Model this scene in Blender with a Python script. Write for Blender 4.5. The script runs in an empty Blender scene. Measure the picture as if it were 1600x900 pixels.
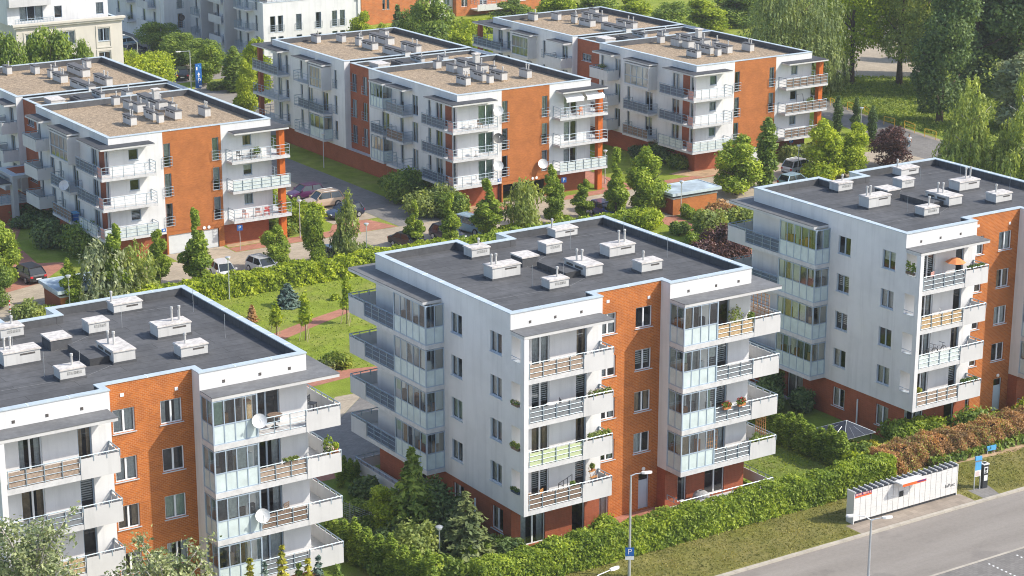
import bpy, bmesh, math, random
import numpy as np
from mathutils import Vector, Matrix
R = math.radians
PI = math.pi
sc = bpy.context.scene
COL = sc.collection
rng = random.Random(7)

# ------------------------------------------------------------------ camera
CAM = Vector((-67.1392, -102.1904, 53.1801))
YAW, PITCH, ROLL, FPX = -0.58200, 0.283703, 0.00102, 3239.7
fw = Vector((math.cos(PITCH) * -math.sin(YAW), math.cos(PITCH) * math.cos(YAW), -math.sin(PITCH)))
rt = fw.cross(Vector((0, 0, 1))).normalized()
up = rt.cross(fw)
rt2 = math.cos(ROLL) * rt + math.sin(ROLL) * up
up2 = -math.sin(ROLL) * rt + math.cos(ROLL) * up
cd = bpy.data.cameras.new('camera')
cam = bpy.data.objects.new('camera', cd)
COL.objects.link(cam)
cam.matrix_world = Matrix(((rt2.x, up2.x, -fw.x, CAM.x), (rt2.y, up2.y, -fw.y, CAM.y), (rt2.z, up2.z, -fw.z, CAM.z), (0, 0, 0, 1)))
cd.sensor_width = 36
cd.lens = 36 * FPX / 1600
cd.clip_start = 1
cd.clip_end = 3000
sc.camera = cam


def G(px, py, z=0.0):
    """ground point seen at a pixel of the 1600 x 900 photograph (survey of the place from the photo)"""
    d = fw * FPX + rt2 * (px - 800) + up2 * (450 - py)
    return CAM + d * ((z - CAM.z) / d.z)


def HT(p, py):
    """height above the ground point p whose top is seen at image row py"""
    lo, hi = -2.0, 80.0
    for _ in range(40):
        m = (lo + hi) / 2
        v = Vector((p[0], p[1], m)) - CAM
        if 450 - FPX * v.dot(up2) / v.dot(fw) > py:
            lo = m
        else:
            hi = m
    return lo


def PXM(p):
    """photo pixels per metre at p"""
    return FPX / (Vector((p[0], p[1], 0)) - CAM).dot(fw)


# ------------------------------------------------------------------ light
SUN_DIR = Vector((0.86, -0.74, 0.99)).normalized()      # towards the sun
el = math.asin(SUN_DIR.z)
sl = bpy.data.lights.new('sun', 'SUN')
sl.energy = 3.15
sl.angle = R(0.55)
sl.color = (1.0, 0.94, 0.83)
so = bpy.data.objects.new('sun', sl)
COL.objects.link(so)
so.rotation_euler = (-SUN_DIR).to_track_quat('-Z', 'Y').to_euler()
w = bpy.data.worlds.new('World')
sc.world = w
w.use_nodes = True
nt = w.node_tree
sky = nt.nodes.new('ShaderNodeTexSky')
sky.sky_type = 'NISHITA'
sky.sun_disc = False
sky.sun_elevation = el
sky.sun_rotation = math.atan2(SUN_DIR.x, SUN_DIR.y)
sky.air_density = 1.0
sky.dust_density = 1.5
bg = nt.nodes['Background']
nt.links.new(sky.outputs[0], bg.inputs[0])
bg.inputs[1].default_value = 0.15
sc.view_settings.view_transform = 'Standard'
sc.view_settings.look = 'None'
sc.view_settings.exposure = 0.69
sc.view_settings.gamma = 1
sc.view_settings.use_curve_mapping = False
sc.cycles.max_bounces = 6
sc.cycles.transparent_max_bounces = 12
sc.cycles.use_denoising = True
sc.cycles.filter_width = 1.05
sc.cycles.sample_clamp_indirect = 4.0

# ------------------------------------------------------------------ materials
M = {}


class NT:
    def __init__(s, name):
        s.m = bpy.data.materials.new(name)
        s.m.use_nodes = True
        s.t = s.m.node_tree
        s.b = s.t.nodes['Principled BSDF']
        s.out = s.t.nodes['Material Output']
        M[name] = s.m

    def n(s, typ, **kw):
        x = s.t.nodes.new('ShaderNode' + typ)
        for k, v in kw.items():
            if k in x.inputs:
                x.inputs[k].default_value = v
            else:
                setattr(x, k, v)
        return x

    def l(s, a, b):
        s.t.links.new(a, b)

    def coord(s, kind='Object'):
        return s.n('TexCoord').outputs[kind]

    def noise(s, scale, vec=None, detail=4, rough=0.6, stretch=None):
        x = s.n('TexNoise', Scale=scale, Detail=detail, Roughness=rough)
        v = vec or s.coord()
        if stretch:
            mp = s.n('Mapping')
            mp.inputs['Scale'].default_value = stretch
            s.l(v, mp.inputs[0])
            v = mp.outputs[0]
        s.l(v, x.inputs['Vector'])
        return x.outputs['Fac']

    def ramp(s, fac, stops):
        x = s.n('ValToRGB')
        e = x.color_ramp.elements
        while len(e) > 1:
            e.remove(e[-1])
        e[0].position, e[0].color = stops[0][0], (*stops[0][1], 1)
        for p, c in stops[1:]:
            q = e.new(p)
            q.color = (*c, 1)
        s.l(fac, x.inputs[0])
        return x.outputs[0]

    def mix(s, fac, a, b, mode='MIX'):
        x = s.n('MixRGB', blend_type=mode)
        for i, v in ((0, fac), (1, a), (2, b)):
            if isinstance(v, (int, float)):
                x.inputs[i].default_value = v
            elif isinstance(v, tuple):
                x.inputs[i].default_value = (*v, 1)
            else:
                s.l(v, x.inputs[i])
        return x.outputs[0]

    def bump(s, h, strength=0.3, dist=0.02):
        x = s.n('Bump', Strength=strength, Distance=dist)
        s.l(h, x.inputs['Height'])
        s.l(x.outputs[0], s.b.inputs['Normal'])

    def col(s, c):
        if isinstance(c, tuple):
            s.b.inputs['Base Color'].default_value = (*c, 1)
        else:
            s.l(c, s.b.inputs['Base Color'])

    def fin(s, rough=0.7, metal=0.0, spec=0.4):
        s.b.inputs['Roughness'].default_value = rough
        s.b.inputs['Metallic'].default_value = metal
        s.b.inputs['Specular IOR Level'].default_value = spec
        return s.m


def plain(name, c, rough=0.7, metal=0.0, spec=0.4, var=0.12, scale=1.5):
    k = NT(name)
    lo = tuple(x * (1 - var) for x in c)
    hi = tuple(min(1, x * (1 + var)) for x in c)
    k.col(k.ramp(k.noise(scale), [(0.3, lo), (0.7, hi)]))
    return k.fin(rough, metal, spec)


def render_wall(name, c, dirt=0.25):
    """painted render with rain streaks and blotches"""
    k = NT(name)
    streak = k.noise(1.0, stretch=(2.2, 2.2, 0.16), detail=5)
    blot = k.noise(0.35, detail=6)
    base = k.ramp(blot, [(0.3, tuple(x * 0.88 for x in c)), (0.55, c), (0.7, tuple(min(1, x * 1.03) for x in c))])
    d = k.ramp(streak, [(0.5, (0, 0, 0)), (0.85, (1, 1, 1))])
    mm = k.n('Math', operation='MULTIPLY')
    k.l(d, mm.inputs[0])
    mm.inputs[1].default_value = dirt
    k.col(k.mix(mm.outputs[0], base, tuple(x * 0.62 for x in c)))
    k.bump(k.noise(30, detail=2), 0.08, 0.01)
    return k.fin(0.85, 0, 0.2)


def brick(name, c1, c2, mortar, bw, bh, ms, rough=0.75, var=0.2):
    """brick or tile courses; works on walls facing any of the four ways (u = x + y, v = z)"""
    k = NT(name)
    g = k.n('SeparateXYZ')
    k.l(k.coord(), g.inputs[0])
    a = k.n('Math', operation='ADD')
    k.l(g.outputs[0], a.inputs[0])
    k.l(g.outputs[1], a.inputs[1])
    cb = k.n('CombineXYZ')
    k.l(a.outputs[0], cb.inputs[0])
    k.l(g.outputs[2], cb.inputs[1])
    bt = k.n('TexBrick', Scale=1.0)
    bt.inputs['Color1'].default_value = (*c1, 1)
    bt.inputs['Color2'].default_value = (*c2, 1)
    bt.inputs['Mortar'].default_value = (*mortar, 1)
    bt.inputs['Mortar Size'].default_value = ms
    bt.inputs['Brick Width'].default_value = bw
    bt.inputs['Row Height'].default_value = bh
    bt.inputs['Mortar Smooth'].default_value = 0.3
    k.l(cb.outputs[0], bt.inputs['Vector'])
    nz = k.ramp(k.noise(0.7, detail=6), [(0.3, (1 - var,) * 3), (0.7, (1 + var * 0.4,) * 3)])
    k.col(k.mix(1.0, bt.outputs['Color'], nz, 'MULTIPLY'))
    inv = k.n('Math', operation='SUBTRACT')
    inv.inputs[0].default_value = 1
    k.l(bt.outputs['Fac'], inv.inputs[1])
    k.bump(inv.outputs[0], 0.5, 0.01)
    return k.fin(rough, 0, 0.35)


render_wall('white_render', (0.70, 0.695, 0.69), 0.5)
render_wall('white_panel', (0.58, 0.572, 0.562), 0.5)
render_wall('cream_render', (0.62, 0.575, 0.50), 0.25)
render_wall('vent_render', (0.58, 0.57, 0.55), 0.7)
render_wall('grey_render', (0.42, 0.42, 0.43), 0.3)
brick('orange_brick', (0.52, 0.150, 0.020), (0.39, 0.106, 0.017), (0.52, 0.25, 0.12), 0.25, 0.105, 0.012, var=0.25)
brick('orange_tile', (0.47, 0.155, 0.036), (0.38, 0.118, 0.028), (0.42, 0.18, 0.07), 0.25, 0.075, 0.008, var=0.2)
brick('shaded_brick', (0.36, 0.088, 0.036), (0.28, 0.070, 0.030), (0.36, 0.15, 0.08), 0.25, 0.075, 0.008)  # the orange brick again, darker and redder with shade put into its colour
brick('far_brick', (0.56, 0.18, 0.05), (0.46, 0.14, 0.04), (0.45, 0.22, 0.11), 0.5, 0.2, 0.02)


def roofing(name, c, sheets=True):
    k = NT(name)
    n1 = k.noise(0.25, detail=8, rough=0.7)
    n2 = k.noise(2.5, detail=5)
    base = k.ramp(n1, [(0.28, tuple(x * 0.68 for x in c)), (0.60, tuple(x * 1.1 for x in c)), (0.72, tuple(x * 1.45 for x in c))])
    f = k.ramp(n2, [(0.3, (0.85,) * 3), (0.7, (1.12,) * 3)])
    colr = k.mix(1.0, base, f, 'MULTIPLY')
    if sheets:
        bt = k.n('TexBrick', Scale=1.0)
        bt.inputs['Color1'].default_value = (1, 1, 1, 1)
        bt.inputs['Color2'].default_value = (0.86, 0.86, 0.86, 1)
        bt.inputs['Mortar'].default_value = (0.55, 0.55, 0.55, 1)
        bt.inputs['Mortar Size'].default_value = 0.022
        bt.inputs['Brick Width'].default_value = 6.5
        bt.inputs['Row Height'].default_value = 1.0
        k.l(k.coord(), bt.inputs['Vector'])
        colr = k.mix(1.0, colr, bt.outputs[0], 'MULTIPLY')
    k.col(colr)
    k.bump(k.noise(14, detail=5), 0.35, 0.02)
    return k.fin(0.88, 0, 0.25)


roofing('bitumen', (0.105, 0.106, 0.111))
roofing('canopy_felt', (0.16, 0.162, 0.166), False)
roofing('dark_felt', (0.07, 0.073, 0.08), False)
k = NT('gravel')
v = k.n('TexVoronoi', Scale=9.0)
k.l(k.coord(), v.inputs['Vector'])
c0 = k.ramp(v.outputs['Distance'], [(0.0, (0.55, 0.45, 0.335)), (0.6, (0.33, 0.26, 0.19))])
c1 = k.ramp(k.noise(2.6, detail=9, rough=0.85), [(0.36, (0.42, 0.41, 0.40)), (0.64, (1.5, 1.46, 1.40))])
c2 = k.ramp(k.noise(0.3, detail=4), [(0.3, (0.88, 0.88, 0.88)), (0.7, (1.08, 1.06, 1.03))])
k.col(k.mix(1.0, k.mix(1.0, c0, c1, 'MULTIPLY'), c2, 'MULTIPLY'))
k.bump(k.noise(9, detail=6, rough=0.8), 0.8, 0.06)
k.fin(0.95, 0, 0.1)

plain('coping', (0.47, 0.54, 0.585), 0.5, 0.08, 0.4, 0.10)
plain('coping_seam', (0.66, 0.73, 0.77), 0.5, 0.05)
plain('rail_metal', (0.31, 0.38, 0.43), 0.4, 0.3, 0.5, 0.05)
plain('galvanised', (0.55, 0.57, 0.58), 0.45, 0.5, 0.5, 0.1)
plain('frame_grey', (0.36, 0.44, 0.52), 0.45, 0.1, 0.5, 0.06)
plain('frame_white', (0.74, 0.76, 0.77), 0.45, 0, 0.5, 0.04)
plain('sill_metal', (0.56, 0.62, 0.67), 0.4, 0.3)
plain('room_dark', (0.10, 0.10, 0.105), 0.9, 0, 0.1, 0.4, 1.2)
plain('slab_edge', (0.56, 0.555, 0.55), 0.85, 0, 0.2, 0.12, 3)
plain('curtain_white', (0.68, 0.69, 0.66), 0.95, 0, 0.1, 0.18, 6)
plain('curtain_sand', (0.45, 0.33, 0.21), 0.95, 0, 0.1, 0.2, 6)
plain('curtain_green', (0.45, 0.56, 0.44), 0.95, 0, 0.1, 0.15, 6)
plain('vent_cap', (0.56, 0.525, 0.495), 0.8, 0, 0.2, 0.28, 3)
plain('vent_cap_dark', (0.12, 0.12, 0.125), 0.8, 0, 0.2, 0.3, 4)
plain('duct', (0.54, 0.53, 0.51), 0.5, 0.2, 0.5, 0.12, 5)
plain('grey_louvre', (0.33, 0.325, 0.31), 0.8, 0, 0.2, 0.5, 10)
plain('dark_louvre', (0.10, 0.09, 0.085), 0.8, 0, 0.2, 0.5, 14)
plain('pillar_orange', (0.52, 0.125, 0.02), 0.75, 0, 0.3, 0.12, 3)
plain('wood_screen', (0.34, 0.26, 0.20), 0.8, 0, 0.2, 0.3, 5)
plain('reed_screen', (0.47, 0.335, 0.19), 0.85, 0, 0.2, 0.35, 9)
plain('pale_screen', (0.55, 0.60, 0.58), 0.5, 0, 0.4, 0.15, 3)
plain('lime_screen', (0.47, 0.53, 0.31), 0.7, 0, 0.3, 0.1, 3)
plain('grey_screen', (0.20, 0.21, 0.22), 0.7, 0, 0.3, 0.2, 5)
plain('brown_screen', (0.20, 0.145, 0.11), 0.8, 0, 0.2, 0.3, 8)
plain('blue_screen', (0.07, 0.10, 0.15), 0.45, 0, 0.5, 0.2, 2)
plain('door_grey', (0.43, 0.50, 0.55), 0.5, 0, 0.4, 0.06)
plain('garage_door', (0.60, 0.62, 0.62), 0.5, 0, 0.4, 0.06)
k = NT('asphalt')
n1 = k.ramp(k.noise(0.5, detail=7, stretch=(0.12, 1.0, 1.0)), [(0.3, (0.225, 0.203, 0.18)), (0.7, (0.295, 0.268, 0.24))])
n2 = k.ramp(k.noise(5.0, detail=8, rough=0.8), [(0.3, (0.88, 0.88, 0.88)), (0.7, (1.1, 1.1, 1.1))])
n3 = k.ramp(k.noise(0.22, detail=3), [(0.60, (1, 1, 1)), (0.66, (0.86, 0.86, 0.87))])
k.col(k.mix(1.0, k.mix(1.0, n1, n2, 'MULTIPLY'), n3, 'MULTIPLY'))
k.bump(k.noise(30, detail=3), 0.3, 0.01)
k.fin(0.92, 0, 0.2)
plain('kerb_stone', (0.43, 0.39, 0.33), 0.9, 0, 0.15, 0.14, 1.3)
plain('wood', (0.42, 0.21, 0.08), 0.75, 0, 0.2, 0.3, 6)
plain('dark_metal', (0.045, 0.048, 0.055), 0.5, 0.2, 0.5, 0.2)
plain('black_plastic', (0.03, 0.03, 0.033), 0.5, 0, 0.5, 0.2)
plain('terracotta', (0.50, 0.20, 0.08), 0.8, 0, 0.2, 0.15)
plain('soil', (0.11, 0.075, 0.05), 0.95, 0, 0.1, 0.3)
plain('fabric_grey', (0.36, 0.36, 0.36), 0.9, 0, 0.1, 0.15)
plain('fabric_orange', (0.75, 0.28, 0.12), 0.9, 0, 0.1, 0.15)
plain('fabric_pink', (0.62, 0.34, 0.29), 0.9, 0, 0.1, 0.15)
plain('dish_white', (0.72, 0.72, 0.71), 0.55, 0, 0.4, 0.08)
plain('dish_dark', (0.10, 0.10, 0.10), 0.6, 0, 0.3, 0.08)
plain('sign_blue', (0.02, 0.13, 0.42), 0.5, 0, 0.4, 0.05)
plain('sign_cyan', (0.10, 0.38, 0.68), 0.5, 0, 0.4, 0.12)
plain('sign_white', (0.80, 0.80, 0.79), 0.5, 0, 0.4, 0.03)
plain('paint_yellow', (0.72, 0.42, 0.03), 0.5, 0, 0.4, 0.08)
plain('paint_red', (0.60, 0.04, 0.03), 0.5, 0, 0.4, 0.06)
plain('locker_white', (0.66, 0.645, 0.625), 0.5, 0, 0.4, 0.04)
plain('banner_purple', (0.14, 0.03, 0.13), 0.5, 0, 0.4, 0.1)
plain('banner_orange', (0.80, 0.13, 0.03), 0.5, 0, 0.4, 0.05)
plain('tyre', (0.025, 0.025, 0.027), 0.85, 0, 0.2, 0.2)
plain('wheel_rim', (0.55, 0.55, 0.56), 0.3, 0.7, 0.5, 0.05)
plain('bark', (0.13, 0.095, 0.07), 0.95, 0, 0.1, 0.4, 5)
plain('bark_pale', (0.42, 0.39, 0.34), 0.9, 0, 0.1, 0.35, 4)
plain('stake_wood', (0.55, 0.45, 0.30), 0.9, 0, 0.1, 0.2)
plain('lamp_glass', (0.78, 0.76, 0.72), 0.35, 0, 0.5, 0.03)
plain('skin', (0.50, 0.28, 0.19), 0.6, 0, 0.3, 0.05)
plain('cloth_white', (0.74, 0.74, 0.75), 0.9, 0, 0.1, 0.08)
plain('cloth_blue', (0.30, 0.40, 0.48), 0.9, 0, 0.1, 0.15)
plain('hair', (0.20, 0.14, 0.09), 0.7, 0, 0.3, 0.2)
plain('headlight', (0.72, 0.74, 0.76), 0.15, 0.2, 0.6, 0.05)
plain('taillight', (0.55, 0.02, 0.03), 0.2, 0, 0.6, 0.05)
plain('flower_red', (0.62, 0.02, 0.03), 0.8, 0, 0.2, 0.3, 20)
plain('flower_pink', (0.72, 0.46, 0.48), 0.8, 0, 0.2, 0.3, 20)
plain('bike_pink', (0.62, 0.32, 0.36), 0.5, 0, 0.4, 0.1)
plain('roof_membrane', (0.42, 0.50, 0.55), 0.5, 0.1, 0.4, 0.35, 0.6)
plain('gazebo_roof', (0.03, 0.036, 0.052), 0.8, 0, 0.3, 0.2)
plain('frosted_panel', (0.55, 0.63, 0.62), 0.3, 0, 0.5, 0.12, 1.5)


def car_paint(name, c, metal=0.2):
    k = NT(name)
    k.col(c)
    k.b.inputs['Coat Weight'].default_value = 0.8
    k.b.inputs['Coat Roughness'].default_value = 0.06
    return k.fin(0.32, metal, 0.5)


for nm, c in (('car_black', (0.014, 0.014, 0.017)), ('car_navy', (0.02, 0.027, 0.06)), ('car_purple', (0.09, 0.012, 0.075)), ('car_tan', (0.55, 0.40, 0.29)), ('car_silver', (0.52, 0.53, 0.54)),
              ('car_white', (0.76, 0.76, 0.76)), ('car_blue', (0.03, 0.07, 0.25)), ('car_sky', (0.28, 0.42, 0.52)), ('car_red', (0.42, 0.03, 0.03)), ('car_grey', (0.13, 0.135, 0.14))):
    car_paint(nm, c)


def glass(name, tint, refl=0.14):
    k = NT(name)
    tr = k.n('BsdfTransparent')
    tr.inputs[0].default_value = (*tint, 1)
    gl = k.n('BsdfGlossy')
    gl.inputs['Roughness'].default_value = 0.04
    gl.inputs['Color'].default_value = (0.95, 0.97, 1, 1)
    lw = k.n('LayerWeight', Blend=0.35)
    ad = k.n('Math', operation='ADD')
    k.l(lw.outputs['Fresnel'], ad.inputs[0])
    ad.inputs[1].default_value = refl
    ad.use_clamp = True
    wob = k.n('Bump', Strength=0.06, Distance=0.1)
    k.l(k.noise(0.9, detail=1), wob.inputs['Height'])
    k.l(wob.outputs[0], gl.inputs['Normal'])
    mx = k.n('MixShader')
    k.l(ad.outputs[0], mx.inputs[0])
    k.l(tr.outputs[0], mx.inputs[1])
    k.l(gl.outputs[0], mx.inputs[2])
    k.l(mx.outputs[0], k.out.inputs[0])
    return k.m


glass('window_glass', (0.82, 0.85, 0.86), 0.05)
glass('bay_glass', (0.84, 0.90, 0.88), 0.12)
k = NT('car_glass')
k.col((0.02, 0.026, 0.03))
k.fin(0.05, 0, 0.8)


def leafmat(name, dark, light, trans=0.35, patch=0.25):
    """leaves: each leaf face its own shade, clumps vary, light passes through"""
    k = NT(name)
    g = k.n('NewGeometry')
    base = k.ramp(g.outputs['Random Per Island'], [(0.0, dark), (1.0, light)])
    nz = k.ramp(k.noise(patch * 2, detail=3), [(0.35, (0.62, 0.68, 0.66)), (0.65, (1.22, 1.14, 1.0))])
    oi = k.n('ObjectInfo')
    orr = k.ramp(oi.outputs['Random'], [(0.0, (0.88, 0.9, 0.88)), (1.0, (1.12, 1.08, 1.0))])
    c = k.mix(1.0, k.mix(1.0, base, nz, 'MULTIPLY'), orr, 'MULTIPLY')
    k.col(c)
    k.fin(0.55, 0, 0.3)
    tl = k.n('BsdfTranslucent')
    k.l(k.mix(1.0, c, (1.5, 1.45, 0.6), 'MULTIPLY'), tl.inputs[0])
    mx = k.n('MixShader')
    mx.inputs[0].default_value = trans
    k.l(k.b.outputs[0], mx.inputs[1])
    k.l(tl.outputs[0], mx.inputs[2])
    k.l(mx.outputs[0], k.out.inputs[0])
    return k.m


leafmat('leaf_bright', (0.12, 0.205, 0.022), (0.44, 0.54, 0.085))
leafmat('leaf_lime', (0.20, 0.29, 0.02), (0.52, 0.60, 0.065))
leafmat('leaf_mid', (0.09, 0.165, 0.034), (0.34, 0.44, 0.10))
leafmat('leaf_dark', (0.065, 0.12, 0.048), (0.22, 0.31, 0.115), 0.3)
leafmat('leaf_silver', (0.20, 0.24, 0.13), (0.50, 0.55, 0.38), 0.3)
leafmat('leaf_white_poplar', (0.10, 0.145, 0.06), (0.50, 0.56, 0.34), 0.25)
leafmat('leaf_birch', (0.19, 0.26, 0.06), (0.56, 0.63, 0.22), 0.4)
leafmat('leaf_olive', (0.18, 0.235, 0.06), (0.47, 0.54, 0.20), 0.4)
leafmat('leaf_willow', (0.17, 0.225, 0.085), (0.42, 0.50, 0.25), 0.4)
leafmat('leaf_purple', (0.045, 0.022, 0.026), (0.18, 0.085, 0.085), 0.25)
leafmat('leaf_dry', (0.27, 0.14, 0.065), (0.70, 0.43, 0.23), 0.3)
leafmat('leaf_spruce', (0.07, 0.125, 0.115), (0.21, 0.29, 0.28), 0.12)
leafmat('leaf_pine', (0.085, 0.12, 0.045), (0.27, 0.32, 0.14), 0.2)
leafmat('leaf_thuja', (0.09, 0.17, 0.022), (0.34, 0.44, 0.07), 0.25)
leafmat('leaf_gold', (0.26, 0.28, 0.03), (0.56, 0.54, 0.10), 0.3)
leafmat('leaf_grass', (0.1395, 0.217, 0.031), (0.341, 0.403, 0.0775), 0.35)
leafmat('leaf_drygrass', (0.13, 0.145, 0.03), (0.30, 0.28, 0.09), 0.3)
leafmat('petal_red', (0.5, 0.02, 0.02), (0.7, 0.06, 0.05), 0.2)
leafmat('petal_pink', (0.62, 0.4, 0.42), (0.7, 0.66, 0.66), 0.2)


def lawn(name, a, b, dry, drya=0.5):
    k = NT(name)
    n1 = k.noise(0.22, detail=8, rough=0.7)
    n2 = k.noise(7.0, detail=6, rough=0.8)
    n3 = k.noise(0.6, detail=5)
    c = k.ramp(n2, [(0.28, a), (0.72, b)])
    f = k.ramp(n1, [(0.5 - 0.15 * drya, (0, 0, 0)), (0.78, (1, 1, 1))])
    c = k.mix(f, c, dry)
    k.col(k.mix(1.0, c, k.ramp(n3, [(0.3, (0.78,) * 3), (0.7, (1.15,) * 3)]), 'MULTIPLY'))
    k.bump(n2, 1.0, 0.10)
    return k.fin(0.95, 0, 0.1)


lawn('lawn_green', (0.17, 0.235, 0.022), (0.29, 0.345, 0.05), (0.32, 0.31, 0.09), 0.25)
lawn('lawn_dry', (0.12, 0.135, 0.025), (0.25, 0.235, 0.06), (0.33, 0.28, 0.12), 0.6)
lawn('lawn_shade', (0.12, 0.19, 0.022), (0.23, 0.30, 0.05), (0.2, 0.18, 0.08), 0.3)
lawn('meadow', (0.14, 0.22, 0.03), (0.30, 0.38, 0.07), (0.32, 0.33, 0.10), 0.3)


def paving(name, c, bw, bh, ms=0.012, var=0.2, mort=0.7):
    k = NT(name)
    bt = k.n('TexBrick', Scale=1.0)
    bt.inputs['Color1'].default_value = (*c, 1)
    bt.inputs['Color2'].default_value = (*[x * (1 - var) for x in c], 1)
    bt.inputs['Mortar'].default_value = (*[x * mort for x in c], 1)
    bt.inputs['Mortar Size'].default_value = ms
    bt.inputs['Brick Width'].default_value = bw
    bt.inputs['Row Height'].default_value = bh
    k.l(k.coord(), bt.inputs['Vector'])
    nz = k.ramp(k.noise(0.3, detail=8, rough=0.7), [(0.3, (0.80, 0.79, 0.78)), (0.7, (1.12, 1.11, 1.1))])
    k.col(k.mix(1.0, bt.outputs[0], nz, 'MULTIPLY'))
    k.bump(k.noise(12, detail=3), 0.2, 0.01)
    return k.fin(0.9, 0, 0.2)


paving('pave_beige', (0.46, 0.39, 0.30), 0.4, 0.2)
paving('pave_pink', (0.46, 0.21, 0.145), 0.4, 0.2)
paving('pave_grey', (0.24, 0.228, 0.215), 0.4, 0.2)
paving('pave_slab', (0.34, 0.29, 0.24), 0.5, 0.5)
plain('sand_soil', (0.42, 0.29, 0.18), 0.95, 0, 0.1, 0.3, 1.0)


hm = bpy.data.materials.new('haze_air')
hm.use_nodes = True
M['haze_air'] = hm
hm.node_tree.nodes.remove(hm.node_tree.nodes['Principled BSDF'])
pv = hm.node_tree.nodes.new('ShaderNodeVolumePrincipled')
pv.inputs['Color'].default_value = (0.86, 0.90, 0.96, 1)
pv.inputs['Density'].default_value = 0.00015
hm.node_tree.links.new(pv.outputs[0], hm.node_tree.nodes['Material Output'].inputs['Volume'])


# ------------------------------------------------------------------ mesh builder
class MB:
    def __init__(s):
        s.v, s.f, s.mi, s.mats = [], [], [], []

    def mat(s, m):
        if m not in s.mats:
            s.mats.append(m)
        return s.mats.index(m)

    def quad(s, pts, m):
        b = len(s.v)
        s.v += [tuple(p) for p in pts]
        s.f.append(tuple(range(b, b + len(pts))))
        s.mi.append(s.mat(m))

    def box(s, x0, x1, y0, y1, z0, z1, m, bev=0.0):
        if x1 < x0: x0, x1 = x1, x0
        if y1 < y0: y0, y1 = y1, y0
        b = len(s.v)
        s.v += [(x0, y0, z0), (x1, y0, z0), (x1, y1, z0), (x0, y1, z0), (x0, y0, z1), (x1, y0, z1), (x1, y1, z1), (x0, y1, z1)]
        i = s.mat(m)
        for q in ((0, 3, 2, 1), (4, 5, 6, 7), (0, 1, 5, 4), (1, 2, 6, 5), (2, 3, 7, 6), (3, 0, 4, 7)):
            s.f.append(tuple(b + t for t in q))
            s.mi.append(i)
        return s

    def prism(s, poly, z0, z1, m, bottom=True):
        n = len(poly)
        b = len(s.v)
        s.v += [(p[0], p[1], z0) for p in poly] + [(p[0], p[1], z1) for p in poly]
        i = s.mat(m)
        s.f.append(tuple(b + n + t for t in range(n)))
        s.mi.append(i)
        if bottom:
            s.f.append(tuple(b + t for t in reversed(range(n))))
            s.mi.append(i)
        for t in range(n):
            u = (t + 1) % n
            s.f.append((b + t, b + u, b + n + u, b + n + t))
            s.mi.append(i)
        return s

    def tube(s, pts, rad, m, n=6, cap=True):
        pts = [Vector(p) for p in pts]
        if not hasattr(rad, '__len__'):
            rad = [rad] * len(pts)
        i = s.mat(m)
        b = len(s.v)
        ref = None
        for j, p in enumerate(pts):
            d = (pts[min(j + 1, len(pts) - 1)] - pts[max(j - 1, 0)]).normalized()
            a = d.cross(Vector((0, 0, 1)) if abs(d.z) < 0.95 else Vector((1, 0, 0))).normalized()
            if ref is not None:
                a = (ref - d * ref.dot(d)).normalized()
            ref = a
            c = d.cross(a)
            for t in range(n):
                an = 2 * PI * t / n
                s.v.append(tuple(p + (a * math.cos(an) + c * math.sin(an)) * rad[j]))
        for j in range(len(pts) - 1):
            for t in range(n):
                u = (t + 1) % n
                s.f.append((b + j * n + t, b + j * n + u, b + (j + 1) * n + u, b + (j + 1) * n + t))
                s.mi.append(i)
        if cap:
            s.f.append(tuple(b + t for t in reversed(range(n))))
            s.f.append(tuple(b + (len(pts) - 1) * n + t for t in range(n)))
            s.mi += [i, i]
        return s

    def lathe(s, prof, c, m, n=12, axis=None):
        """prof: (radius, height) pairs; axis: optional matrix"""
        i = s.mat(m)
        b = len(s.v)
        c = Vector(c)
        for r_, h in prof:
            for t in range(n):
                an = 2 * PI * t / n
                p = Vector((r_ * math.cos(an), r_ * math.sin(an), h))
                if axis is not None:
                    p = axis @ p
                s.v.append(tuple(c + p))
        for j in range(len(prof) - 1):
            for t in range(n):
                u = (t + 1) % n
                s.f.append((b + j * n + t, b + j * n + u, b + (j + 1) * n + u, b + (j + 1) * n + t))
                s.mi.append(i)
        s.f.append(tuple(b + t for t in reversed(range(n))))
        s.f.append(tuple(b + (len(prof) - 1) * n + t for t in range(n)))
        s.mi += [i, i]
        return s

    def mesh(s, name, smooth=False):
        me = bpy.data.meshes.new(name)
        me.from_pydata(s.v, [], s.f)
        for m in s.mats:
            me.materials.append(M[m])
        me.polygons.foreach_set('material_index', s.mi)
        if smooth:
            me.polygons.foreach_set('use_smooth', [True] * len(s.f))
        me.update()
        return me

    def build(s, name, parent=None, loc=(0, 0, 0), rz=0.0, smooth=False):
        return link(name, s.mesh(name, smooth), parent, loc, rz)


def link(name, me, parent=None, loc=(0, 0, 0), rz=0.0):
    o = bpy.data.objects.new(name, me)
    COL.objects.link(o)
    o.parent = parent
    o.location = loc
    o.rotation_euler = (0, 0, rz)
    return o


def tag(o, label=None, cat=None, group=None, kind=None):
    if label: o['label'] = label
    if cat: o['category'] = cat
    if group: o['group'] = group
    if kind: o['kind'] = kind
    return o


def thing(name, label, cat, loc=(0, 0, 0), rz=0.0, group=None):
    o = bpy.data.objects.new(name, None)
    COL.objects.link(o)
    o.location = loc
    o.rotation_euler = (0, 0, rz)
    o.empty_display_size = 0.3
    return tag(o, label, cat, group)


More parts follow.
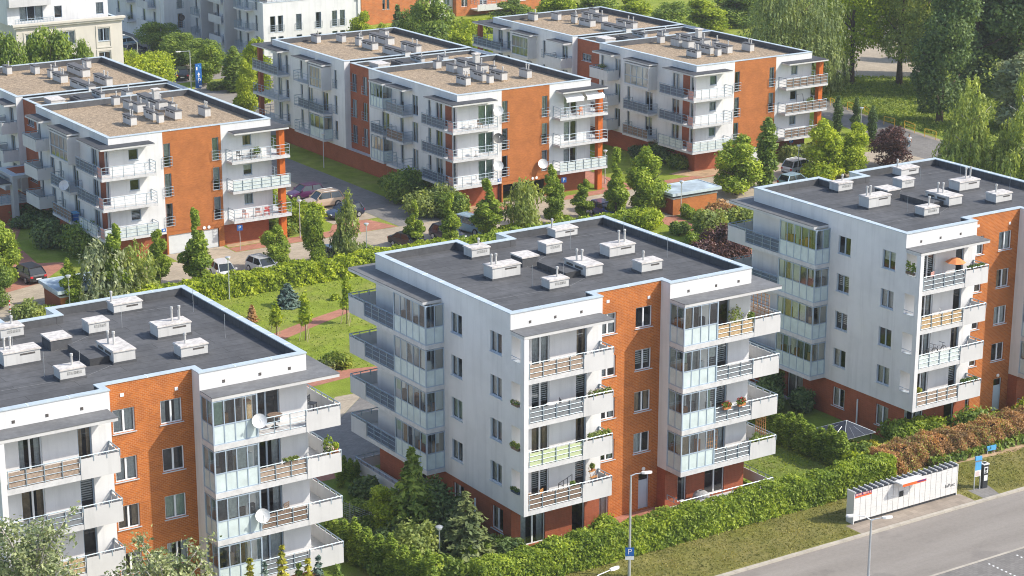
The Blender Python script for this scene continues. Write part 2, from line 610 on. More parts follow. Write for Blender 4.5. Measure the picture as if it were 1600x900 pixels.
def copy_tree(o, loc=None, rz=None, label=None, parent=None, scale=None):
    c = o.copy()
    COL.objects.link(c)
    if parent is not None:
        c.parent = parent
    if loc is not None: c.location = loc
    if rz is not None: c.rotation_euler = (0, 0, rz)
    if scale is not None: c.scale = scale if hasattr(scale, '__len__') else (scale,) * 3
    if label: c['label'] = label
    for ch in list(o.children):
        copy_tree(ch, parent=c)
    return c


CACHE = {}


def cached(key, fn):
    if key not in CACHE:
        CACHE[key] = fn()
    return CACHE[key]


def text_mesh(txt, size, m, depth=0.004):
    cu = bpy.data.curves.new('lettering', 'FONT')
    cu.body = txt
    cu.size = size
    cu.extrude = depth
    cu.align_x = 'CENTER'
    cu.align_y = 'CENTER'
    o = bpy.data.objects.new('lettering', cu)
    COL.objects.link(o)
    dg = bpy.context.evaluated_depsgraph_get()
    me = bpy.data.meshes.new_from_object(o.evaluated_get(dg))
    bpy.data.objects.remove(o)
    me.materials.clear()
    me.materials.append(M[m])
    return me


def lettering(txt, size, m, parent, loc, rz=0.0):
    """upright lettering facing -y before rotation"""
    o = link('lettering', text_mesh(txt, size, m), parent, loc)
    o.rotation_euler = (R(90), 0, rz)
    return o
# ------------------------------------------------------------------ building kit
def window_meshes(w, h, kind, fm):
    def mk():
        f = MB()
        b = 0.065
        y0, y1 = 0.10, 0.17
        f.box(0, w, y0, y1, 0, b, fm).box(0, w, y0, y1, h - b, h, fm).box(0, b, y0, y1, b, h - b, fm).box(w - b, w, y0, y1, b, h - b, fm)
        n = {'w1': 1, 'w2': 2, 'd1': 1, 'd2': 2, 'd3': 3, 'w3': 3}[kind]
        for j in range(1, n):
            x = w * j / n
            f.box(x - 0.055, x + 0.055, y0 - 0.01, y1, b, h - b, fm)
        if kind[0] == 'd' and h > 1.9:
            pass
        # room behind
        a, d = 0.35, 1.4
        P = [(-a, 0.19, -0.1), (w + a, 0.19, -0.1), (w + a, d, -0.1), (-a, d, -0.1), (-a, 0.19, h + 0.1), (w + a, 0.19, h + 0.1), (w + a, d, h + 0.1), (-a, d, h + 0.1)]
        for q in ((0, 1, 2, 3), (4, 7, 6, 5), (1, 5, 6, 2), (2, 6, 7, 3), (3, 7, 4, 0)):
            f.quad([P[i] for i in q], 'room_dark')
        g = MB()
        for j in range(n):
            x0, x1 = w * j / n + b, w * (j + 1) / n - b
            t = 0.004 * ((j * 7 + int(w * 100)) % 3 - 1)
            g.quad([(x0, 0.135 + t, b), (x1, 0.135 - t, b), (x1, 0.135 - t, h - b), (x0, 0.135 + t, h - b)], 'window_glass')
        return f.mesh('window'), g.mesh('pane')
    return cached(('win', w, h, kind, fm), mk)


def curtain_mesh(w, h, style):
    def mk():
        c = MB()
        def sheet(x0, x1, z0, z1, m):
            n = max(2, int((x1 - x0) / 0.09))
            for i in range(n):
                a, b_ = x0 + (x1 - x0) * i / n, x0 + (x1 - x0) * (i + 1) / n
                ya, yb = 0.26 + 0.03 * (i % 2), 0.26 + 0.03 * ((i + 1) % 2)
                c.quad([(a, ya, z0), (b_, yb, z0), (b_, yb, z1), (a, ya, z1)], m)
        if style == 'pair':
            sheet(0.03, w * 0.3, 0.03, h - 0.05, 'curtain_white'); sheet(w * 0.72, w - 0.03, 0.03, h - 0.05, 'curtain_white')
        elif style == 'sheer':
            sheet(0.03, w * 0.46, 0.03, h - 0.05, 'curtain_white'); sheet(w * 0.5, w - 0.03, 0.03, h - 0.05, 'curtain_white')
        elif style == 'sand':
            sheet(0.03, w * 0.42, 0.03, h - 0.05, 'curtain_sand'); sheet(w * 0.7, w - 0.03, 0.03, h - 0.05, 'curtain_sand')
        elif style == 'green':
            sheet(0.03, w - 0.03, 0.03, h - 0.05, 'curtain_green')
        elif style == 'half':
            sheet(0.03, w * 0.48, h * 0.0 + 0.03, h - 0.05, 'curtain_white')
        elif style == 'roll':
            c.quad([(0.05, 0.24, h * 0.45), (w - 0.05, 0.24, h * 0.45), (w - 0.05, 0.24, h - 0.05), (0.05, 0.24, h - 0.05)], 'curtain_white')
        elif style == 'blind':
            z = h - 0.12
            while z > 0.3 * h:
                c.quad([(0.06, 0.24, z - 0.075), (w - 0.06, 0.24, z - 0.075), (w - 0.06, 0.24, z), (0.06, 0.24, z)], 'curtain_white')
                z -= 0.14
        return c.mesh('blind' if style in ('roll', 'blind') else 'curtain')
    return cached(('cur', w, h, style), mk)


STY = ['pair', 'sheer', 'sheer', 'half', 'none', 'sheer', 'blind', 'roll', 'pair', 'none', 'sand', 'green', 'sheer', 'roll']


class Wall:
    def __init__(s, root, p0, ang, W, z0, z1, mat, t=0.18, seed=0):
        s.root, s.p0, s.a, s.W, s.z0, s.z1, s.m, s.t = root, Vector((p0[0], p0[1], 0)), ang, W, z0, z1, mat, t
        s.u = Vector((math.cos(ang), math.sin(ang), 0))
        s.n = Vector((math.sin(ang), -math.cos(ang), 0))
        s.h = []
        s.rng = random.Random(seed * 101 + int(W * 13) + int(z1 * 7))

    def at(s, u, off=0.0, z=0.0):
        p = s.p0 + s.u * u + s.n * off
        p.z = z
        return p

    def hole(s, u, v, w, h):
        s.h.append((u, u + w, v, v + h))

    def win(s, u, v, w, h, kind='w2', style=None, fm='frame_grey', sill=True, name='window', guard=False):
        s.hole(u, v, w, h)
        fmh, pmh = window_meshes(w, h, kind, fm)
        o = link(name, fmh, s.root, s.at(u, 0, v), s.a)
        link('pane', pmh, o)
        style = style or s.rng.choice(STY)
        if style != 'none':
            cm = curtain_mesh(w, h, style)
            link(cm.name.split('.')[0], cm, o)
        if sill:
            sm = cached(('sill', w), lambda: MB().box(-0.07, w + 0.07, -0.075, 0.10, -0.045, -0.003, 'sill_metal').mesh('sill'))
            link('sill', sm, o)
        if guard:
            def mk():
                g = MB()
                for zz in (0.12, 0.42, 0.72, 1.02):
                    g.tube([(-0.12, -0.14, zz), (w + 0.12, -0.14, zz)], 0.022, 'rail_metal', 4)
                for x in (-0.12, w + 0.12):
                    g.tube([(x, -0.14, 0.05), (x, -0.14, 1.05)], 0.026, 'rail_metal', 4)
                    g.tube([(x, -0.14, 0.12), (x, 0.0, 0.12)], 0.02, 'rail_metal', 4)
                    g.tube([(x, -0.14, 1.0), (x, 0.0, 1.0)], 0.02, 'rail_metal', 4)
                return g.mesh('guard_rail')
            link('guard_rail', cached(('guard', w), mk), o)
        return o

    def geo(s, mb, rev=None):
        us = sorted({0.0, s.W} | {min(max(x, 0), s.W) for h in s.h for x in h[:2]})
        vs = sorted({s.z0, s.z1} | {min(max(x, s.z0), s.z1) for h in s.h for x in h[2:]})
        for i in range(len(us) - 1):
            run = None
            for j in range(len(vs) - 1):
                uc, vc = (us[i] + us[i + 1]) / 2, (vs[j] + vs[j + 1]) / 2
                solid = not any(h[0] < uc < h[1] and h[2] < vc < h[3] for h in s.h)
                if solid:
                    run = (run[0] if run else vs[j], vs[j + 1])
                if run and (not solid or j == len(vs) - 2):
                    mb.quad([s.at(us[i], 0, run[0]), s.at(us[i + 1], 0, run[0]), s.at(us[i + 1], 0, run[1]), s.at(us[i], 0, run[1])], s.m)
                    run = None
        rv = rev or s.m
        for a, b, c, d in s.h:
            t = -s.t
            mb.quad([s.at(a, 0, c), s.at(a, 0, d), s.at(a, t, d), s.at(a, t, c)], rv)
            mb.quad([s.at(b, 0, c), s.at(b, t, c), s.at(b, t, d), s.at(b, 0, d)], rv)
            mb.quad([s.at(a, 0, d), s.at(b, 0, d), s.at(b, t, d), s.at(a, t, d)], rv)
            mb.quad([s.at(a, 0, c), s.at(a, t, c), s.at(b, t, c), s.at(b, 0, c)], rv)
        return s


def railing(mb, path, z0, z1, bars=3, gap=1.05, ext=0.0, m='rail_metal'):
    """posts, handrail and horizontal bars along a path of (x, y)"""
    for sg, ((xa, ya), (xb, yb)) in enumerate(zip(path, path[1:])):
        L = math.hypot(xb - xa, yb - ya)
        mb.tube([(xa, ya, z1), (xb, yb, z1)], 0.032, m, 4)
        for i in range(bars):
            z = z0 + (z1 - z0) * (0.12 + 0.88 * i / bars)
            mb.tube([(xa, ya, z), (xb, yb, z)], 0.02, m, 4, False)
        n = max(1, round(L / gap))
        for i in range(1 if sg else 0, n + 1):
            t = i / n
            x, y = xa + (xb - xa) * t, ya + (yb - ya) * t
            mb.box(x - 0.022, x + 0.022, y - 0.022, y + 0.022, z0 - ext, z1, m)


def inset_ring(poly, off):
    """offset of an axis-aligned counter-clockwise polygon, inwards for positive off"""
    out = []
    n = len(poly)
    for i in range(n):
        a, b, c = Vector(poly[i - 1]), Vector(poly[i]), Vector(poly[(i + 1) % n])
        d1, d2 = (b - a).normalized(), (c - b).normalized()
        n1, n2 = Vector((-d1.y, d1.x)), Vector((-d2.y, d2.x))
        p = b + n1 * off + n2 * off if abs(d1.dot(d2)) < 0.5 else b + n1 * off
        out.append((p.x, p.y))
    return out


def roof_with_parapet(root, poly, zr, zt, roofmat, inner_mat, cw=0.36, name='roof'):
    mb = MB()
    inn = inset_ring(poly, cw)
    mb.quad([(x, y, zr) for x, y in inset_ring(poly, 0.05)], roofmat)
    n = len(poly)
    for i in range(n):
        a, b = inn[i], inn[(i + 1) % n]
        mb.quad([(b[0], b[1], zr), (a[0], a[1], zr), (a[0], a[1], zt - 0.05), (b[0], b[1], zt - 0.05)], inner_mat)
    o = mb.build(name, root)
    c = MB()
    ou, ii = inset_ring(poly, -0.05), inset_ring(poly, cw + 0.03)
    for i in range(n):
        j = (i + 1) % n
        za, zb = zt - 0.06, zt
        c.quad([(*ou[i], zb), (*ou[j], zb), (*ii[j], zb), (*ii[i], zb)], 'coping')
        c.quad([(*ou[i], za), (*ou[j], za), (*ou[j], zb), (*ou[i], zb)], 'coping')
        c.quad([(*ii[j], za), (*ii[i], za), (*ii[i], zb), (*ii[j], zb)], 'coping')
        c.quad([(*ou[j], za), (*ou[i], za), (*ii[i], za), (*ii[j], za)], 'coping')
        L = (Vector(ou[j]) - Vector(ou[i])).length
        k = int(L / 2.0)
        for t in range(1, k):
            p, q = Vector(ou[i]).lerp(Vector(ou[j]), t / k), None
            d = (Vector(ou[j]) - Vector(ou[i])).normalized()
            nn = Vector((-d.y, d.x))
            e = p + nn * (cw + 0.07)
            c.prism([(p - d * 0.035 - nn * .004)[:], (p + d * 0.035 - nn * .004)[:], (e + d * 0.035)[:], (e - d * 0.035)[:]], za, zb + 0.012, 'coping_seam')
    c.build('coping', o)
    return o


def roof_vent(root, x, y, w, d, z, h, cap='vent_cap', flues=(), lou='front', over=0.06):
    mb = MB()
    mb.box(x - 0.05, x + w + 0.05, y - 0.05, y + d + 0.05, z, z + 0.13, 'bitumen' if cap == 'vent_cap' else 'gravel')
    mb.box(x, x + w, y, y + d, z + 0.13, z + h, 'vent_render')
    if lou == 'front':
        if w > 1.6 or len(flues) > 1:
            mb.box(x + w * 0.45, x + w * 0.86, y - 0.012, y + 0.02, z + h - 0.22, z + h - 0.12, 'dark_louvre')
        else:
            mb.box(x + w * 0.28, x + w * 0.86, y - 0.012, y + 0.02, z + h - 0.30, z + h - 0.12, 'grey_louvre')
            for q in range(1, 5):
                mb.box(x + w * (0.28 + 0.116 * q) - 0.012, x + w * (0.28 + 0.116 * q) + 0.012, y - 0.02, y - 0.011, z + h - 0.30, z + h - 0.12, 'vent_render')
    elif lou == 'side':
        mb.box(x - 0.012, x + 0.02, y + d * 0.15, y + d * 0.5, z + h - 0.26, z + h - 0.10, 'dark_louvre')
        mb.box(x - 0.012, x + 0.02, y + d * 0.6, y + d * 0.9, z + h - 0.26, z + h - 0.10, 'dark_louvre')
    o = mb.build('roof_vent', root)
    c = MB()
    e = over
    c.box(x - e, x + w + e, y - e, y + d + e, z + h, z + h + 0.06, cap)
    c.prism([(x - e * .4, y - e * .4), (x + w + e * .4, y - e * .4), (x + w + e * .4, y + d + e * .4), (x - e * .4, y + d + e * .4)], z + h + 0.061, z + h + 0.10, cap)
    c.build('vent_cap', o)
    for fx, fy, fh in flues:
        f = MB()
        f.lathe([(0.068, 0), (0.068, fh - 0.16), (0.095, fh - 0.15), (0.095, fh - 0.02), (0.06, fh)], (x + w * fx, y + d * fy, z + h + 0.10), 'duct', 8)
        f.build('flue', o, smooth=False)
    return o


def canopy(root, x0, x1, y0, y1, z, m='canopy_felt', t=0.22):
    c = MB()
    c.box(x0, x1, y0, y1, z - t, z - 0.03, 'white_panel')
    c.box(x0 - 0.02, x1 + 0.02, y0 - 0.02, y1 + 0.02, z - 0.03, z + 0.012, m)
    return c.build('canopy', root)


def glazed_bay(root, pts, z0, z1, n, frame='frame_grey', zsplit=1.15, frost='frosted_panel'):
    """glazed screen along a path of (x, y): frosted panels below, clear panes above"""
    fr, gl, ps, cu = MB(), MB(), MB(), MB()
    cr = random.Random(int(z0 * 31 + pts[0][0] * 17 + root.location.x * 7))
    for k, ((xa, ya), (xb, yb)) in enumerate(zip(pts, pts[1:])):
        nn = n[k]
        a, b = Vector((xa, ya, 0)), Vector((xb, yb, 0))
        d = (b - a).normalized()
        nrm = Vector((d.y, -d.x, 0))
        for i in range(1 if k else 0, nn + 1):
            p = a.lerp(b, i / nn)
            r_ = 0.045 if i in (0, nn) else 0.028
            fr.box(p.x - r_, p.x + r_, p.y - r_, p.y + r_, z0, z1, frame)
        for z in (z0 + 0.03, z0 + zsplit, z1 - 0.04):
            q = [a + nrm * 0.03, b + nrm * 0.03, b - nrm * 0.03, a - nrm * 0.03]
            fr.prism([(p.x, p.y) for p in q], z - 0.03 - 0.004 * k, z + 0.03 + 0.004 * k, frame)
        for i in range(nn):
            p, q = a.lerp(b, i / nn), a.lerp(b, (i + 1) / nn)
            gl.quad([(p.x, p.y, z0 + zsplit + 0.03), (q.x, q.y, z0 + zsplit + 0.03), (q.x, q.y, z1 - 0.06), (p.x, p.y, z1 - 0.06)], 'bay_glass')
            if cr.random() < 0.42:
                m_ = cr.choice(['curtain_white', 'curtain_white', 'curtain_sand', 'curtain_green', 'frame_white'])
                lo = z0 + zsplit + 0.05 + (0.55 if cr.random() < 0.4 else 0)
                a_, b_ = p.lerp(q, 0.08) - nrm * 0.09, p.lerp(q, 0.95 if cr.random() < 0.6 else 0.5) - nrm * 0.09
                cu.quad([(a_.x, a_.y, lo), (b_.x, b_.y, lo), (b_.x, b_.y, z1 - 0.07), (a_.x, a_.y, z1 - 0.07)], m_)
            if cr.random() < 0.4:
                c_ = p.lerp(q, cr.uniform(0.3, 0.7)) - nrm * 0.35
                h_ = cr.uniform(0.25, 0.8)
                cu.box(c_.x - 0.16, c_.x + 0.16, c_.y - 0.14, c_.y + 0.14, z0 + 0.02, z0 + zsplit + h_, cr.choice(['wood', 'brown_screen', 'dark_metal', 'curtain_sand', 'frame_white', 'terracotta']))
            ps.quad([(p.x, p.y, z0 + 0.05), (q.x, q.y, z0 + 0.05), (q.x, q.y, z0 + zsplit - 0.03), (p.x, p.y, z0 + zsplit - 0.03)], frost)
    o = fr.build('glazed_bay', root)
    gl.build('pane', o)
    ps.build('lower_panel', o)
    if cu.f:
        cu.build('inner_furnishing', o)
    return o


def solid_front(mb, path, z0, z1, t=0.06, m='white_panel'):
    for (xa, ya), (xb, yb) in zip(path, path[1:]):
        if abs(ya - yb) < 1e-6:
            mb.box(xa, xb, ya - t / 2, ya + t / 2, z0, z1, m)
        else:
            s = 1 if yb > ya else -1
            mb.box(xa - t / 2, xa + t / 2, ya + s * t / 2, yb, z0, z1, m)


def balcony(root, slabs, z, th, rails=(), solids=(), rail_top=1.35, screen=None, screen_paths=()):
    """slabs: (x0, x1, y0, y1); rails and solids: paths of (x, y); z: underside of the slab"""
    mb = MB()
    for a in slabs:
        mb.box(*a, z, z + th, 'slab_edge')
    o = mb.build('balcony', root)
    if rails:
        r_ = MB()
        for p in rails:
            railing(r_, p, z + th - 0.05, z + rail_top, ext=0.22)
        r_.build('railing', o)
    if solids:
        s_ = MB()
        for p in solids:
            solid_front(s_, p, z + 0.002, z + rail_top - 0.16)
        s_.build('parapet_panel', o)
        h_ = MB()
        for p in solids:
            for sg, ((xa, ya), (xb, yb)) in enumerate(zip(p, p[1:])):
                h_.tube([(xa, ya, z + rail_top), (xb, yb, z + rail_top)], 0.038, 'rail_metal', 5)
                L = math.hypot(xb - xa, yb - ya)
                n = max(1, round(L / 0.75))
                for i in range(1 if sg else 0, n + 1):
                    t = i / n
                    x, y = xa + (xb - xa) * t, ya + (yb - ya) * t
                    h_.box(x - 0.025, x + 0.025, y - 0.045, y + 0.045, z + rail_top - 0.36, z + rail_top, 'rail_metal')
        h_.build('handrail', o)
    if screen:
        c = MB()
        for p in screen_paths:
            for (xa, ya), (xb, yb) in zip(p, p[1:]):
                if abs(ya - yb) < 1e-6:
                    c.box(xa, xb, ya + 0.035, ya + 0.05, z + th + 0.02, z + rail_top - 0.12, screen)
                else:
                    c.box(xa + 0.035, xa + 0.05, min(ya, yb), max(ya, yb), z + th + 0.02, z + rail_top - 0.12, screen)
        c.build('screen', o)
    return o


# ------------------------------------------------------------------ the three five-storey blocks in front
AW, AD, AX1, AX3, AR, AZ = 19.2, 16.8, 6.99, 12.39, 0.97, 15.9
ASTEP = 2.9
A_VENTS = [(5.71, 13.51, 1.44, 1.05, 0.66, ((0.65, 0.6, 0.5),)), (3.99, 8.23, 2.2, 1.1, 0.85, ((0.12, 0.5, 0.75), (0.28, 0.5, 0.75))), (10.53, 11.55, 1.3, 1.05, 0.72, ()),
           (13.47, 14.72, 1.9, 1.0, 0.60, ((0.06, 0.6, 0.7),)), (9.56, 5.47, 1.35, 2.5, 0.72, ((0.25, 0.62, 0.8), (0.42, 0.50, 0.8))), (5.82, 4.24, 1.5, 0.95, 0.62, ((0.6, 0.5, 0.7),)),
           (13.68, 8.48, 2.15, 1.15, 0.75, ((0.55, 0.5, 0.9), (0.78, 0.5, 0.9))), (13.24, 4.22, 1.7, 1.05, 0.68, ((0.3, 0.5, 0.65),))]


def block_a(name, label, loc, seed, screens_l, screens_r):
    root = thing(name, label, 'apartment block', loc, 0, 'five storey apartment blocks in front')
    rg = random.Random(seed)
    wb, bb, gb = MB(), MB(), MB()
    F = [2.9 + ASTEP * k for k in range(4)]                      # undersides of the floor slabs
    # --- west face (x = 0), runs from the back to the front
    W = Wall(root, (0, AD), -PI / 2, AD, 2.9, AZ, 'white_render', seed=seed)
    U = lambda y: AD - y
    for k, z in enumerate(F):
        W.win(U(7.03), z + 1.27, 1.34, 1.37, 'w2', fm='frame_grey')
        W.win(U(2.33), z + 1.27, 1.33, 1.37, 'w2', fm='frame_grey')
        W.win(U(13.0), z + 0.32, 0.8, 2.2, 'd1', sill=False, name='balcony_door')
        W.win(U(11.3), z + 0.32, 2.3, 2.2, 'd3', sill=False, name='balcony_window', style=rg.choice(['pair', 'none', 'sheer']))
    W.geo(wb)
    # --- south faces
    S1 = Wall(root, (0, 0), 0, AX1, 2.9, AZ, 'white_render', seed=seed + 1)
    for k, z in enumerate(F):
        S1.win(1.6, z + 0.32, 1.35, 2.08, 'd2', sill=False, name='balcony_window', fm='frame_white', style=['sheer', 'sand', 'pair', 'green', 'blind'][rg.randrange(5)])
        S1.win(5.0, z + 0.32, 0.82, 2.08, 'd1', sill=False, name='balcony_door', fm='frame_grey', style=rg.choice(['none', 'blind', 'none', 'sand']))
    S1.geo(wb)
    S3 = Wall(root, (AX3, 0), 0, AW - AX3, 2.9, AZ, 'white_render', seed=seed + 2)
    for k, z in enumerate(F):
        S3.win(0.5, z + 0.32, 2.1, 2.1, 'd2', sill=False, name='balcony_window', fm='frame_white', style=rg.choice(['pair', 'none', 'sheer', 'half']))
        S3.win(3.25, z + 0.32, 1.75, 2.1, 'd2', sill=False, name='balcony_window', fm='frame_grey', style=rg.choice(['pair', 'sheer', 'sand', 'none', 'blind']))
    S3.geo(wb)
    B = Wall(root, (AX1, AR), 0, AX3 - AX1, 0, AZ, 'orange_brick', seed=seed + 3)
    for k, z in enumerate(F):
        B.win(3.38, z + 1.26, 1.33, 1.42, 'w2', fm='frame_white')
        B.win(0.5, z + 1.26, 1.33, 1.42, 'w2', fm='frame_white')
    dr = B.win(3.85, 0.12, 0.88, 2.6, 'd1', sill=False, name='entrance_door', style='none', fm='door_grey')
    MB().box(0.08, 0.80, 0.125, 0.155, 0.07, 2.02, 'door_grey').build('door_leaf', dr)
    dr['label'] = 'pale blue grey entrance door at the foot of the brick bay'
    MB().lathe([(0.02, 0), (0.13, 0.03), (0.15, 0.10), (0.08, 0.16)], (10.9 + 0.28, AR - 0.0, 2.98), 'lamp_glass', 10, Matrix.Rotation(R(90), 3, 'X')).build('door_lamp', root)
    B.win(0.55, 0.1, 0.85, 2.35, 'd1', sill=False, name='side_door', fm='frame_white', style='sheer')
    B.geo(bb)
    for a, b_, ang in (((AX1, 0), AR, PI / 2), ((AX3, AR), AR, -PI / 2)):
        Wall(root, a, ang, b_, 2.9, AZ, 'white_render').geo(wb)
    E_ = Wall(root, (AW, 0), PI / 2, AD, 2.9, AZ, 'white_render', seed=seed + 4)
    for k, z in enumerate(F):
        E_.win(6.5, z + 1.27, 1.34, 1.37, 'w2')
        E_.win(11.0, z + 1.27, 1.34, 1.37, 'w2')
    E_.geo(wb)
    N = [(AW, AD), (9.83, AD), (9.83, AD - 1.6), (6.59, AD - 1.6), (6.59, AD), (0, AD)]
    for (xa, ya), (xb, yb) in zip(N, N[1:]):
        L = math.hypot(xb - xa, yb - ya)
        Wl = Wall(root, (xa, ya), math.atan2(yb - ya, xb - xa), L, 2.9, AZ, 'white_render', seed=seed + 5)
        if L > 5:
            for z in F:
                Wl.win(1.2, z + 1.27, 1.34, 1.37)
                Wl.win(L - 2.6, z + 1.27, 1.34, 1.37)
        Wl.geo(wb)
    # soffit over the brick plinth
    for (x0, x1, y0, y1) in ((0, AW, AR, AD), (0, AX1, 0, AR), (AX3, AW, 0, AR)):
        if y0 == AR:
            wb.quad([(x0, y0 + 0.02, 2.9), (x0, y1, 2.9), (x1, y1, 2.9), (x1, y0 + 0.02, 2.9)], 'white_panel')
        else:
            wb.quad([(x0, y0, 2.9), (x0, y1, 2.9), (x1, y1, 2.9), (x1, y0, 2.9)], 'white_panel')
    # --- fin on the south-west corner, with an opening on every floor
    fin = MB()
    for k, z in enumerate(F):
        zt = z + ASTEP if k < 3 else 14.56
        fin.box(0, 0.33, -1.54, -0.002, z, z + 1.30, 'white_render')
        fin.box(0, 0.33, -1.54, -1.12, z + 1.30, zt - 0.06, 'white_render')
        fin.box(0, 0.33, -0.11, -0.002, z + 1.30, zt - 0.06, 'white_render')
        fin.box(0, 0.33, -1.54, -0.002, zt - 0.06, zt, 'white_render')
    fin.build('corner_fin', root)
    for k, z in enumerate(F):
        bx = MB()
        bx.box(-0.03, 0.30, -1.09, -0.13, z + 1.30, z + 1.34, 'sill_metal')
        bx.tube([(-0.02, -1.1, z + 1.62), (-0.02, -0.12, z + 1.62)], 0.02, 'rail_metal', 4)
        bx.build('opening_sill', root)
    wb.build('white_wall', root)
    bb.build('brick_wall', root)
    # --- plinth storey of orange brick, coloured as in shade
    i = 0.06
    for p0, ang, L, wins in (((i, AD - i), -PI / 2, AD - i, ((U(7.03), 1.0, 1.34, 1.5, 'w2'), (U(2.33), 0.9, 1.33, 1.6, 'w2'), (U(12.2), 0.15, 1.8, 2.3, 'd2'))),
                             ((i, i), 0, AX1 - i, ((0.75, 0.1, 1.9, 2.4, 'd2'), (4.75, 0.1, 1.0, 2.4, 'd1'))),
                             ((AX3, i), 0, AW - AX3 - i, ((1.05, 0.35, 0.75, 2.1, 'd1'), (3.35, 0.35, 1.7, 2.1, 'd2'))),
                             ((AX3, AR), -PI / 2, AR - i, ()), ((AX1, i), PI / 2, AR - i, ()), ((AW - i, i), PI / 2, AD - 2 * i, ((4, 1, 1.3, 1.5, 'w2'), (10, 1, 1.3, 1.5, 'w2'))),
                             ((AW - i, AD - i), PI, AW - 2 * i, ((3, 1, 1.3, 1.5, 'w2'), (13, 1, 1.3, 1.5, 'w2')))):
        Wl = Wall(root, p0, ang, L, -0.3, 2.9, 'shaded_brick', seed=seed + 9)
        for wn in wins:
            Wl.win(*wn, sill=wn[4][0] == 'w', name='window' if wn[4][0] == 'w' else 'terrace_door', fm='frame_white', style=rg.choice(['none', 'sheer', 'pair']))
        Wl.geo(gb)
    gb.build('plinth_wall', root)
    # --- roof
    poly = [(0, 0), (AX1, 0), (AX1, AR), (AX3, AR), (AX3, 0), (AW, 0), (AW, AD), (9.83, AD), (9.83, AD - 1.6), (6.59, AD - 1.6), (6.59, AD), (0, AD)]
    roof_with_parapet(root, poly, 15.35, AZ, 'bitumen', 'bitumen')
    zr = 15.352
    for (x, y, w_, d_, h_, fl) in A_VENTS:
        roof_vent(root, x, y, w_, d_, zr, h_, 'vent_cap', fl, 'side' if d_ > w_ else 'front')
    hb = MB()
    hb.box(7.45, 8.75, 9.88, 11.3, zr, zr + 0.62, 'bitumen')
    h0 = hb.build('roof_hatch', root)
    MB().box(7.40, 8.80, 9.83, 11.35, zr + 0.62, zr + 0.72, 'vent_cap').build('hatch_lid', h0)
    MB().box(8.3, 9.5, 6.0, 9.4, zr, zr + 0.42, 'bitumen').build('roof_duct', root)
    rods = MB()
    for (x, y) in ((4.9, 9.2), (7.2, 4.7), (15.2, 8.9), (17.2, 6.6), (12.8, 11.9), (5.4, 5.6), (17.9, 12.6)):
        rods.tube([(x, y, zr), (x, y, zr + 1.5)], 0.014, 'galvanised', 4)
    for p in ([(0.5, 4.6, zr + .03), (5.5, 4.4, zr + .03)], [(7.6, 9.7, zr + .03), (10.4, 11.4, zr + .03)], [(14.9, 14.5, zr + .03), (18.7, 14.2, zr + .03)], [(7.5, 4.4, zr + .03), (9.4, 5.4, zr + .03)]):
        rods.tube(p, 0.009, 'grey_screen', 4)
    rods.build('lightning_rod', root)
    ol = MB()
    for x in (1.45, 3.35, 5.35, 13.9, 16.2, 18.1):
        ol.box(x - 0.09, x + 0.09, -0.012, 0.02, 15.02, 15.2, 'dark_louvre')
    ol.build('overflow_outlet', root)
    nb = MB()
    nb.box(8.0, 8.22, AR - 0.03, AR, 15.0, 15.2, 'frame_white').box(11.3, 11.5, AR - 0.03, AR, 14.75, 14.95, 'frame_white')
    nb.build('wall_vent', root)
    # --- canopies
    canopy(root, 0.0, 6.8, -1.54, -0.003, 14.8)
    c2 = MB()
    for (x0, x1, y0, y1) in ((AX3 + 0.03, 20.55, -1.54, -0.003), (AW + 0.003, 20.55, -0.003, 3.0)):
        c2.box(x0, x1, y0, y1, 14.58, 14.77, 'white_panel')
        c2.box(x0, x1 + 0.02, y0 - (0.02 if y0 < -1 else 0), y1, 14.77, 14.812, 'canopy_felt')
    c2.build('canopy', root)
    c3 = MB()
    for (x0, x1, y0, y1) in ((-1.42, -0.003, 8.2, 18.1), (-0.003, 2.6, AD + 0.003, 18.1)):
        c3.box(x0, x1, y0, y1, 14.58, 14.77, 'white_panel')
        c3.box(x0 - (0.02 if x0 < -1 else 0), x1, y0, y1, 14.77, 14.812, 'canopy_felt')
    c3.build('canopy', root)
    # --- balconies
    for k, z in enumerate(F):
        # south-west loggia
        balcony(root, [(0.33, 6.8, -1.54, -0.003)], z, 0.30, rails=[[(0.42, -1.5), (4.5, -1.5)]], solids=[[(4.5, -1.53), (6.79, -1.53), (6.79, -0.05)]],
                screen=screens_l[k], screen_paths=[[(0.48, -1.5), (4.45, -1.5)]])
        # south-east corner with glazed bay
        balcony(root, [(AX3 + 0.03, 20.55, -1.54, -0.003), (AW + 0.003, 20.55, -0.003, 3.0)], z, 0.33, rails=[[(15.25, -1.5), (18.3, -1.5)]],
                solids=[[(18.3, -1.53), (20.54, -1.53), (20.54, 2.95)]], screen=screens_r[k], screen_paths=[[(15.3, -1.5), (18.25, -1.5)]])
        glazed_bay(root, [(AX3 + 0.07, -0.02), (AX3 + 0.07, -1.48), (15.2, -1.48)], z + 0.33, z + 2.86 if k < 3 else 14.57, (2, 4))
        # north-west corner with glazed bay
        balcony(root, [(-1.42, -0.003, 7.9, 18.1), (-0.003, 2.6, AD + 0.003, 18.1)], z, 0.30, rails=[[(-1.38, 15.95), (-1.38, 12.05)]],
                solids=[[(-1.41, 15.95), (-1.41, 18.09), (2.56, 18.09)]], screen='blue_screen' if k < 2 or seed % 2 else 'grey_screen', screen_paths=[[(-1.40, 15.9), (-1.40, 12.1)]])
        glazed_bay(root, [(-1.36, 12.0), (-1.36, 7.95), (-0.02, 7.95)], z + 0.30, z + 2.86 if k < 3 else 14.57, (5, 2))
    # --- ground terraces
    t1 = MB()
    t1.box(12.4, 20.5, -1.6, -0.003, -0.2, 0.22, 'slab_edge')
    tr = t1.build('terrace', root)
    t2 = MB()
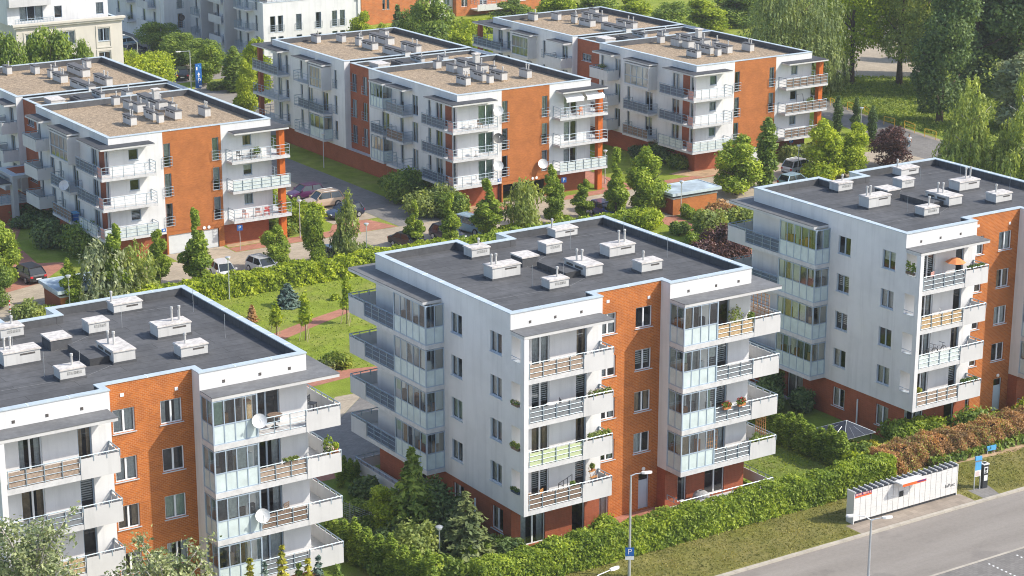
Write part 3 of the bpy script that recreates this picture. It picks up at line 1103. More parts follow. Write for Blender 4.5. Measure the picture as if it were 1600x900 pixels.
    solid_front(t2, [(12.5, -1.59), (20.4, -1.59), (20.4, 2.5)], 0.18, 0.95)
    t2.build('parapet_panel', tr)
    t3 = MB()
    railing(t3, [(12.45, -0.1), (12.45, -1.57), (20.4, -1.57), (20.4, 2.5)], 0.85, 1.2, bars=1, gap=0.9)
    t3.build('handrail', tr)
    t4 = MB()
    t4.box(-1.5, 0.0, 11.6, 17.6, -0.2, 0.2, 'slab_edge')
    tr2 = t4.build('terrace', root)
    t5 = MB()
    solid_front(t5, [(-1.49, 11.6), (-1.49, 17.58), (1.5, 17.58)], 0.18, 0.95)
    t5.build('parapet_panel', tr2)
    t6 = MB()
    railing(t6, [(-1.47, 11.6), (-1.47, 17.55), (1.5, 17.55)], 0.85, 1.2, bars=1, gap=0.8)
    t6.build('handrail', tr2)
    pp = MB()
    pp.tube([(-0.06, 4.1, -0.1), (-0.06, 4.1, 2.3)], 0.06, 'frame_white', 6)
    pp.build('rain_pipe', root)
    return root


# ------------------------------------------------------------------ the three four-storey blocks behind
BW, BH = 17.0, 12.2
BF = [2.45 + 2.95 * k for k in range(3)]
B_VENTS = [(5.08, 6.39, .62, 2.0), (7.99, 13.58, .6, 1.6), (8.22, 12.0, .9, 1.2), (10.5, 11.9, 1.0, 5.5), (8.2, 9.51, .5, 1.0), (7.88, 7.46, .5, 1.9), (7.9, 6.1, .56, .62), (9.94, 6.79, .73, 2.4), (11.28, 10.6, .42, .8),
           (13.0, 6.38, .6, 1.6), (10.09, 19.2, .7, 1.4), (7.95, 24.05, .77, 5.3), (11.17, 27.0, .7, 3.6), (7.5, 19.7, .45, 2.5), (7.7, 16.8, .67, .7), (7.77, 31.4, .8, 2.5), (7.96, 35.0, .34, .9), (4.72, 39.5, .56, 1.5), (7.4, 38.08, .54, 1.5),
           (9.0, 36.7, .53, .75), (11.05, 33.4, .89, 4.6), (13.6, 38.5, .56, 1.4)]


def block_b(name, label, loc, seed, kind, garage):
    root = thing(name, label, 'apartment block', loc, 0, 'four storey apartment blocks behind')
    rg = random.Random(seed)
    wb, bb, gb, tw = MB(), MB(), MB(), MB()
    D1, D2, D3, GX = 18.6, 24.2, 42.0, 0.75
    # south
    S1 = Wall(root, (0, 0), 0, 5.5, 2.1, BH, 'white_render', seed=seed)
    S2 = Wall(root, (5.5, 0), 0, 6.1, -0.3, BH, 'orange_tile', seed=seed + 1)
    S3 = Wall(root, (11.6, 0), 0, 5.4, 2.1, BH, 'white_render', seed=seed + 2)
    for k, z in enumerate(BF):
        if kind == 'glazed':
            S1.win(2.6, z + 0.25, 1.9, 2.2, 'd2', sill=False, name='balcony_window', fm='frame_white', style='green')
            S3.win(1.9, z + 0.25, 1.7, 2.2, 'd2', sill=False, name='balcony_window', fm='frame_white', style='half')
        else:
            S1.win(1.98, z + 1.42, 0.98, 1.05, 'w1', fm='frame_grey')
            S3.win(2.3, z + 1.42, 0.96, 1.05, 'w1', fm='frame_grey')
        S2.win(0.06, z + 0.3, 0.7, 2.3, 'd1', sill=False, name='french_window', guard=True, fm='frame_grey')
        S2.win(5.15, z + 0.3, 0.7, 2.3, 'd1', sill=False, name='french_window', guard=True, fm='frame_grey')
    S2.hole(0.18, 0.0, 5.35, 1.9)
    for q in (S1, S3):
        q.geo(wb)
    S2.geo(bb)
    MB().box(5.5, 11.6, -0.03, -0.002, 2.28, 2.36, 'orange_tile').build('brick_ledge', root)
    if garage == 'shut':
        gd = MB()
        for i in range(2):
            for j in range(5):
                gd.box(5.72 + i * 2.67, 5.68 + (i + 1) * 2.64, 0.10, 0.16, 0.0 + j * 0.385, 0.38 + j * 0.385, 'garage_door')
        gd.box(8.30, 8.38, 0.06, 0.16, 0, 1.9, 'garage_door')
        gd.build('garage_door', root)
    else:
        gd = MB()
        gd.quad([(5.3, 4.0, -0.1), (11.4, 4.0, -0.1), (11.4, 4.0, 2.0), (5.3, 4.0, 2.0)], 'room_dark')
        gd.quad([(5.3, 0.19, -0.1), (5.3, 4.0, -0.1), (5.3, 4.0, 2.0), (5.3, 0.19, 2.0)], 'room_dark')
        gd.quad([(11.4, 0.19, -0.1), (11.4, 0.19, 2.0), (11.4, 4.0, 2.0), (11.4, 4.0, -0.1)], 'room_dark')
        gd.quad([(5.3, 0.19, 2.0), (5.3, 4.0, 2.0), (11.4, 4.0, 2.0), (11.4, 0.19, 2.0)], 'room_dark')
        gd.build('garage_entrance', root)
    MB().box(5.0, 5.42, -0.04, -0.003, 2.35, 2.65, 'sign_blue').box(5.1, 5.32, -0.046, -0.04, 2.43, 2.57, 'sign_white').build('number_plate', root)
    MB().lathe([(0.16, 0), (0.16, 0.03)], (9.45, -0.03, 2.16), 'sign_white', 12, Matrix.Rotation(R(90), 3, 'X')).build('round_plate', root)
    MB().lathe([(0.16, 0), (0.16, 0.03)], (9.95, -0.03, 2.16), 'sign_white', 12, Matrix.Rotation(R(90), 3, 'X')).build('round_plate', root)
    # west face: front section, gap, rear section
    Wf = Wall(root, (0, D1), -PI / 2, D1, 2.1, BH, 'white_render', seed=seed + 3)
    gap_bb = MB()
    Wg = Wall(root, (GX, D2), -PI / 2, D2 - D1, -0.3, BH - 0.25, 'shaded_brick', seed=seed + 4)
    Wr = Wall(root, (0, D3), -PI / 2, D3 - D2, 2.1, BH, 'white_render', seed=seed + 5)
    uf, ur, ug = (lambda y: D1 - y), (lambda y: D3 - y), (lambda y: D2 - y)
    for k, z in enumerate(BF):
        d = dict(sill=False, name='balcony_door')
        Wf.win(uf(0.95), z + 0.25, 0.55, 2.2, 'd1', **d)
        Wf.win(uf(4.3), z + 0.25, 1.3, 2.2, 'd2', **d)
        if kind == 'glazed':
            Wf.win(uf(5.9), z + 0.3, 0.6, 2.2, 'd1', sill=False, name='french_window', guard=True)
            Wf.win(uf(9.2), z + 0.25, 1.2, 2.2, 'd2', **d)
            Wf.win(uf(11.8), z + 0.25, 0.8, 2.2, 'd1', **d)
            Wf.win(uf(15.8), z + 0.25, 1.6, 2.2, 'd2', **d)
            Wr.win(ur(26.7), z + 0.3, 0.7, 2.2, 'd1', sill=False, name='french_window', guard=True)
            Wr.win(ur(29.6), z + 0.25, 1.4, 2.2, 'd2', **d)
            Wr.win(ur(33.2), z + 0.25, 1.3, 2.2, 'd2', **d)
            Wr.win(ur(35.0), z + 0.3, 0.6, 2.2, 'd1', **d)
            Wg.win(ug(D2 - 0.35), z + 0.35, 1.1, 2.1, 'd2', sill=False, name='french_window', guard=True)
            Wg.win(ug(21.3), z + 0.35, 1.0, 2.1, 'd2', sill=False, name='french_window', guard=True)
        else:
            Wf.win(uf(9.4), z + 0.25, 1.4, 2.2, 'd2', **d)
            Wf.win(uf(12.9), z + 0.3, 0.55, 2.2, 'd1', sill=False, name='french_window', guard=True)
            Wf.win(uf(15.4), z + 0.25, 1.1, 2.2, 'd2', **d)
            Wf.win(uf(18.2), z + 0.25, 0.6, 2.2, 'd1', **d)
            Wr.win(ur(26.4), z + 0.25, 1.2, 2.2, 'd2', **d)
            Wr.win(ur(30.6), z + 0.3, 0.6, 2.2, 'd1', sill=False, name='french_window', guard=True)
            Wr.win(ur(34.4), z + 0.25, 1.4, 2.2, 'd2', **d)
            if k != 1:
                Wg.win(ug(23.2), z + 1.0, 1.9, 0.9, 'w3')
        Wr.win(ur(38.8), z + 0.25, 0.8, 2.2, 'd1', **d)
        Wr.win(ur(40.8), z + 0.25, 1.1, 2.2, 'd2', **d)
    for q in (Wf, Wr):
        q.geo(wb)
    Wg.geo(gap_bb)
    gap_bb.build('gap_wall', root)
    Wall(root, (GX, D1), PI, GX, 2.1, BH, 'white_render').geo(wb)
    Wall(root, (0, D2), 0, GX, 2.1, BH, 'white_render').geo(wb)
    # north and east
    Wn = Wall(root, (BW, D3), PI, BW, 2.1, BH, 'white_render', seed=seed + 6)
    We = Wall(root, (BW, 0), PI / 2, D3, 2.1, BH, 'white_render', seed=seed + 7)
    for z in BF:
        for u in (3, 7, 12):
            Wn.win(u, z + 1.1, 1.3, 1.3)
        for u in (1.2, 5.5, 10, 14.5, 21, 27, 32, 37):
            We.win(u, z + 1.1, 1.3, 1.3)
    Wn.geo(wb)
    We.geo(wb)
    wb.quad([(0, 0, 2.1), (0, D3, 2.1), (BW, D3, 2.1), (BW, 0, 2.1)], 'white_panel')
    wb.build('white_wall', root)
    bb.build('brick_wall', root)
    i = 0.35
    for p0, ang, L in (((i, i), 0, 5.5 - i), ((11.6, i), 0, BW - 11.6 - i), ((i, D3 - i), -PI / 2, D3 - 2 * i), ((BW - i, i), PI / 2, D3 - 2 * i), ((BW - i, D3 - i), PI, BW - 2 * i), ((5.5, 0), PI / 2, i), ((11.6, i), -PI / 2, i)):
        Wall(root, p0, ang, L, -0.3, 2.1, 'shaded_brick').geo(gb)
    gb.build('plinth_wall', root)
    # orange strip by the corner
    os_ = MB()
    for k, z in enumerate(BF):
        os_.box(-0.06, -0.003, 1.1, 2.3, z + 0.25, z + 2.85, 'shaded_brick')
    os_.build('brick_strip', root)
    # roofs
    roof_with_parapet(root, [(0, 0), (BW, 0), (BW, D1), (0, D1)], 11.55, BH, 'gravel', 'bitumen', 0.34)
    roof_with_parapet(root, [(GX, D1 + 0.06), (BW - 0.03, D1 + 0.06), (BW - 0.03, D2 - 0.06), (GX, D2 - 0.06)], 11.5, BH - 0.25, 'gravel', 'bitumen', 0.3)
    roof_with_parapet(root, [(0, D2), (BW, D2), (BW, D3), (0, D3)], 11.55, BH, 'gravel', 'bitumen', 0.34)
    for j, (x, y, w_, d_) in enumerate(B_VENTS):
        fl = [(0.5, 0.15, 0.55)] if j % 3 else ([(0.5, 0.12, 0.6), (0.5, 0.4, 0.6)] if d_ > 1.5 else [])
        zz = 11.552 if not (D1 < y < D2) else 11.502
        if D1 - 0.5 < y < D1 + 0.5 or D2 - d_ < y < D2: zz = 11.552
        roof_vent(root, x, y, w_, d_, zz, 0.92, 'vent_cap_dark', fl, 'side' if d_ > 1.8 else None, 0.07)
    dd = MB()
    dd.box(10.6, 11.2, 13.2, 13.8, 12.57, 13.5, 'duct').box(10.5, 11.3, 13.1, 13.9, 13.5, 13.62, 'vent_cap')
    dd.build('duct_stack', root)
    sk = MB()
    sk.box(2.6, 4.1, 21.0, 23.0, 11.502, 11.95, 'vent_render')
    s0 = sk.build('roof_hatch', root)
    MB().box(2.55, 4.15, 20.95, 23.05, 11.95, 12.05, 'vent_cap').build('hatch_lid', s0)
    MB().box(5.2, 7.2, 20.0, 22.6, 11.502, 11.98, 'bitumen').box(5.5, 7.0, 20.4, 22.2, 11.98, 12.1, 'dark_felt').build('roof_housing', root)
    MB().box(3.2, 4.6, 19.0, 20.2, 11.502, 11.72, 'vent_cap').build('skylight', root)
    # canopies
    c = MB()
    for (x0, x1, y0, y1) in ((-1.4, 4.1, -1.4, -0.003), (-1.4, -0.003, -0.003, 4.5)):
        c.box(x0, x1, y0, y1, 11.28, 11.45, 'white_panel')
        c.box(x0 - (.02 if x0 < -1 else 0), x1, y0 - (.02 if y0 < -1 else 0), y1, 11.45, 11.49, 'dark_felt')
    c.build('canopy', root)
    c = MB()
    for (x0, x1, y0, y1) in ((12.4, 18.3, -1.4, -0.003), (BW + .003, 18.3, -0.003, 2.6)):
        c.box(x0, x1, y0, y1, 11.22, 11.39, 'white_panel')
        c.box(x0, x1 + .02, y0 - (.02 if y0 < -1 else 0), y1, 11.39, 11.43, 'dark_felt')
    c.build('canopy', root)
    c = MB()
    for (x0, x1, y0, y1) in ((-1.6, -0.003, 37.7, 44.4), (-0.003, 4, D3 + .003, 44.4)):
        c.box(x0, x1, y0, y1, 11.28, 11.45, 'white_panel')
        c.box(x0 - (.02 if x0 < -1 else 0), x1, y0, y1, 11.45, 11.49, 'dark_felt')
    c.build('canopy', root)
    pl = MB()
    pl.box(17.45, 18.05, -0.85, -0.25, -0.3, 11.22, 'pillar_orange')
    pl.build('pillar', root)
    for yy in (43.6,):
        MB().box(-1.0, -0.5, yy, yy + 0.5, -0.3, 11.28, 'shaded_brick' if yy < 44 else 'pillar_orange').build('pillar', root)
    th = 0.24
    for k, z in enumerate(BF):
        scr = [None, 'blue_screen', 'grey_screen', 'pale_screen', 'wood_screen'][rg.randrange(5)]
        balcony(root, [(-1.4, 4.15, -1.4, -0.003), (-1.4, -0.003, -0.003, 5.0)], z, th, rails=[[(-1.36, 5.0), (-1.36, -1.36), (4.1, -1.36), (4.1, -0.05)]], screen='blue_screen' if kind == 'glazed' or k else 'pale_screen', screen_paths=[[(-1.38, 0.5), (-1.38, 4.9)]] if k or kind == 'glazed' else [[(-1.38, 0.5), (-1.38, 4.9)], [(-1.3, -1.38), (4.05, -1.38)]])
        MB().box(-1.33, -1.31, -1.2, -0.2, z + th, z + 1.25, 'fabric_pink').build('privacy_screen', root)
        balcony(root, [(12.05, 18.35, -1.4, -0.003), (BW + .003, 18.35, -0.003, 3.2)], z, th, rails=[[(12.1, -0.05), (12.1, -1.36), (18.31, -1.36), (18.31, 3.15), (BW + .05, 3.15)]],
                screen={'glazed': (None, None, 'pale_screen')[2 - k] if k != 0 else 'pale_screen', 'box': 'pale_screen' if k == 1 and seed == 41 else ('brown_screen' if seed == 43 else None)}[kind], screen_paths=[[(12.15, -1.36), (18.25, -1.36)]])
        # rear corner
        balcony(root, [(-1.6, -0.003, 37.7, 44.4), (-0.003, 4, D3 + .003, 44.4)], z, th, rails=[[(-0.05, 37.75), (-1.56, 37.75), (-1.56, 44.35), (4, 44.35)]], screen='blue_screen' if k == 2 else None, screen_paths=[[(-1.58, 37.9), (-1.58, 44.2)]])
        if kind == 'glazed':
            balcony(root, [(-1.3, -0.003, 9.1, 12.7)], z, th, rails=[[(-0.05, 9.15), (-1.26, 9.15), (-1.26, 12.65), (-0.05, 12.65)]], screen=None if k == 0 else 'grey_screen' if k == 2 else 'brown_screen', screen_paths=[[(-1.27, 9.2), (-1.27, 12.6)]])
            balcony(root, [(-1.2, -0.003, 13.5, 16.3)], z, th, rails=[[(-0.05, 13.55), (-1.16, 13.55), (-1.16, 16.25), (-0.05, 16.25)]] if k == 1 else (), screen='blue_screen' if k == 1 else None, screen_paths=[[(-1.17, 13.6), (-1.17, 16.2)]])
            if k != 1:
                glazed_bay(root, [(-0.02, 16.25), (-1.15, 16.25), (-1.15, 13.55), (-0.02, 13.55)], z + th, z + 2.85, (1, 4, 1), 'frame_grey')
            balcony(root, [(-1.2, -0.003, 30.9, 34.5)], z, th, rails=[[(-0.05, 30.95), (-1.16, 30.95), (-1.16, 34.45), (-0.05, 34.45)]], screen='blue_screen' if k == 1 else None, screen_paths=[[(-1.17, 30.9), (-1.17, 33.5)]])
            if k < 2:
                balcony(root, [(-1.2, -0.003, 27.2, 30.6)], z, th, rails=[[(-0.05, 27.25), (-1.16, 27.25), (-1.16, 30.55)]] if k else (), screen='blue_screen' if k else None, screen_paths=[[(-1.17, 27.3), (-1.17, 30.5)]])
            if k == 0:
                glazed_bay(root, [(-0.02, 30.55), (-1.15, 30.55), (-1.15, 27.25), (-0.02, 27.25)], z + th, z + 2.85, (1, 3, 1), 'frame_grey')
        else:
            if k < 2:
                balcony(root, [(-1.4, -0.003, 7.0, 11.9)], z, th, rails=[[(-0.05, 7.05), (-1.36, 7.05), (-1.36, 11.85), (-0.05, 11.85)]], screen='blue_screen' if k else 'brown_screen', screen_paths=[[(-1.37, 7.1), (-1.37, 11.8)]])
                balcony(root, [(-1.2, -0.003, 31.6, 36.0)], z, th, rails=[[(-0.05, 31.65), (-1.16, 31.65), (-1.16, 35.9)]], screen=None, screen_paths=[[(-1.17, 31.7), (-1.17, 35.9)]])
            balcony(root, [(-1.7, -0.003, 14.6, 18.2)], z, th, solids=[[(-0.03, 14.59), (-1.69, 14.59), (-1.69, 18.19), (-0.03, 18.19)]])
            balcony(root, [(-1.7, -0.003, 24.3, 27.7)], z, th, solids=[[(-0.03, 24.29), (-1.69, 24.29), (-1.69, 27.69), (-0.03, 27.69)]])
    if kind == 'glazed':
        for y0, y1 in ((9.1, 12.85), (13.5, 16.5), (31.2, 34.8), (27.2, 30.6)):
            canopy(root, -1.3, -0.003, y0, y1 - 0.1, 11.42, 'dark_felt')
        box_window(root, 27.4, 30.5, BF[2])
    else:
        for y0, y1 in ((14.5, 18.3), (7.1, 12.1), (24.3, 27.9), (31.6, 36.0)):
            canopy(root, -1.3, -0.003, y0, y1, 11.42, 'dark_felt')
        box_window(root, 7.2, 12.0, BF[2])
        box_window(root, 32.0, 35.9, BF[2])
        porch(root)
    return root


def porch(root):
    m = MB()
    m.box(-2.7, 0.74, 19.2, 23.6, 4.75, 5.05, 'grey_render').box(-2.75, 0.74, 19.15, 23.65, 5.05, 5.12, 'coping')
    o = m.build('porch_roof', root)
    MB().box(-2.0, 0.1, 20.0, 22.8, 5.12, 5.16, 'shaded_brick').build('porch_roof_panel', o)
    MB().box(-2.65, -2.15, 19.3, 20.2, -0.2, 4.75, 'grey_render').build('porch_pillar', root)
    m = MB()
    m.box(-4.6, -2.72, 19.6, 22.6, 4.1, 4.28, 'white_panel').box(-4.65, -2.72, 19.55, 22.65, 4.28, 4.34, 'dark_felt')
    m.build('porch_canopy', root)
    m = MB()
    m.box(-5.6, -0.1, 20.4, 24.0, 0, 1.9, 'shaded_brick').box(-5.65, -0.1, 20.35, 24.05, 1.9, 2.0, 'slab_edge')
    st = m.build('entrance_stair', root)
    m = MB()
    railing(m, [(-0.2, 20.45), (-5.55, 20.45), (-5.55, 23.9)], 2.0, 3.0, bars=5, gap=0.7)
    m.build('railing', st)


def box_window(root, y0, y1, z):
    """white box bay with a large gridded window towards -x"""
    mb = MB()
    x = -1.25
    t = 0.16
    zt = z + 2.72
    mb.box(x, -0.003, y0, y0 + t, z, zt, 'white_panel').box(x, -0.003, y1 - t, y1, z, zt, 'white_panel')
    mb.box(x, -0.003, y0 + t, y1 - t, z, z + 0.22, 'white_panel').box(x, -0.003, y0 + t, y1 - t, zt - 0.14, zt, 'white_panel')
    o = mb.build('box_bay', root)
    f, g = MB(), MB()
    n = 4
    ya, yb, za, zb = y0 + t, y1 - t, z + 0.22, zt - 0.14
    for i in range(n + 1):
        y = ya + (yb - ya) * i / n
        f.box(x + 0.05, x + 0.12, y - 0.035, y + 0.035, za, zb, 'frame_grey')
    for zz in (za + 0.03, za + 1.0, zb - 0.03):
        f.box(x + 0.045, x + 0.125, ya, yb, zz - 0.035, zz + 0.035, 'frame_grey')
    for i in range(n):
        p, q = ya + (yb - ya) * i / n, ya + (yb - ya) * (i + 1) / n
        g.quad([(x + 0.085, q, za), (x + 0.085, p, za), (x + 0.085, p, zb), (x + 0.085, q, zb)], 'bay_glass')
    f.build('window_frame', o)
    g.build('pane', o)
# ------------------------------------------------------------------ vegetation
def leaf_mesh(name, P, size, mat, nrm=None, aspect=1.6, droop=0.0, seed=1, up=0.35, jitter=0.8):
    """one small quad per point P (N,3); nrm (N,3) preferred outward directions"""
    rs = np.random.RandomState(seed)
    N = len(P)
    d = rs.normal(size=(N, 3)) * jitter
    if nrm is not None:
        d += nrm
    d[:, 2] += up
    d /= np.linalg.norm(d, axis=1, keepdims=True) + 1e-9
    t = rs.normal(size=(N, 3))
    if droop:
        t *= (1 - droop)
        t[:, 2] -= droop * 2
    a = np.cross(d, t)
    a /= np.linalg.norm(a, axis=1, keepdims=True) + 1e-9
    b = np.cross(a, d)
    s = (size * (0.65 + 0.7 * rs.rand(N)))[:, None] if not hasattr(size, '__len__') else size[:, None]
    L = s * aspect * 0.5
    Wd = s * 0.5
    V = np.stack([P - b * L, P + a * Wd * 0.9 - b * L * 0.1, P + b * L, P - a * Wd * 0.9 - b * L * 0.1], axis=1).reshape(-1, 3)
    me = bpy.data.meshes.new(name)
    me.vertices.add(4 * N)
    me.vertices.foreach_set('co', V.astype(np.float32).ravel())
    me.loops.add(4 * N)
    me.loops.foreach_set('vertex_index', np.arange(4 * N, dtype=np.int32))
    me.polygons.add(N)
    me.polygons.foreach_set('loop_start', np.arange(0, 4 * N, 4, dtype=np.int32))
    me.polygons.foreach_set('loop_total', np.full(N, 4, dtype=np.int32))
    me.materials.append(M[mat])
    me.update(calc_edges=True)
    me.validate()
    return me


def lobes_points(lobes, n, seed, shell=0.55):
    """points in the outer part of a set of ellipsoids (cx, cy, cz, rx, ry, rz)"""
    rs = np.random.RandomState(seed)
    L = np.array(lobes, float)
    wgt = (L[:, 3] * L[:, 4] + L[:, 4] * L[:, 5] + L[:, 3] * L[:, 5])
    idx = rs.choice(len(L), n, p=wgt / wgt.sum())
    d = rs.normal(size=(n, 3))
    d /= np.linalg.norm(d, axis=1, keepdims=True)
    rad = (shell ** 3 + (1 - shell ** 3) * rs.rand(n)) ** (1 / 3)
    rad *= 1 + 0.10 * rs.normal(size=n)
    P = L[idx, :3] + d * L[idx, 3:] * rad[:, None]
    return P, d


def crown_lobes(h0, h1, rad, seed, n=11, prof='round'):
    """clumps that fill a crown between heights h0 and h1"""
    rg = random.Random(seed)
    out = []
    H = h1 - h0
    for i in range(n):
        t = (i + 0.5) / n
        if prof == 'round':
            rr = rad * math.sqrt(max(0.05, 1 - (2 * (t * 0.92 + 0.03) - 1) ** 2))
        elif prof == 'cone':
            rr = rad * (1.02 - t) ** 0.8
        elif prof == 'dome':
            rr = rad * math.sqrt(max(0.06, 1 - (t * 0.96) ** 2.4))
        elif prof == 'column':
            rr = rad * min(1, (0.62 + t * 1.6)) * (1 if t < 0.5 else max(0.42, 1 - (t - 0.5) * 1.35)) * rg.uniform(0.8, 1.15)
        elif prof == 'neck':
            rr = rad * min(1, (0.62 + t * 1.6)) * (1 if t < 0.36 else max(0.34, 1 - (t - 0.36) * 2.0)) * rg.uniform(0.86, 1.14)
        elif prof == 'spire':
            rr = rad * min(1, 0.7 + t * 1.5) * (1 if t < 0.7 else max(0.25, 1 - (t - 0.7) * 2.4))
        else:
            rr = rad
        k = 1 if prof in ('column', 'spire', 'neck') and rad < 1.3 else (2 if rr < rad * 0.6 else 3)
        for j in range(k):
            an = rg.uniform(0, 2 * PI)
            e = rr * (0.12 if k == 1 else rg.uniform(0.35, 0.62))
            s = rr * (rg.uniform(0.75, 1.0) if k == 1 else rg.uniform(0.42, 0.62))
            z = h0 + H * t + rg.uniform(-0.04, 0.04) * H
            sz = max(s * rg.uniform(0.7, 1.0), H / n * (0.8 if k > 1 else 0.9))
            z = min(z, h1 - sz * 0.8)
            out.append((e * math.cos(an), e * math.sin(an), z, s, s, sz))
    return out


def trunk_mesh(h, r0, lean, seed, limbs, spread, h0, mat='bark', top=0.75):
    rg = random.Random(seed)
    mb = MB()
    pts, rad = [], []
    for i in range(6):
        t = i / 5
        pts.append((lean * t * t + rg.uniform(-.04, .04) * h * 0.1, rg.uniform(-.04, .04) * h * 0.1, h * top * t - 0.15))
        rad.append(r0 * (1.25 if i == 0 else 1) * (1 - 0.75 * t))
    mb.tube(pts, rad, mat, 7)
    for i in range(limbs):
        t = rg.uniform(h0 / (h * top) * 0.9, 0.92)
        j = min(4, int(t * 5))
        p = Vector(pts[j]).lerp(Vector(pts[j + 1]), t * 5 - j)
        an = rg.uniform(0, 2 * PI)
        L = spread * rg.uniform(0.5, 0.85)
        q = p + Vector((math.cos(an) * L, math.sin(an) * L, L * rg.uniform(0.4, 1.0)))
        m_ = p.lerp(q, 0.5) + Vector((0, 0, -0.08 * L))
        mb.tube([p, m_, q], [r0 * 0.42 * (1 - 0.5 * t), r0 * 0.28 * (1 - .4 * t), r0 * 0.1], mat, 5)
    return mb.mesh('trunk', True)


SPECIES = {
    # name: profile, crown base share, radius share of height, leaves, leaf size, material, bark
    'column': ('column', 0.08, 0.165, 9000, 0.18, 'leaf_bright', 'bark'),
    'neck': ('neck', 0.08, 0.165, 8500, 0.18, 'leaf_bright', 'bark'),
    'park_lime': ('dome', 0.18, 0.26, 12000, 0.27, 'leaf_lime', 'bark'),
    'maple': ('dome', 0.14, 0.30, 11500, 0.21, 'leaf_bright', 'bark'),
    'lime_maple': ('dome', 0.12, 0.34, 13000, 0.21, 'leaf_lime', 'bark'),
    'globe': ('round', 0.05, 0.50, 14000, 0.22, 'leaf_lime', 'bark'),
    'dark_round': ('round', 0.06, 0.46, 15000, 0.29, 'leaf_mid', 'bark'),
    'mid_tree': ('dome', 0.12, 0.36, 15000, 0.29, 'leaf_mid', 'bark'),
    'plum': ('round', 0.12, 0.40, 9000, 0.2, 'leaf_purple', 'bark'),
    'spire': ('spire', 0.03, 0.11, 5200, 0.17, 'leaf_thuja', 'bark'),
    'dark_spire': ('spire', 0.03, 0.11, 5200, 0.17, 'leaf_dark', 'bark'),
    'twin': ('spire', 0.02, 0.13, 5200, 0.21, 'leaf_mid', 'bark'),
    'park': ('dome', 0.22, 0.30, 15000, 0.27, 'leaf_olive', 'bark'),
    'poplar': ('round', 0.10, 0.24, 20000, 0.27, 'leaf_dark', 'bark'),
    'big_tree': ('dome', 0.24, 0.30, 20000, 0.27, 'leaf_mid', 'bark'),
    'silver': ('dome', 0.10, 0.36, 9000, 0.24, 'leaf_silver', 'bark_pale'),
}


def tree_proto(sp, h, seed, rad=None):
    prof, hb, rs, n, ls, lm, bk = SPECIES[sp]
    rad = rad or h * rs
    lob = crown_lobes(h * hb, h, rad, seed, n=9 if prof in ('column', 'spire', 'neck') else 6, prof=prof)
    P, d = lobes_points(lob, n, seed, 0.6)
    P[:, 2] = np.maximum(P[:, 2], h * hb * 0.7)
    cm = leaf_mesh('crown', P, ls, lm, d * 0.9, seed=seed)
    tm = trunk_mesh(h, max(0.07, h * 0.022), 0.0, seed, 7 if prof not in ('column', 'spire', 'neck') else 3, rad, h * hb, bk)
    return tm, cm


def plant(name, label, cat, p, tm, cm, rz, s=1.0, group=None, trunk='trunk'):
    t = thing(name, label, cat, (p[0], p[1], 0), rz, group)
    t.scale = s if hasattr(s, '__len__') else (s, s, s)
    if tm: link('trunk', tm, t)
    link('crown', cm, t)
    return t


def tree(sp, name, label, p, h, rad=None, seed=None, group=None, cat='tree', var=0):
    """a tree of a species; meshes are shared between trees of one kind and variety"""
    prof, hb, rs, n, ls, lm, bk = SPECIES[sp]
    H0 = {'poplar': 20.0, 'park_lime': 20.0, 'park': 20.0, 'big_tree': 20.0, 'mid_tree': 12.0, 'dark_round': 11.0}.get(sp, 8.0)
    key = (sp, var)
    tm, cm = cached(key, lambda: tree_proto(sp, H0, 100 + var * 17 + len(sp)))
    s = h / H0
    sx = s if rad is None else rad / (H0 * rs)
    return plant(name, label, cat, p, tm, cm, (var * 2.1 + p[0] * 0.7) % 6.28, (sx, sx, s), group)


def weeping(name, label, p, h, rad, n_str, lm, bk, seed, leaf=0.34, group=None, lo=0.12, prof='dome', cat='tree', Ls=(0.10, 0.30), stems=1):
    """hanging strands of narrow leaves"""
    rs = np.random.RandomState(seed)
    lob = []
    for s_ in range(stems):
        l_ = crown_lobes(h * lo, h * (1 - 0.12 * s_), rad * (1 if stems == 1 else 0.62), seed + s_, n=7, prof=prof)
        ox, oy = (0, 0) if stems == 1 else (rad * 0.5 * math.cos(2.4 * s_), rad * 0.5 * math.sin(2.4 * s_))
        lob += [(a + ox, b + oy, c, d, e, f) for a, b, c, d, e, f in l_]
    A, d = lobes_points(lob, n_str, seed, 0.7)
    pts, nr = [], []
    for i in range(n_str):
        L = h * rs.uniform(*Ls)
        k = max(4, int(L / (leaf * 0.62)))
        t = np.linspace(0, 1, k)[:, None]
        out = np.array([d[i, 0], d[i, 1], 0])
        q = A[i] + out * (0.25 * L * t * (1 - 0.4 * t)) + np.array([0, 0, -1.0]) * L * t ** 1.3
        q += rs.normal(size=q.shape) * 0.07
        pts.append(q)
        nr.append(np.repeat(d[i][None], k, 0))
    P = np.concatenate(pts)
    nr = np.concatenate(nr)
    keep = P[:, 2] > h * 0.04
    P, nr = P[keep], nr[keep]
    cm = leaf_mesh('crown', P, leaf, lm, nr * 1.2, aspect=2.3, droop=0.7, seed=seed, up=0.2, jitter=0.7)
    t_ = thing(name, label, cat, (p[0], p[1], 0), 0, group)
    for s_ in range(stems):
        ox, oy = (0, 0) if stems == 1 else (rad * 0.5 * math.cos(2.4 * s_), rad * 0.5 * math.sin(2.4 * s_))
        tm = trunk_mesh(h * (1 - 0.12 * s_), max(0.1, h * 0.022), 0.2, seed + s_, 6, rad * 0.42, h * 0.2, bk, 0.72)
        link('trunk', tm, t_, (ox, oy, 0))
    link('crown', cm, t_)
    return t_


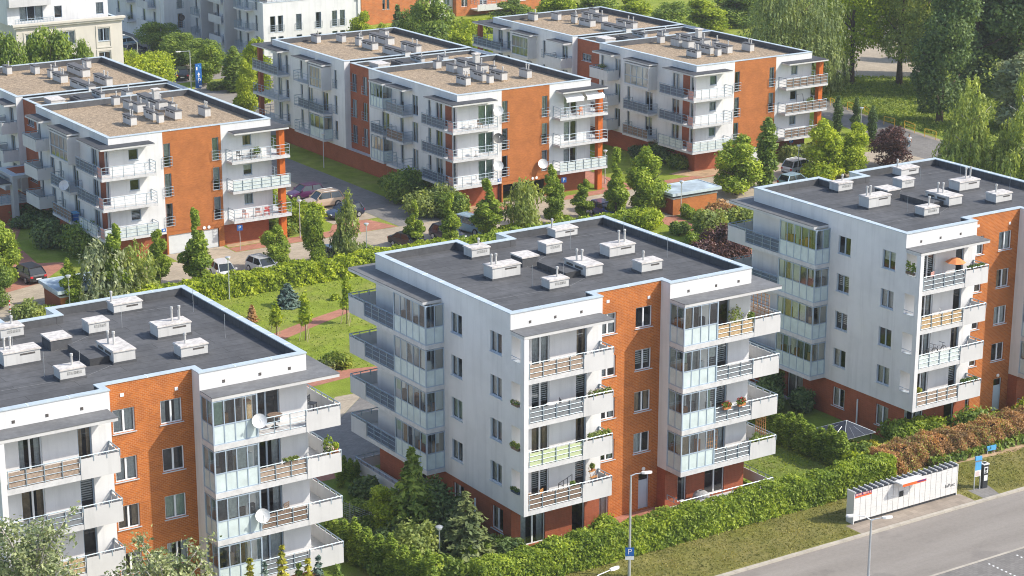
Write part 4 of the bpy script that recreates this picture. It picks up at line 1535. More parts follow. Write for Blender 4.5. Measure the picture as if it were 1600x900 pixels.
def conifer(name, label, p, h, rad, lm, seed, n=2600, leaf=0.26, group=None, cat='conifer', up=0.5, whorl=True):
    rs = np.random.RandomState(seed)
    pts, nr = [], []
    rings = max(8, int(h / 0.42))
    for i in range(rings):
        t = (i + 0.6) / rings
        r_ = rad * (1 - t) ** 0.85 * (1 + 0.12 * rs.normal())
        z = h * (0.06 + 0.94 * t)
        k = max(5, int(11 * (1 - t)) + 4)
        ph = rs.uniform(0, 6.28)
        for j in range(k):
            an = ph + 2 * PI * j / k + rs.normal() * 0.12
            rl = r_ * rs.uniform(0.8, 1.12)
            m = max(3, int(n / (rings * 11)))
            tt = rs.rand(m) ** 0.7
            q = np.stack([np.cos(an) * rl * tt, np.sin(an) * rl * tt, z - rl * 0.22 * tt + 0.10 * rl * tt ** 2 + rs.normal(size=m) * 0.05], 1)
            q[:, :2] += rs.normal(size=(m, 2)) * 0.07 * (0.4 + rl)
            pts.append(q)
            nr.append(np.tile([np.cos(an) * 0.5, np.sin(an) * 0.5, 0.6], (m, 1)))
    P, nr = np.concatenate(pts), np.concatenate(nr)
    cm = leaf_mesh('crown', P, leaf, lm, nr, aspect=2.0, seed=seed, up=up, jitter=0.5)
    tm = trunk_mesh(h, h * 0.02 + 0.04, 0, seed, 0, 1, 1, 'bark', 0.95)
    return plant(name, label, cat, p, tm, cm, 0, 1, group)


def shrub(name, label, p, rx, ry, h, lm, seed, n=2200, leaf=0.24, group=None, cat='shrub', flowers=None, lumps=7):
    rg = random.Random(seed)
    lob = []
    for i in range(lumps):
        an, e = rg.uniform(0, 2 * PI), rg.uniform(0.2, 0.62)
        s = rg.uniform(0.42, 0.62)
        hh = h * rg.uniform(0.7, 1.0)
        lob.append((rx * e * math.cos(an), ry * e * math.sin(an), hh * 0.5, rx * s, ry * s, hh * 0.5))
    n, leaf = int(n * 1.7), leaf * 0.76
    P, d = lobes_points(lob, n, seed, 0.62)
    P[:, 2] = np.abs(P[:, 2])
    cm = leaf_mesh('foliage', P, leaf, lm, d, seed=seed)
    t = thing(name, label, cat, (p[0], p[1], 0), 0, group)
    link('foliage', cm, t)
    st = MB()
    for i in range(5):
        an = rg.uniform(0, 2 * PI)
        st.tube([(0.1 * math.cos(an), 0.1 * math.sin(an), -0.1), (rx * 0.4 * math.cos(an), ry * 0.4 * math.sin(an), h * 0.6)], [0.035, 0.012], 'bark', 4)
    st.build('stem', t)
    if flowers:
        Q, d2 = lobes_points(lob, 220, seed + 5, 0.98)
        Q[:, 2] = np.abs(Q[:, 2])
        link('blossom', leaf_mesh('blossom', Q * 1.03, leaf * 0.9, flowers, d2, seed=seed, aspect=1.0), t)
    return t


def hedge(name, label, x0, x1, y0, y1, h, lm, seed, dens=75, leaf=0.2, cat='hedge', core='leaf_dark', ang=0.0, origin=None, wav=0.16, shoots=None):
    """clipped hedge: leaves on an uneven box over a dark twiggy core"""
    rs = np.random.RandomState(seed)
    W, D = x1 - x0, y1 - y0
    areas = [W * D, W * h, W * h, D * h, D * h]
    pts, nr = [], []
    for f, a in enumerate(areas):
        n = int(a * dens)
        u, v = rs.rand(n), rs.rand(n)
        if f == 0: q, d = np.stack([x0 + u * W, y0 + v * D, np.full(n, h)], 1), (0, 0, 1)
        elif f == 1: q, d = np.stack([x0 + u * W, np.full(n, y0), v * h], 1), (0, -1, 0)
        elif f == 2: q, d = np.stack([x0 + u * W, np.full(n, y1), v * h], 1), (0, 1, 0)
        elif f == 3: q, d = np.stack([np.full(n, x0), y0 + u * D, v * h], 1), (-1, 0, 0)
        else: q, d = np.stack([np.full(n, x1), y0 + u * D, v * h], 1), (1, 0, 0)
        d = np.array(d, float)
        wob = np.sin(q[:, 0] * 2.3 + 1.3 * np.sin(q[:, 0] * 0.9)) * 0.5 + np.sin(q[:, 0] * 5.1 + q[:, 1] * 3 + q[:, 2] * 4.0) * 0.5
        q = q + d * (wob * wav + rs.normal(size=n) * 0.07)[:, None]
        q[:, 2] += (np.sin(q[:, 0] * 0.8) + np.sin(q[:, 0] * 2.9)) * 0.05 * h * (q[:, 2] / h)
        pts.append(q)
        nr.append(np.tile(d, (n, 1)))
    P, nr = np.concatenate(pts), np.concatenate(nr)
    P[:, 2] = np.maximum(P[:, 2], 0.02)
    cx, cy = (x0 + x1) / 2, (y0 + y1) / 2
    P[:, 0] -= cx
    P[:, 1] -= cy
    t = thing(name, label, cat, (cx, cy, 0), ang)
    link('foliage', leaf_mesh('foliage', P, leaf, lm, nr * 0.9, seed=seed), t)
    if shoots:
        pick = rs.rand(len(P)) < 0.07 * (1 + np.sin(P[:, 0] * 0.9) + np.sin(P[:, 0] * 2.3 + P[:, 2] * 2))
        link('green_shoots', leaf_mesh('green_shoots', P[pick] + nr[pick] * 0.05, leaf * 1.15, shoots, nr[pick], seed=seed + 1), t)
    c = MB()
    e = 0.22
    c.box(-W / 2 + e, W / 2 - e, -D / 2 + e, D / 2 - e, -0.1, h - e, core)
    c.build('inner_twigs', t)
    return t
# ------------------------------------------------------------------ vehicles
CARS = {
    # L, W, H, belt height, (rear base, rear roof, front roof, front base) as shares of the length from the rear
    'hatch': (4.0, 1.72, 1.50, 0.92, (0.02, 0.12, 0.56, 0.74)),
    'suv': (4.5, 1.84, 1.70, 1.02, (0.02, 0.12, 0.58, 0.74)),
    'wagon': (4.7, 1.80, 1.50, 0.92, (0.02, 0.14, 0.56, 0.72)),
    'sedan': (4.7, 1.80, 1.45, 0.92, (0.10, 0.26, 0.55, 0.71)),
}


def car(style, paint, label, p, rz, rails=False, group='cars parked behind the blocks'):
    L, W, H, zb, (rb, rr, fr, fb) = CARS[style]
    t = thing('parked_car', label, 'car', (p[0], p[1], p[2]), rz, group)
    X = lambda s: -L / 2 + L * s
    hw = W / 2
    st = [(0.0, 0.42, 0.80 * zb, 0.84), (0.015, 0.30, 0.97 * zb, 0.95), (0.06, 0.26, zb, 0.99), (0.3, 0.24, zb * 1.0, 1.0), (0.55, 0.24, zb * 0.99, 1.0), (0.74, 0.24, zb * 0.97, 1.0), (0.88, 0.26, zb * 0.86, 0.97), (0.965, 0.30, zb * 0.74, 0.90), (1.0, 0.40, zb * 0.60, 0.78)]
    b = MB()
    i = b.mat(paint)
    rings = []
    for s, z0, z1, f in st:
        x, w_ = X(s), hw * f
        zm = z0 + (z1 - z0) * 0.6
        ring = [(x, -w_ * 0.92, z0), (x, -w_, z0 + 0.12), (x, -w_, zm), (x, -w_ * 0.93, z1), (x, -w_ * 0.5, z1 + 0.03), (x, w_ * 0.5, z1 + 0.03), (x, w_ * 0.93, z1), (x, w_, zm), (x, w_, z0 + 0.12), (x, w_ * 0.92, z0)]
        rings.append([len(b.v) + k for k in range(10)])
        b.v += ring
    for a, c in zip(rings, rings[1:]):
        for k in range(10):
            u = (k + 1) % 10
            b.f.append((a[k], c[k], c[u], a[u]))
            b.mi.append(i)
    b.f.append(tuple(rings[0])); b.mi.append(i)
    b.f.append(tuple(reversed(rings[-1]))); b.mi.append(i)
    # roof and pillars
    zr = H
    gw0, gw1 = hw * 0.90, hw * 0.72
    A = [(X(rb + 0.01), gw0, zb), (X(rr), gw1, zr - 0.04), ((X(rr) + X(fr)) / 2, gw1 * 1.02, zr), (X(fr), gw1, zr - 0.05), (X(fb), gw0, zb * 0.98)]
    b.prism([(X(rr) - 0.06, -gw1 * 0.95), (X(rr) + 0.15, -gw1 - 0.02), (X(fr) - 0.1, -gw1 - 0.02), (X(fr) + 0.05, -gw1 * 0.93), (X(fr) + 0.05, gw1 * 0.93), (X(fr) - 0.1, gw1 + 0.02), (X(rr) + 0.15, gw1 + 0.02), (X(rr) - 0.06, gw1 * 0.95)], zr - 0.055, zr, paint)
    xm = X((rb + fb) / 2 - 0.03)
    for s in (-1, 1):
        b.tube([(X(rb + 0.01), s * gw0, zb), (X(rr), s * gw1, zr - 0.03)], 0.06, paint, 4)
        b.tube([(X(fb), s * gw0, zb * 0.97), (X(fr), s * gw1, zr - 0.03)], 0.045, paint, 4)
        b.tube([(xm, s * gw0 * 1.005, zb), (xm, s * gw1 * 1.02, zr - 0.03)], 0.045, paint, 4)
    body = b.build('body', t, smooth=False)
    g = MB()
    c = [(X(rb + 0.01), zb), (X(rr), zr - 0.05), (X(fr), zr - 0.05), (X(fb), zb * 0.98)]
    wv = [gw0 * 0.985, gw1 * 0.985, gw1 * 0.985, gw0 * 0.985]
    for s in (-1, 1):
        g.quad([(c[j][0], s * wv[j], c[j][1]) for j in (range(4) if s < 0 else reversed(range(4)))], 'car_glass')
    g.quad([(c[0][0], -wv[0], c[0][1]), (c[1][0], -wv[1], c[1][1]), (c[1][0], wv[1], c[1][1]), (c[0][0], wv[0], c[0][1])][::-1], 'car_glass')
    g.quad([(c[3][0], -wv[3], c[3][1]), (c[2][0], -wv[2], c[2][1]), (c[2][0], wv[2], c[2][1]), (c[3][0], wv[3], c[3][1])], 'car_glass')
    g.build('windows', t)
    rw = H * 0.21
    for sx in (0.19, 0.81):
        for s in (-1, 1):
            wl = MB()
            ax = Matrix.Rotation(R(90) * s, 3, 'X')
            wl.lathe([(rw * 0.6, -0.1), (rw, -0.09), (rw, 0.09), (rw * 0.93, 0.11), (rw * 0.66, 0.115)], (0, 0, 0), 'tyre', 16, ax)
            o = wl.build('wheel', t, (X(sx), s * (hw - 0.08), rw))
            rim = MB()
            rim.lathe([(rw * 0.66, -0.125), (rw * 0.60, -0.132), (rw * 0.15, -0.12), (0.02, -0.13)], (0, 0, 0), 'wheel_rim', 12, Matrix.Rotation(R(90) * s, 3, 'X'))
            rim.lathe([(rw * 0.66, 0.118), (rw * 0.60, 0.128), (rw * 0.15, 0.118), (0.02, 0.124)], (0, 0, 0), 'wheel_rim', 12, Matrix.Rotation(R(90) * s, 3, 'X'))
            rim.build('rim', o)
    ar = MB()
    for sx in (0.19, 0.81):
        for s in (-1, 1):
            pts = [(X(sx) + (rw + 0.05) * math.cos(a), s * (hw + 0.004), rw + (rw + 0.05) * math.sin(a)) for a in [PI * q / 8 for q in range(9)]]
            pts = [(X(sx) + rw + .05, s * (hw + .004), 0.26)] + pts + [(X(sx) - rw - .05, s * (hw + .004), 0.26)]
            ar.quad(pts if s < 0 else pts[::-1], 'black_plastic')
    ar.box(X(0.0) - 0.02, X(0.0) + 0.06, -hw * 0.7, hw * 0.7, 0.32, 0.46, 'black_plastic').box(X(1.0) - 0.05, X(1.0) + 0.015, -hw * 0.66, hw * 0.66, 0.32, 0.46, 'black_plastic')
    ar.build('trim', t)
    for s in (-1, 1):
        MB().box(X(0.985) - 0.10, X(0.985) + 0.05, s * hw * 0.52, s * hw * 0.83, zb * 0.60, zb * 0.73, 'headlight').build('headlight', t)
        MB().box(X(0.0) - 0.015, X(0.0) + 0.14, s * hw * 0.62, s * hw * 0.90, zb * 0.70, zb * 0.90, 'taillight').build('taillight', t)
        m_ = MB()
        m_.box(X(fb) - 0.22, X(fb) - 0.10, s * (hw - 0.02), s * (hw + 0.16), zb + 0.02, zb + 0.16, paint)
        m_.build('wing_mirror', t)
    MB().box(X(0) - 0.022, X(0) - 0.0, -0.26, 0.26, zb * 0.52, zb * 0.63, 'sign_white').build('number_plate', t)
    if rails:
        rl = MB()
        for s in (-1, 1):
            rl.tube([(X(rr) + 0.1, s * gw1, zr), (X(rr) + 0.2, s * gw1, zr + 0.06), (X(fr) - 0.25, s * gw1, zr + 0.06), (X(fr) - 0.12, s * gw1, zr)], 0.025, 'galvanised', 4)
        rl.build('roof_rail', t)
    return t


# ------------------------------------------------------------------ street furniture
def park_lamp(label, p, h, group='small park lamps', head='disc'):
    t = thing('street_lamp', label, 'street lamp', (p[0], p[1], 0), 0, group)
    MB().tube([(0, 0, -0.1), (0, 0, 0.7), (0, 0, h - 0.3)], [0.07, 0.055, 0.04], 'galvanised', 8).build('pole', t)
    m = MB()
    m.lathe([(0.05, h - 0.32), (0.17, h - 0.22), (0.20, h - 0.10), (0.17, h - 0.08)], (0, 0, 0), 'lamp_glass', 12)
    hd = m.build('lamp_head', t)
    MB().lathe([(0.26, h - 0.08), (0.24, h - 0.03), (0.10, h + 0.01)], (0, 0, 0), 'galvanised', 12).build('lamp_cap', hd)
    return t


def mast_lamp(label, p, h, arms, group='tall street lamps'):
    """tall mast with arms: (angle, length, rise)"""
    t = thing('street_lamp', label, 'street lamp', (p[0], p[1], -0.12 if p[1] < -10 else 0), 0, group)
    MB().tube([(0, 0, -0.1), (0, 0, 1.2), (0, 0, h)], [0.11, 0.085, 0.055], 'galvanised', 8).build('pole', t)
    for an, L, rise in arms:
        u = Vector((math.cos(an), math.sin(an), 0))
        a = MB()
        a.tube([(0, 0, h - 0.05), tuple(u * L * 0.4 + Vector((0, 0, h + rise * 0.7))), tuple(u * L + Vector((0, 0, h + rise)))], [0.045, 0.035, 0.03], 'galvanised', 6)
        ar = a.build('arm', t)
        b = MB()
        v = Vector((-u.y, u.x, 0))
        q = lambda s, w_, z: tuple(u * (L + s) + v * w_ + Vector((0, 0, h + rise + z)))
        pts = [(-0.05, 0.07), (0.15, 0.14), (0.50, 0.12), (0.62, 0.05), (0.62, -0.05), (0.50, -0.12), (0.15, -0.14), (-0.05, -0.07)]
        n0 = len(b.v)
        lo = [q(s, w_, -0.05) for s, w_ in pts]
        hi = [q(s, w_ * 0.8, 0.07) for s, w_ in pts]
        b.quad(hi, 'lamp_glass')
        b.quad(lo[::-1], 'lamp_glass')
        for i in range(8):
            j = (i + 1) % 8
            b.quad([lo[i], lo[j], hi[j], hi[i]], 'lamp_glass')
        b.build('lamp_head', ar)
    return t


def p_sign(label, p, h, w_=0.5, plate=False, pole=True, rz=-0.35, name='parking_sign'):
    t = thing(name, label, 'sign', (p[0], p[1], 0), rz, 'blue parking signs')
    if pole:
        MB().tube([(0, 0, -0.1), (0, 0, h + w_)], 0.03, 'galvanised', 6).build('pole', t)
    o = MB().box(-w_ / 2, w_ / 2, -0.06, -0.035, h, h + w_, 'sign_blue').build('sign_panel', t)
    lettering('P', w_ * 0.95, 'sign_white', o, (0, -0.066, h + w_ * 0.5))
    if plate:
        MB().box(-w_ / 2, w_ / 2, -0.06, -0.035, h - 0.26, h - 0.03, 'sign_white').build('lower_plate', t)
    return t


def chair(label, p, rz, mat='wood', group='garden chairs on the balconies'):
    t = thing('garden_chair', label, 'chair', p, rz, group)
    for sx in (-0.22, 0.22):
        for sy in (-0.2, 0.2):
            MB().box(sx - 0.02, sx + 0.02, sy - 0.02, sy + 0.02, 0, 0.44 if sy < 0 else 0.9, mat).build('leg', t)
    MB().box(-0.25, 0.25, -0.24, 0.24, 0.42, 0.46, mat).build('seat', t)
    b = MB()
    for z in (0.55, 0.68, 0.81):
        b.box(-0.24, 0.24, 0.185, 0.215, z, z + 0.09, mat)
    b.build('backrest', t)
    return t


def table(label, p, mat='sign_white', d=0.7):
    t = thing('garden_table', label, 'table', p, 0.3, 'small balcony tables')
    MB().lathe([(d / 2, 0.70), (d / 2, 0.735)], (0, 0, 0), mat, 16).build('table_top', t)
    MB().tube([(0, 0, 0), (0, 0, 0.70)], 0.04, 'dark_metal', 6).build('leg', t)
    MB().lathe([(0.24, 0), (0.2, 0.03)], (0, 0, 0), 'dark_metal', 12).build('foot', t)
    return t


def pot_plant(label, p, h, rad, leaf, seed, pot='terracotta', flowers=None, group='potted plants on the balconies', name='potted_plant', r0=0.16):
    t = thing(name, label, 'potted plant', p, 0, group)
    MB().lathe([(r0 * 0.7, 0), (r0, r0 * 1.6), (r0 * 1.08, r0 * 1.65), (r0 * 0.9, r0 * 1.66)], (0, 0, 0), pot, 12).build('pot', t)
    P, d = lobes_points([(0, 0, r0 * 1.6 + h * 0.5, rad, rad, h * 0.5)], 260, seed, 0.3)
    link('foliage', leaf_mesh('foliage', P, 0.11, leaf, d, seed=seed), t)
    if flowers:
        P, d = lobes_points([(0, 0, r0 * 1.6 + h * 0.55, rad, rad, h * 0.5)], 130, seed + 1, 0.9)
        link('blossom', leaf_mesh('blossom', P, 0.10, flowers, d, seed=seed, aspect=1), t)
    return t


def flower_box(label, p, w_, rz, leaf, seed, h=0.3, flowers=None, pot='brown_screen'):
    t = thing('flower_box', label, 'flower box', p, rz, 'flower boxes on the balcony rails')
    MB().box(-w_ / 2, w_ / 2, -0.10, 0.10, 0, 0.18, pot).build('trough', t)
    P, d = lobes_points([(x, 0, 0.2 + h * 0.35, 0.22, 0.2, h * 0.6) for x in np.linspace(-w_ / 2 + 0.15, w_ / 2 - 0.15, max(2, int(w_ / 0.3)))], int(260 * w_), seed, 0.3)
    P[:, 2] = np.maximum(P[:, 2], 0.1)
    link('foliage', leaf_mesh('foliage', P, 0.11, leaf, d, seed=seed), t)
    if flowers:
        P, d = lobes_points([(x, 0, 0.25 + h * 0.4, 0.22, 0.2, h * 0.6) for x in np.linspace(-w_ / 2 + 0.15, w_ / 2 - 0.15, 4)], int(90 * w_), seed + 3, 0.95)
        P[:, 2] = np.maximum(P[:, 2], 0.15)
        link('blossom', leaf_mesh('blossom', P, 0.10, flowers, d, seed=seed, aspect=1), t)
    return t


def dish(label, p, az, rad=0.42, mat='dish_white', tilt=28):
    """satellite dish on a short arm; az: compass angle of its face"""
    t = thing('satellite_dish', label, 'satellite dish', p, az, 'satellite dishes on the balconies')
    ax = Matrix.Rotation(R(90 - tilt), 3, 'Y')
    prof = [(rad * s, 0.18 * rad * 2 * s * s - 0.0) for s in (0.05, 0.35, 0.65, 0.9, 1.0)]
    m = MB()
    m.lathe(prof + [(rad * 0.99, prof[-1][1] - 0.02), (rad * 0.6, 0.09 * rad), (0.03, -0.02)], (0, 0, 0), mat, 20, ax)
    m.build('reflector', t, smooth=False)
    f = Vector(ax @ Vector((0, 0, rad * 1.25)))
    e = Vector(ax @ Vector((rad * 0.95, 0, 0.1)))
    MB().tube([tuple(e), tuple(f)], 0.014, 'galvanised', 4).box(f.x - 0.05, f.x + 0.05, f.y - 0.04, f.y + 0.04, f.z - 0.05, f.z + 0.05, 'frame_white').build('feed_arm', t)
    MB().tube([(0, 0, 0), (-0.16, 0, -0.05), (-0.16, 0, -0.7)], 0.025, 'galvanised', 5).build('bracket', t)
    return t


def trellis(label, p, w_, h, rz):
    t = thing('wooden_trellis', label, 'trellis', p, rz, 'wooden trellises on the corner balcony')
    m = MB()
    for i in range(6):
        x = -w_ / 2 + w_ * i / 5
        m.box(x - 0.018, x + 0.018, -0.015, 0.015, 0, h, 'wood')
    m.build('upright_slats', t)
    m = MB()
    for i in range(9):
        z = h * i / 8
        m.box(-w_ / 2 - .018, w_ / 2 + .018, -0.03, -0.015, z - 0.018, z + 0.018, 'wood')
    m.build('cross_slats', t)
    return t


def barrier(label, p, q):
    t = thing('safety_barrier', label, 'barrier', (p[0], p[1], 0), math.atan2(q[1] - p[1], q[0] - p[0]), 'yellow tube barriers along the path')
    L = math.hypot(q[0] - p[0], q[1] - p[1])
    MB().tube([(0, 0, -0.1), (0, 0, 0.98), (0.06, 0, 1.05), (L - 0.06, 0, 1.05), (L, 0, 0.98), (L, 0, -0.1)], 0.045, 'paint_yellow', 6).build('hoop', t)
    MB().tube([(0.02, 0, 0.52), (L - 0.02, 0, 0.52)], 0.035, 'paint_yellow', 6).build('middle_rail', t)
    return t


def skin_body(name, verts, edges, radii, mat, parent, sub=2):
    me = bpy.data.meshes.new(name)
    me.from_pydata(verts, edges, [])
    o = bpy.data.objects.new(name, me)
    COL.objects.link(o)
    sk = o.modifiers.new('skin', 'SKIN')
    for i, r_ in enumerate(radii):
        d = me.skin_vertices[0].data[i]
        d.radius = r_ if hasattr(r_, '__len__') else (r_, r_)
        d.use_root = (i == 0)
    ss = o.modifiers.new('sub', 'SUBSURF')
    ss.levels = sub
    ss.render_levels = sub
    dg = bpy.context.evaluated_depsgraph_get()
    m2 = bpy.data.meshes.new_from_object(o.evaluated_get(dg))
    bpy.data.objects.remove(o)
    m2.materials.clear()
    m2.materials.append(M[mat])
    m2.polygons.foreach_set('use_smooth', [True] * len(m2.polygons))
    return link(name, m2, parent)


def person(label, p, rz):
    t = thing('person', label, 'person', p, rz)
    V = [(0, 0, 0.93), (0, 0.01, 1.15), (0, 0.01, 1.38), (0, 0.0, 1.47), (0, 0.02, 1.55), (0, 0.02, 1.64), (0, 0.02, 1.71),
         (-0.09, 0, 0.88), (-0.11, -0.10, 0.48), (-0.11, -0.06, 0.08), (-0.11, -0.20, 0.04),
         (0.09, 0, 0.88), (0.10, 0.09, 0.48), (0.10, 0.24, 0.12), (0.10, 0.14, 0.05),
         (-0.19, 0, 1.37), (-0.26, 0.03, 1.10), (-0.27, -0.06, 0.84), (-0.27, -0.07, 0.74),
         (0.19, 0, 1.37), (0.26, 0.0, 1.10), (0.27, -0.08, 0.86), (0.27, -0.09, 0.76)]
    Eg = [(0, 1), (1, 2), (2, 3), (3, 4), (4, 5), (5, 6), (0, 7), (7, 8), (8, 9), (9, 10), (0, 11), (11, 12), (12, 13), (13, 14), (2, 15), (15, 16), (16, 17), (17, 18), (2, 19), (19, 20), (20, 21), (21, 22)]
    Rr = [(0.15, 0.11), (0.14, 0.10), (0.16, 0.10), 0.055, 0.075, 0.10, 0.07, 0.085, 0.06, 0.042, 0.035, 0.085, 0.06, 0.042, 0.035, 0.06, 0.045, 0.034, 0.03, 0.06, 0.045, 0.034, 0.03]
    skin_body('body', V, Eg, Rr, 'skin', t)
    skin_body('white_shirt', [V[1], V[2], (0, 0.0, 1.43), V[0], V[15], (-0.235, .02, 1.2), V[19], (0.235, .01, 1.2)], [(0, 1), (1, 2), (0, 3), (1, 4), (4, 5), (1, 6), (6, 7)], [(0.19, 0.15), (0.20, 0.15), 0.085, (0.19, 0.15), 0.095, 0.075, 0.095, 0.075], 'cloth_white', t)
    skin_body('blue_trousers', [V[0], V[7], V[8], (-0.11, -0.065, 0.14), V[11], V[12], (0.10, 0.225, 0.17)], [(0, 1), (1, 2), (2, 3), (0, 4), (4, 5), (5, 6)], [(0.158, 0.12), 0.098, 0.072, 0.056, 0.098, 0.072, 0.056], 'cloth_blue', t)
    skin_body('hair', [(0, 0.045, 1.69), (0, 0.06, 1.62), (0, 0.02, 1.745)], [(0, 1), (0, 2)], [0.10, 0.085, 0.07], 'hair', t)
    return t
# ================================================================== the place
def sheet(name, poly, z, m, kind='structure'):
    mb = MB()
    mb.quad([(x, y, z) for x, y in poly], m)
    o = mb.build(name)
    o['kind'] = kind
    return o


def rect(x0, x1, y0, y1):
    return [(x0, y0), (x1, y0), (x1, y1), (x0, y1)]


def PX(px, Y):
    """ground point at depth Y seen in image column px"""
    lo, hi = -150.0, 400.0
    for _ in range(50):
        m = (lo + hi) / 2
        v = Vector((m, Y, 0)) - CAM
        if 800 + FPX * v.dot(rt2) / v.dot(fw) < px: lo = m
        else: hi = m
    return Vector((lo, Y, 0))


# ------------------------------------------------------------------ ground
g = MB()
g.quad([(-900, -10.06, 0), (1200, -10.06, 0), (1200, 1500, 0), (-900, 1500, 0)], 'lawn_green')
g.quad([(-900, -10.06, -0.4), (1200, -10.06, -0.4), (1200, -10.06, 0), (-900, -10.06, 0)], 'soil')
g.build('ground')['kind'] = 'structure'
sheet('road', rect(-400, 500, -90, -10.06), -0.12, 'asphalt')
sheet('parking_area', rect(-400, 500, -90, -17.36), -0.112, 'pave_grey')
kb = MB()
for i in range(160):
    x = -60 + i * 1.0
    kb.box(x, x + 0.985, -10.32, -10.065, -0.3, 0.012 + 0.003 * (i % 3), 'kerb_stone')
kb.build('kerb')['kind'] = 'structure'
kb = MB()
for i in range(160):
    x = -60 + i * 1.0
    kb.box(x, x + 0.985, -17.36, -17.18, -0.3, -0.095, 'kerb_stone')
kb.build('kerb')['kind'] = 'structure'
pm = MB()
for bx in (24.3, 26.8, 29.3, 31.8, 34.3):
    for j in range(14):
        pm.box(bx, bx + 0.13, -18.0 - j * 0.36, -18.0 - j * 0.36 + 0.14, -0.111, -0.107, 'sign_white')
pm.build('parking_markings')['kind'] = 'structure'
sheet('front_lawn', rect(-80, 140, -10.05, -4.2), 0.004, 'lawn_dry')
sheet('locker_pavement', rect(20.75, 31.1, -10.05, -8.55), 0.009, 'pave_slab')
sheet('meter_pavement', [(31.9, -10.05), (33.4, -10.05), (33.9, -8.5), (32.0, -8.5)], 0.009, 'pave_grey')
sheet('worn_soil', [(38.0, -4.6), (40.4, -4.9), (42.3, -4.4), (46, -4.3), (50, -4.6), (50, -3.2), (36, -3.2), (35, -4.3)], 0.009, 'sand_soil')
# garden between the blocks
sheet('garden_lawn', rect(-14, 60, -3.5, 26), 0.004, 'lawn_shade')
sheet('garden_path', [(1.5, 43.6), (5, 45.6), (9.05, 48.0), (12.4, 49.6), (16.5, 51.4), (22, 53.4), (30, 55.6), (30, 57.6), (21, 55.2), (17.6, 53.2), (12.9, 51.6), (8.4, 49.6), (4.0, 47.4), (0.8, 45.4)], 0.010, 'pave_pink')
sheet('garden_path', [(2, 35.2), (8.3, 36.0), (11.2, 35.4), (16, 33.5), (16.5, 35.2), (11.2, 37.3), (8.0, 38.1), (1.8, 37.0)], 0.010, 'pave_pink')
sheet('service_yard', [(-12, 18.6), (16, 18.6), (20, 27), (14, 30.8), (6.5, 31.2), (2, 27), (-12, 26.5)], 0.010, 'pave_grey')
sheet('service_yard_edge', [(2.0, 27.02), (6.5, 31.22), (14, 30.82), (14, 31.9), (5, 32.4), (0.5, 27.6)], 0.014, 'pave_beige')
sheet('service_path', [(-12, 17.3), (-0.9, 17.3), (-0.9, 19.0), (-12, 19.4)], 0.015, 'pave_pink')
sheet('block_path', rect(6.9, 13.2, -3.4, 1.0), 0.012, 'pave_pink')
# lane behind
sheet('lane', [(-60, 63.4), (103, 63.4), (103, 75.2), (-60, 75.2)], 0.006, 'pave_beige')
sheet('driveway', rect(35.8, 40.9, 75.21, 150), 0.007, 'pave_grey')
sheet('parking_bays', rect(30.6, 35.75, 79.6, 118), 0.007, 'pave_beige')
sheet('garage_ramp', rect(11.3, 17.4, 75.21, 78), 0.007, 'pave_beige')
sheet('garage_ramp', rect(50.1, 56.0, 75.21, 78), 0.007, 'pave_beige')
sheet('garage_ramp', rect(81.7, 87.6, 75.21, 78), 0.007, 'pave_beige')
sheet('pavement', [(17.5, 75.3), (35.7, 75.3), (34.5, 79.5), (30.4, 79.5), (29, 77.4), (17.5, 77.0)], 0.010, 'pave_pink')
sheet('pavement', [(41.0, 74.2), (50.0, 75.3), (50, 76.7), (42.5, 76.3)], 0.010, 'pave_pink')
sheet('pavement', [(56.1, 75.3), (81.6, 75.3), (81.6, 76.6), (66.5, 76.7), (66.8, 100), (64.7, 100), (63.0, 77), (56.1, 76.6)], 0.010, 'pave_pink')
sheet('pavement', [(58.5, 56), (60.8, 56), (62.2, 63.4), (59.4, 63.4)], 0.010, 'pave_pink')
sheet('pavement', [(55.5, 40), (58.6, 40), (61.5, 56), (59, 56)], 0.010, 'pave_pink')
sheet('pavement', [(-9, 73.6), (-6.4, 73.9), (-2.4, 75.3), (1.6, 79.6), (2.0, 81.0), (-0.2, 82.0), (0.6, 90.0), (4.2, 97.5), (2.6, 98.2), (-1.6, 90.4), (-2.8, 85.8), (-9, 84)], 0.012, 'pave_pink')
sheet('bare_earth', [(75.6, 75.6), (81, 76.2), (80, 78), (76, 79.6), (73, 78.8)], 0.014, 'sand_soil')
sheet('bare_earth', [(43.6, 76.6), (49.8, 76.9), (49.5, 78.0), (45, 79), (43.2, 78.2)], 0.014, 'sand_soil')
sheet('bare_earth', [(17.6, 77.2), (24.5, 77.3), (23.4, 79.4), (17.8, 78.2)], 0.014, 'sand_soil')
# path and park on the right
sheet('park_meadow', [(113, 70), (112.6, 86), (115, 98.6), (118.6, 103), (130, 113), (150, 96), (150, 70)], 0.005, 'meadow')
sheet('park_path', [(103, 64), (112, 64), (111.3, 75), (112.9, 85.5), (114.8, 95), (117.6, 102.3), (125, 110), (132.5, 116), (130.5, 119), (123, 114), (115, 106), (110.2, 96), (107.6, 88), (105.6, 81), (103, 75)], 0.010, 'pave_grey')
sheet('park_path_edge', [(112.9, 85.5), (113.6, 85.4), (115.5, 94.9), (118.2, 102.0), (117.6, 102.3), (114.8, 95)], 0.016, 'pave_slab')
sheet('park_path_edge', [(111.3, 75), (112.1, 74.9), (113.6, 85.4), (112.9, 85.5)], 0.016, 'pave_slab')
sheet('park_road', [(129, 119.5), (132.0, 113), (137, 104.2), (150, 116), (162, 133), (178, 150), (170, 162), (150, 140)], 0.010, 'pave_beige')
sheet('car_park', [(40, 160), (66, 160), (64, 215), (44, 215)], 0.008, 'asphalt')
sheet('added_asphalt', rect(-70, -9.6, 19.5, 240), 0.004, 'asphalt')  # unseen asphalt added so the bay glass does not reflect green lawn
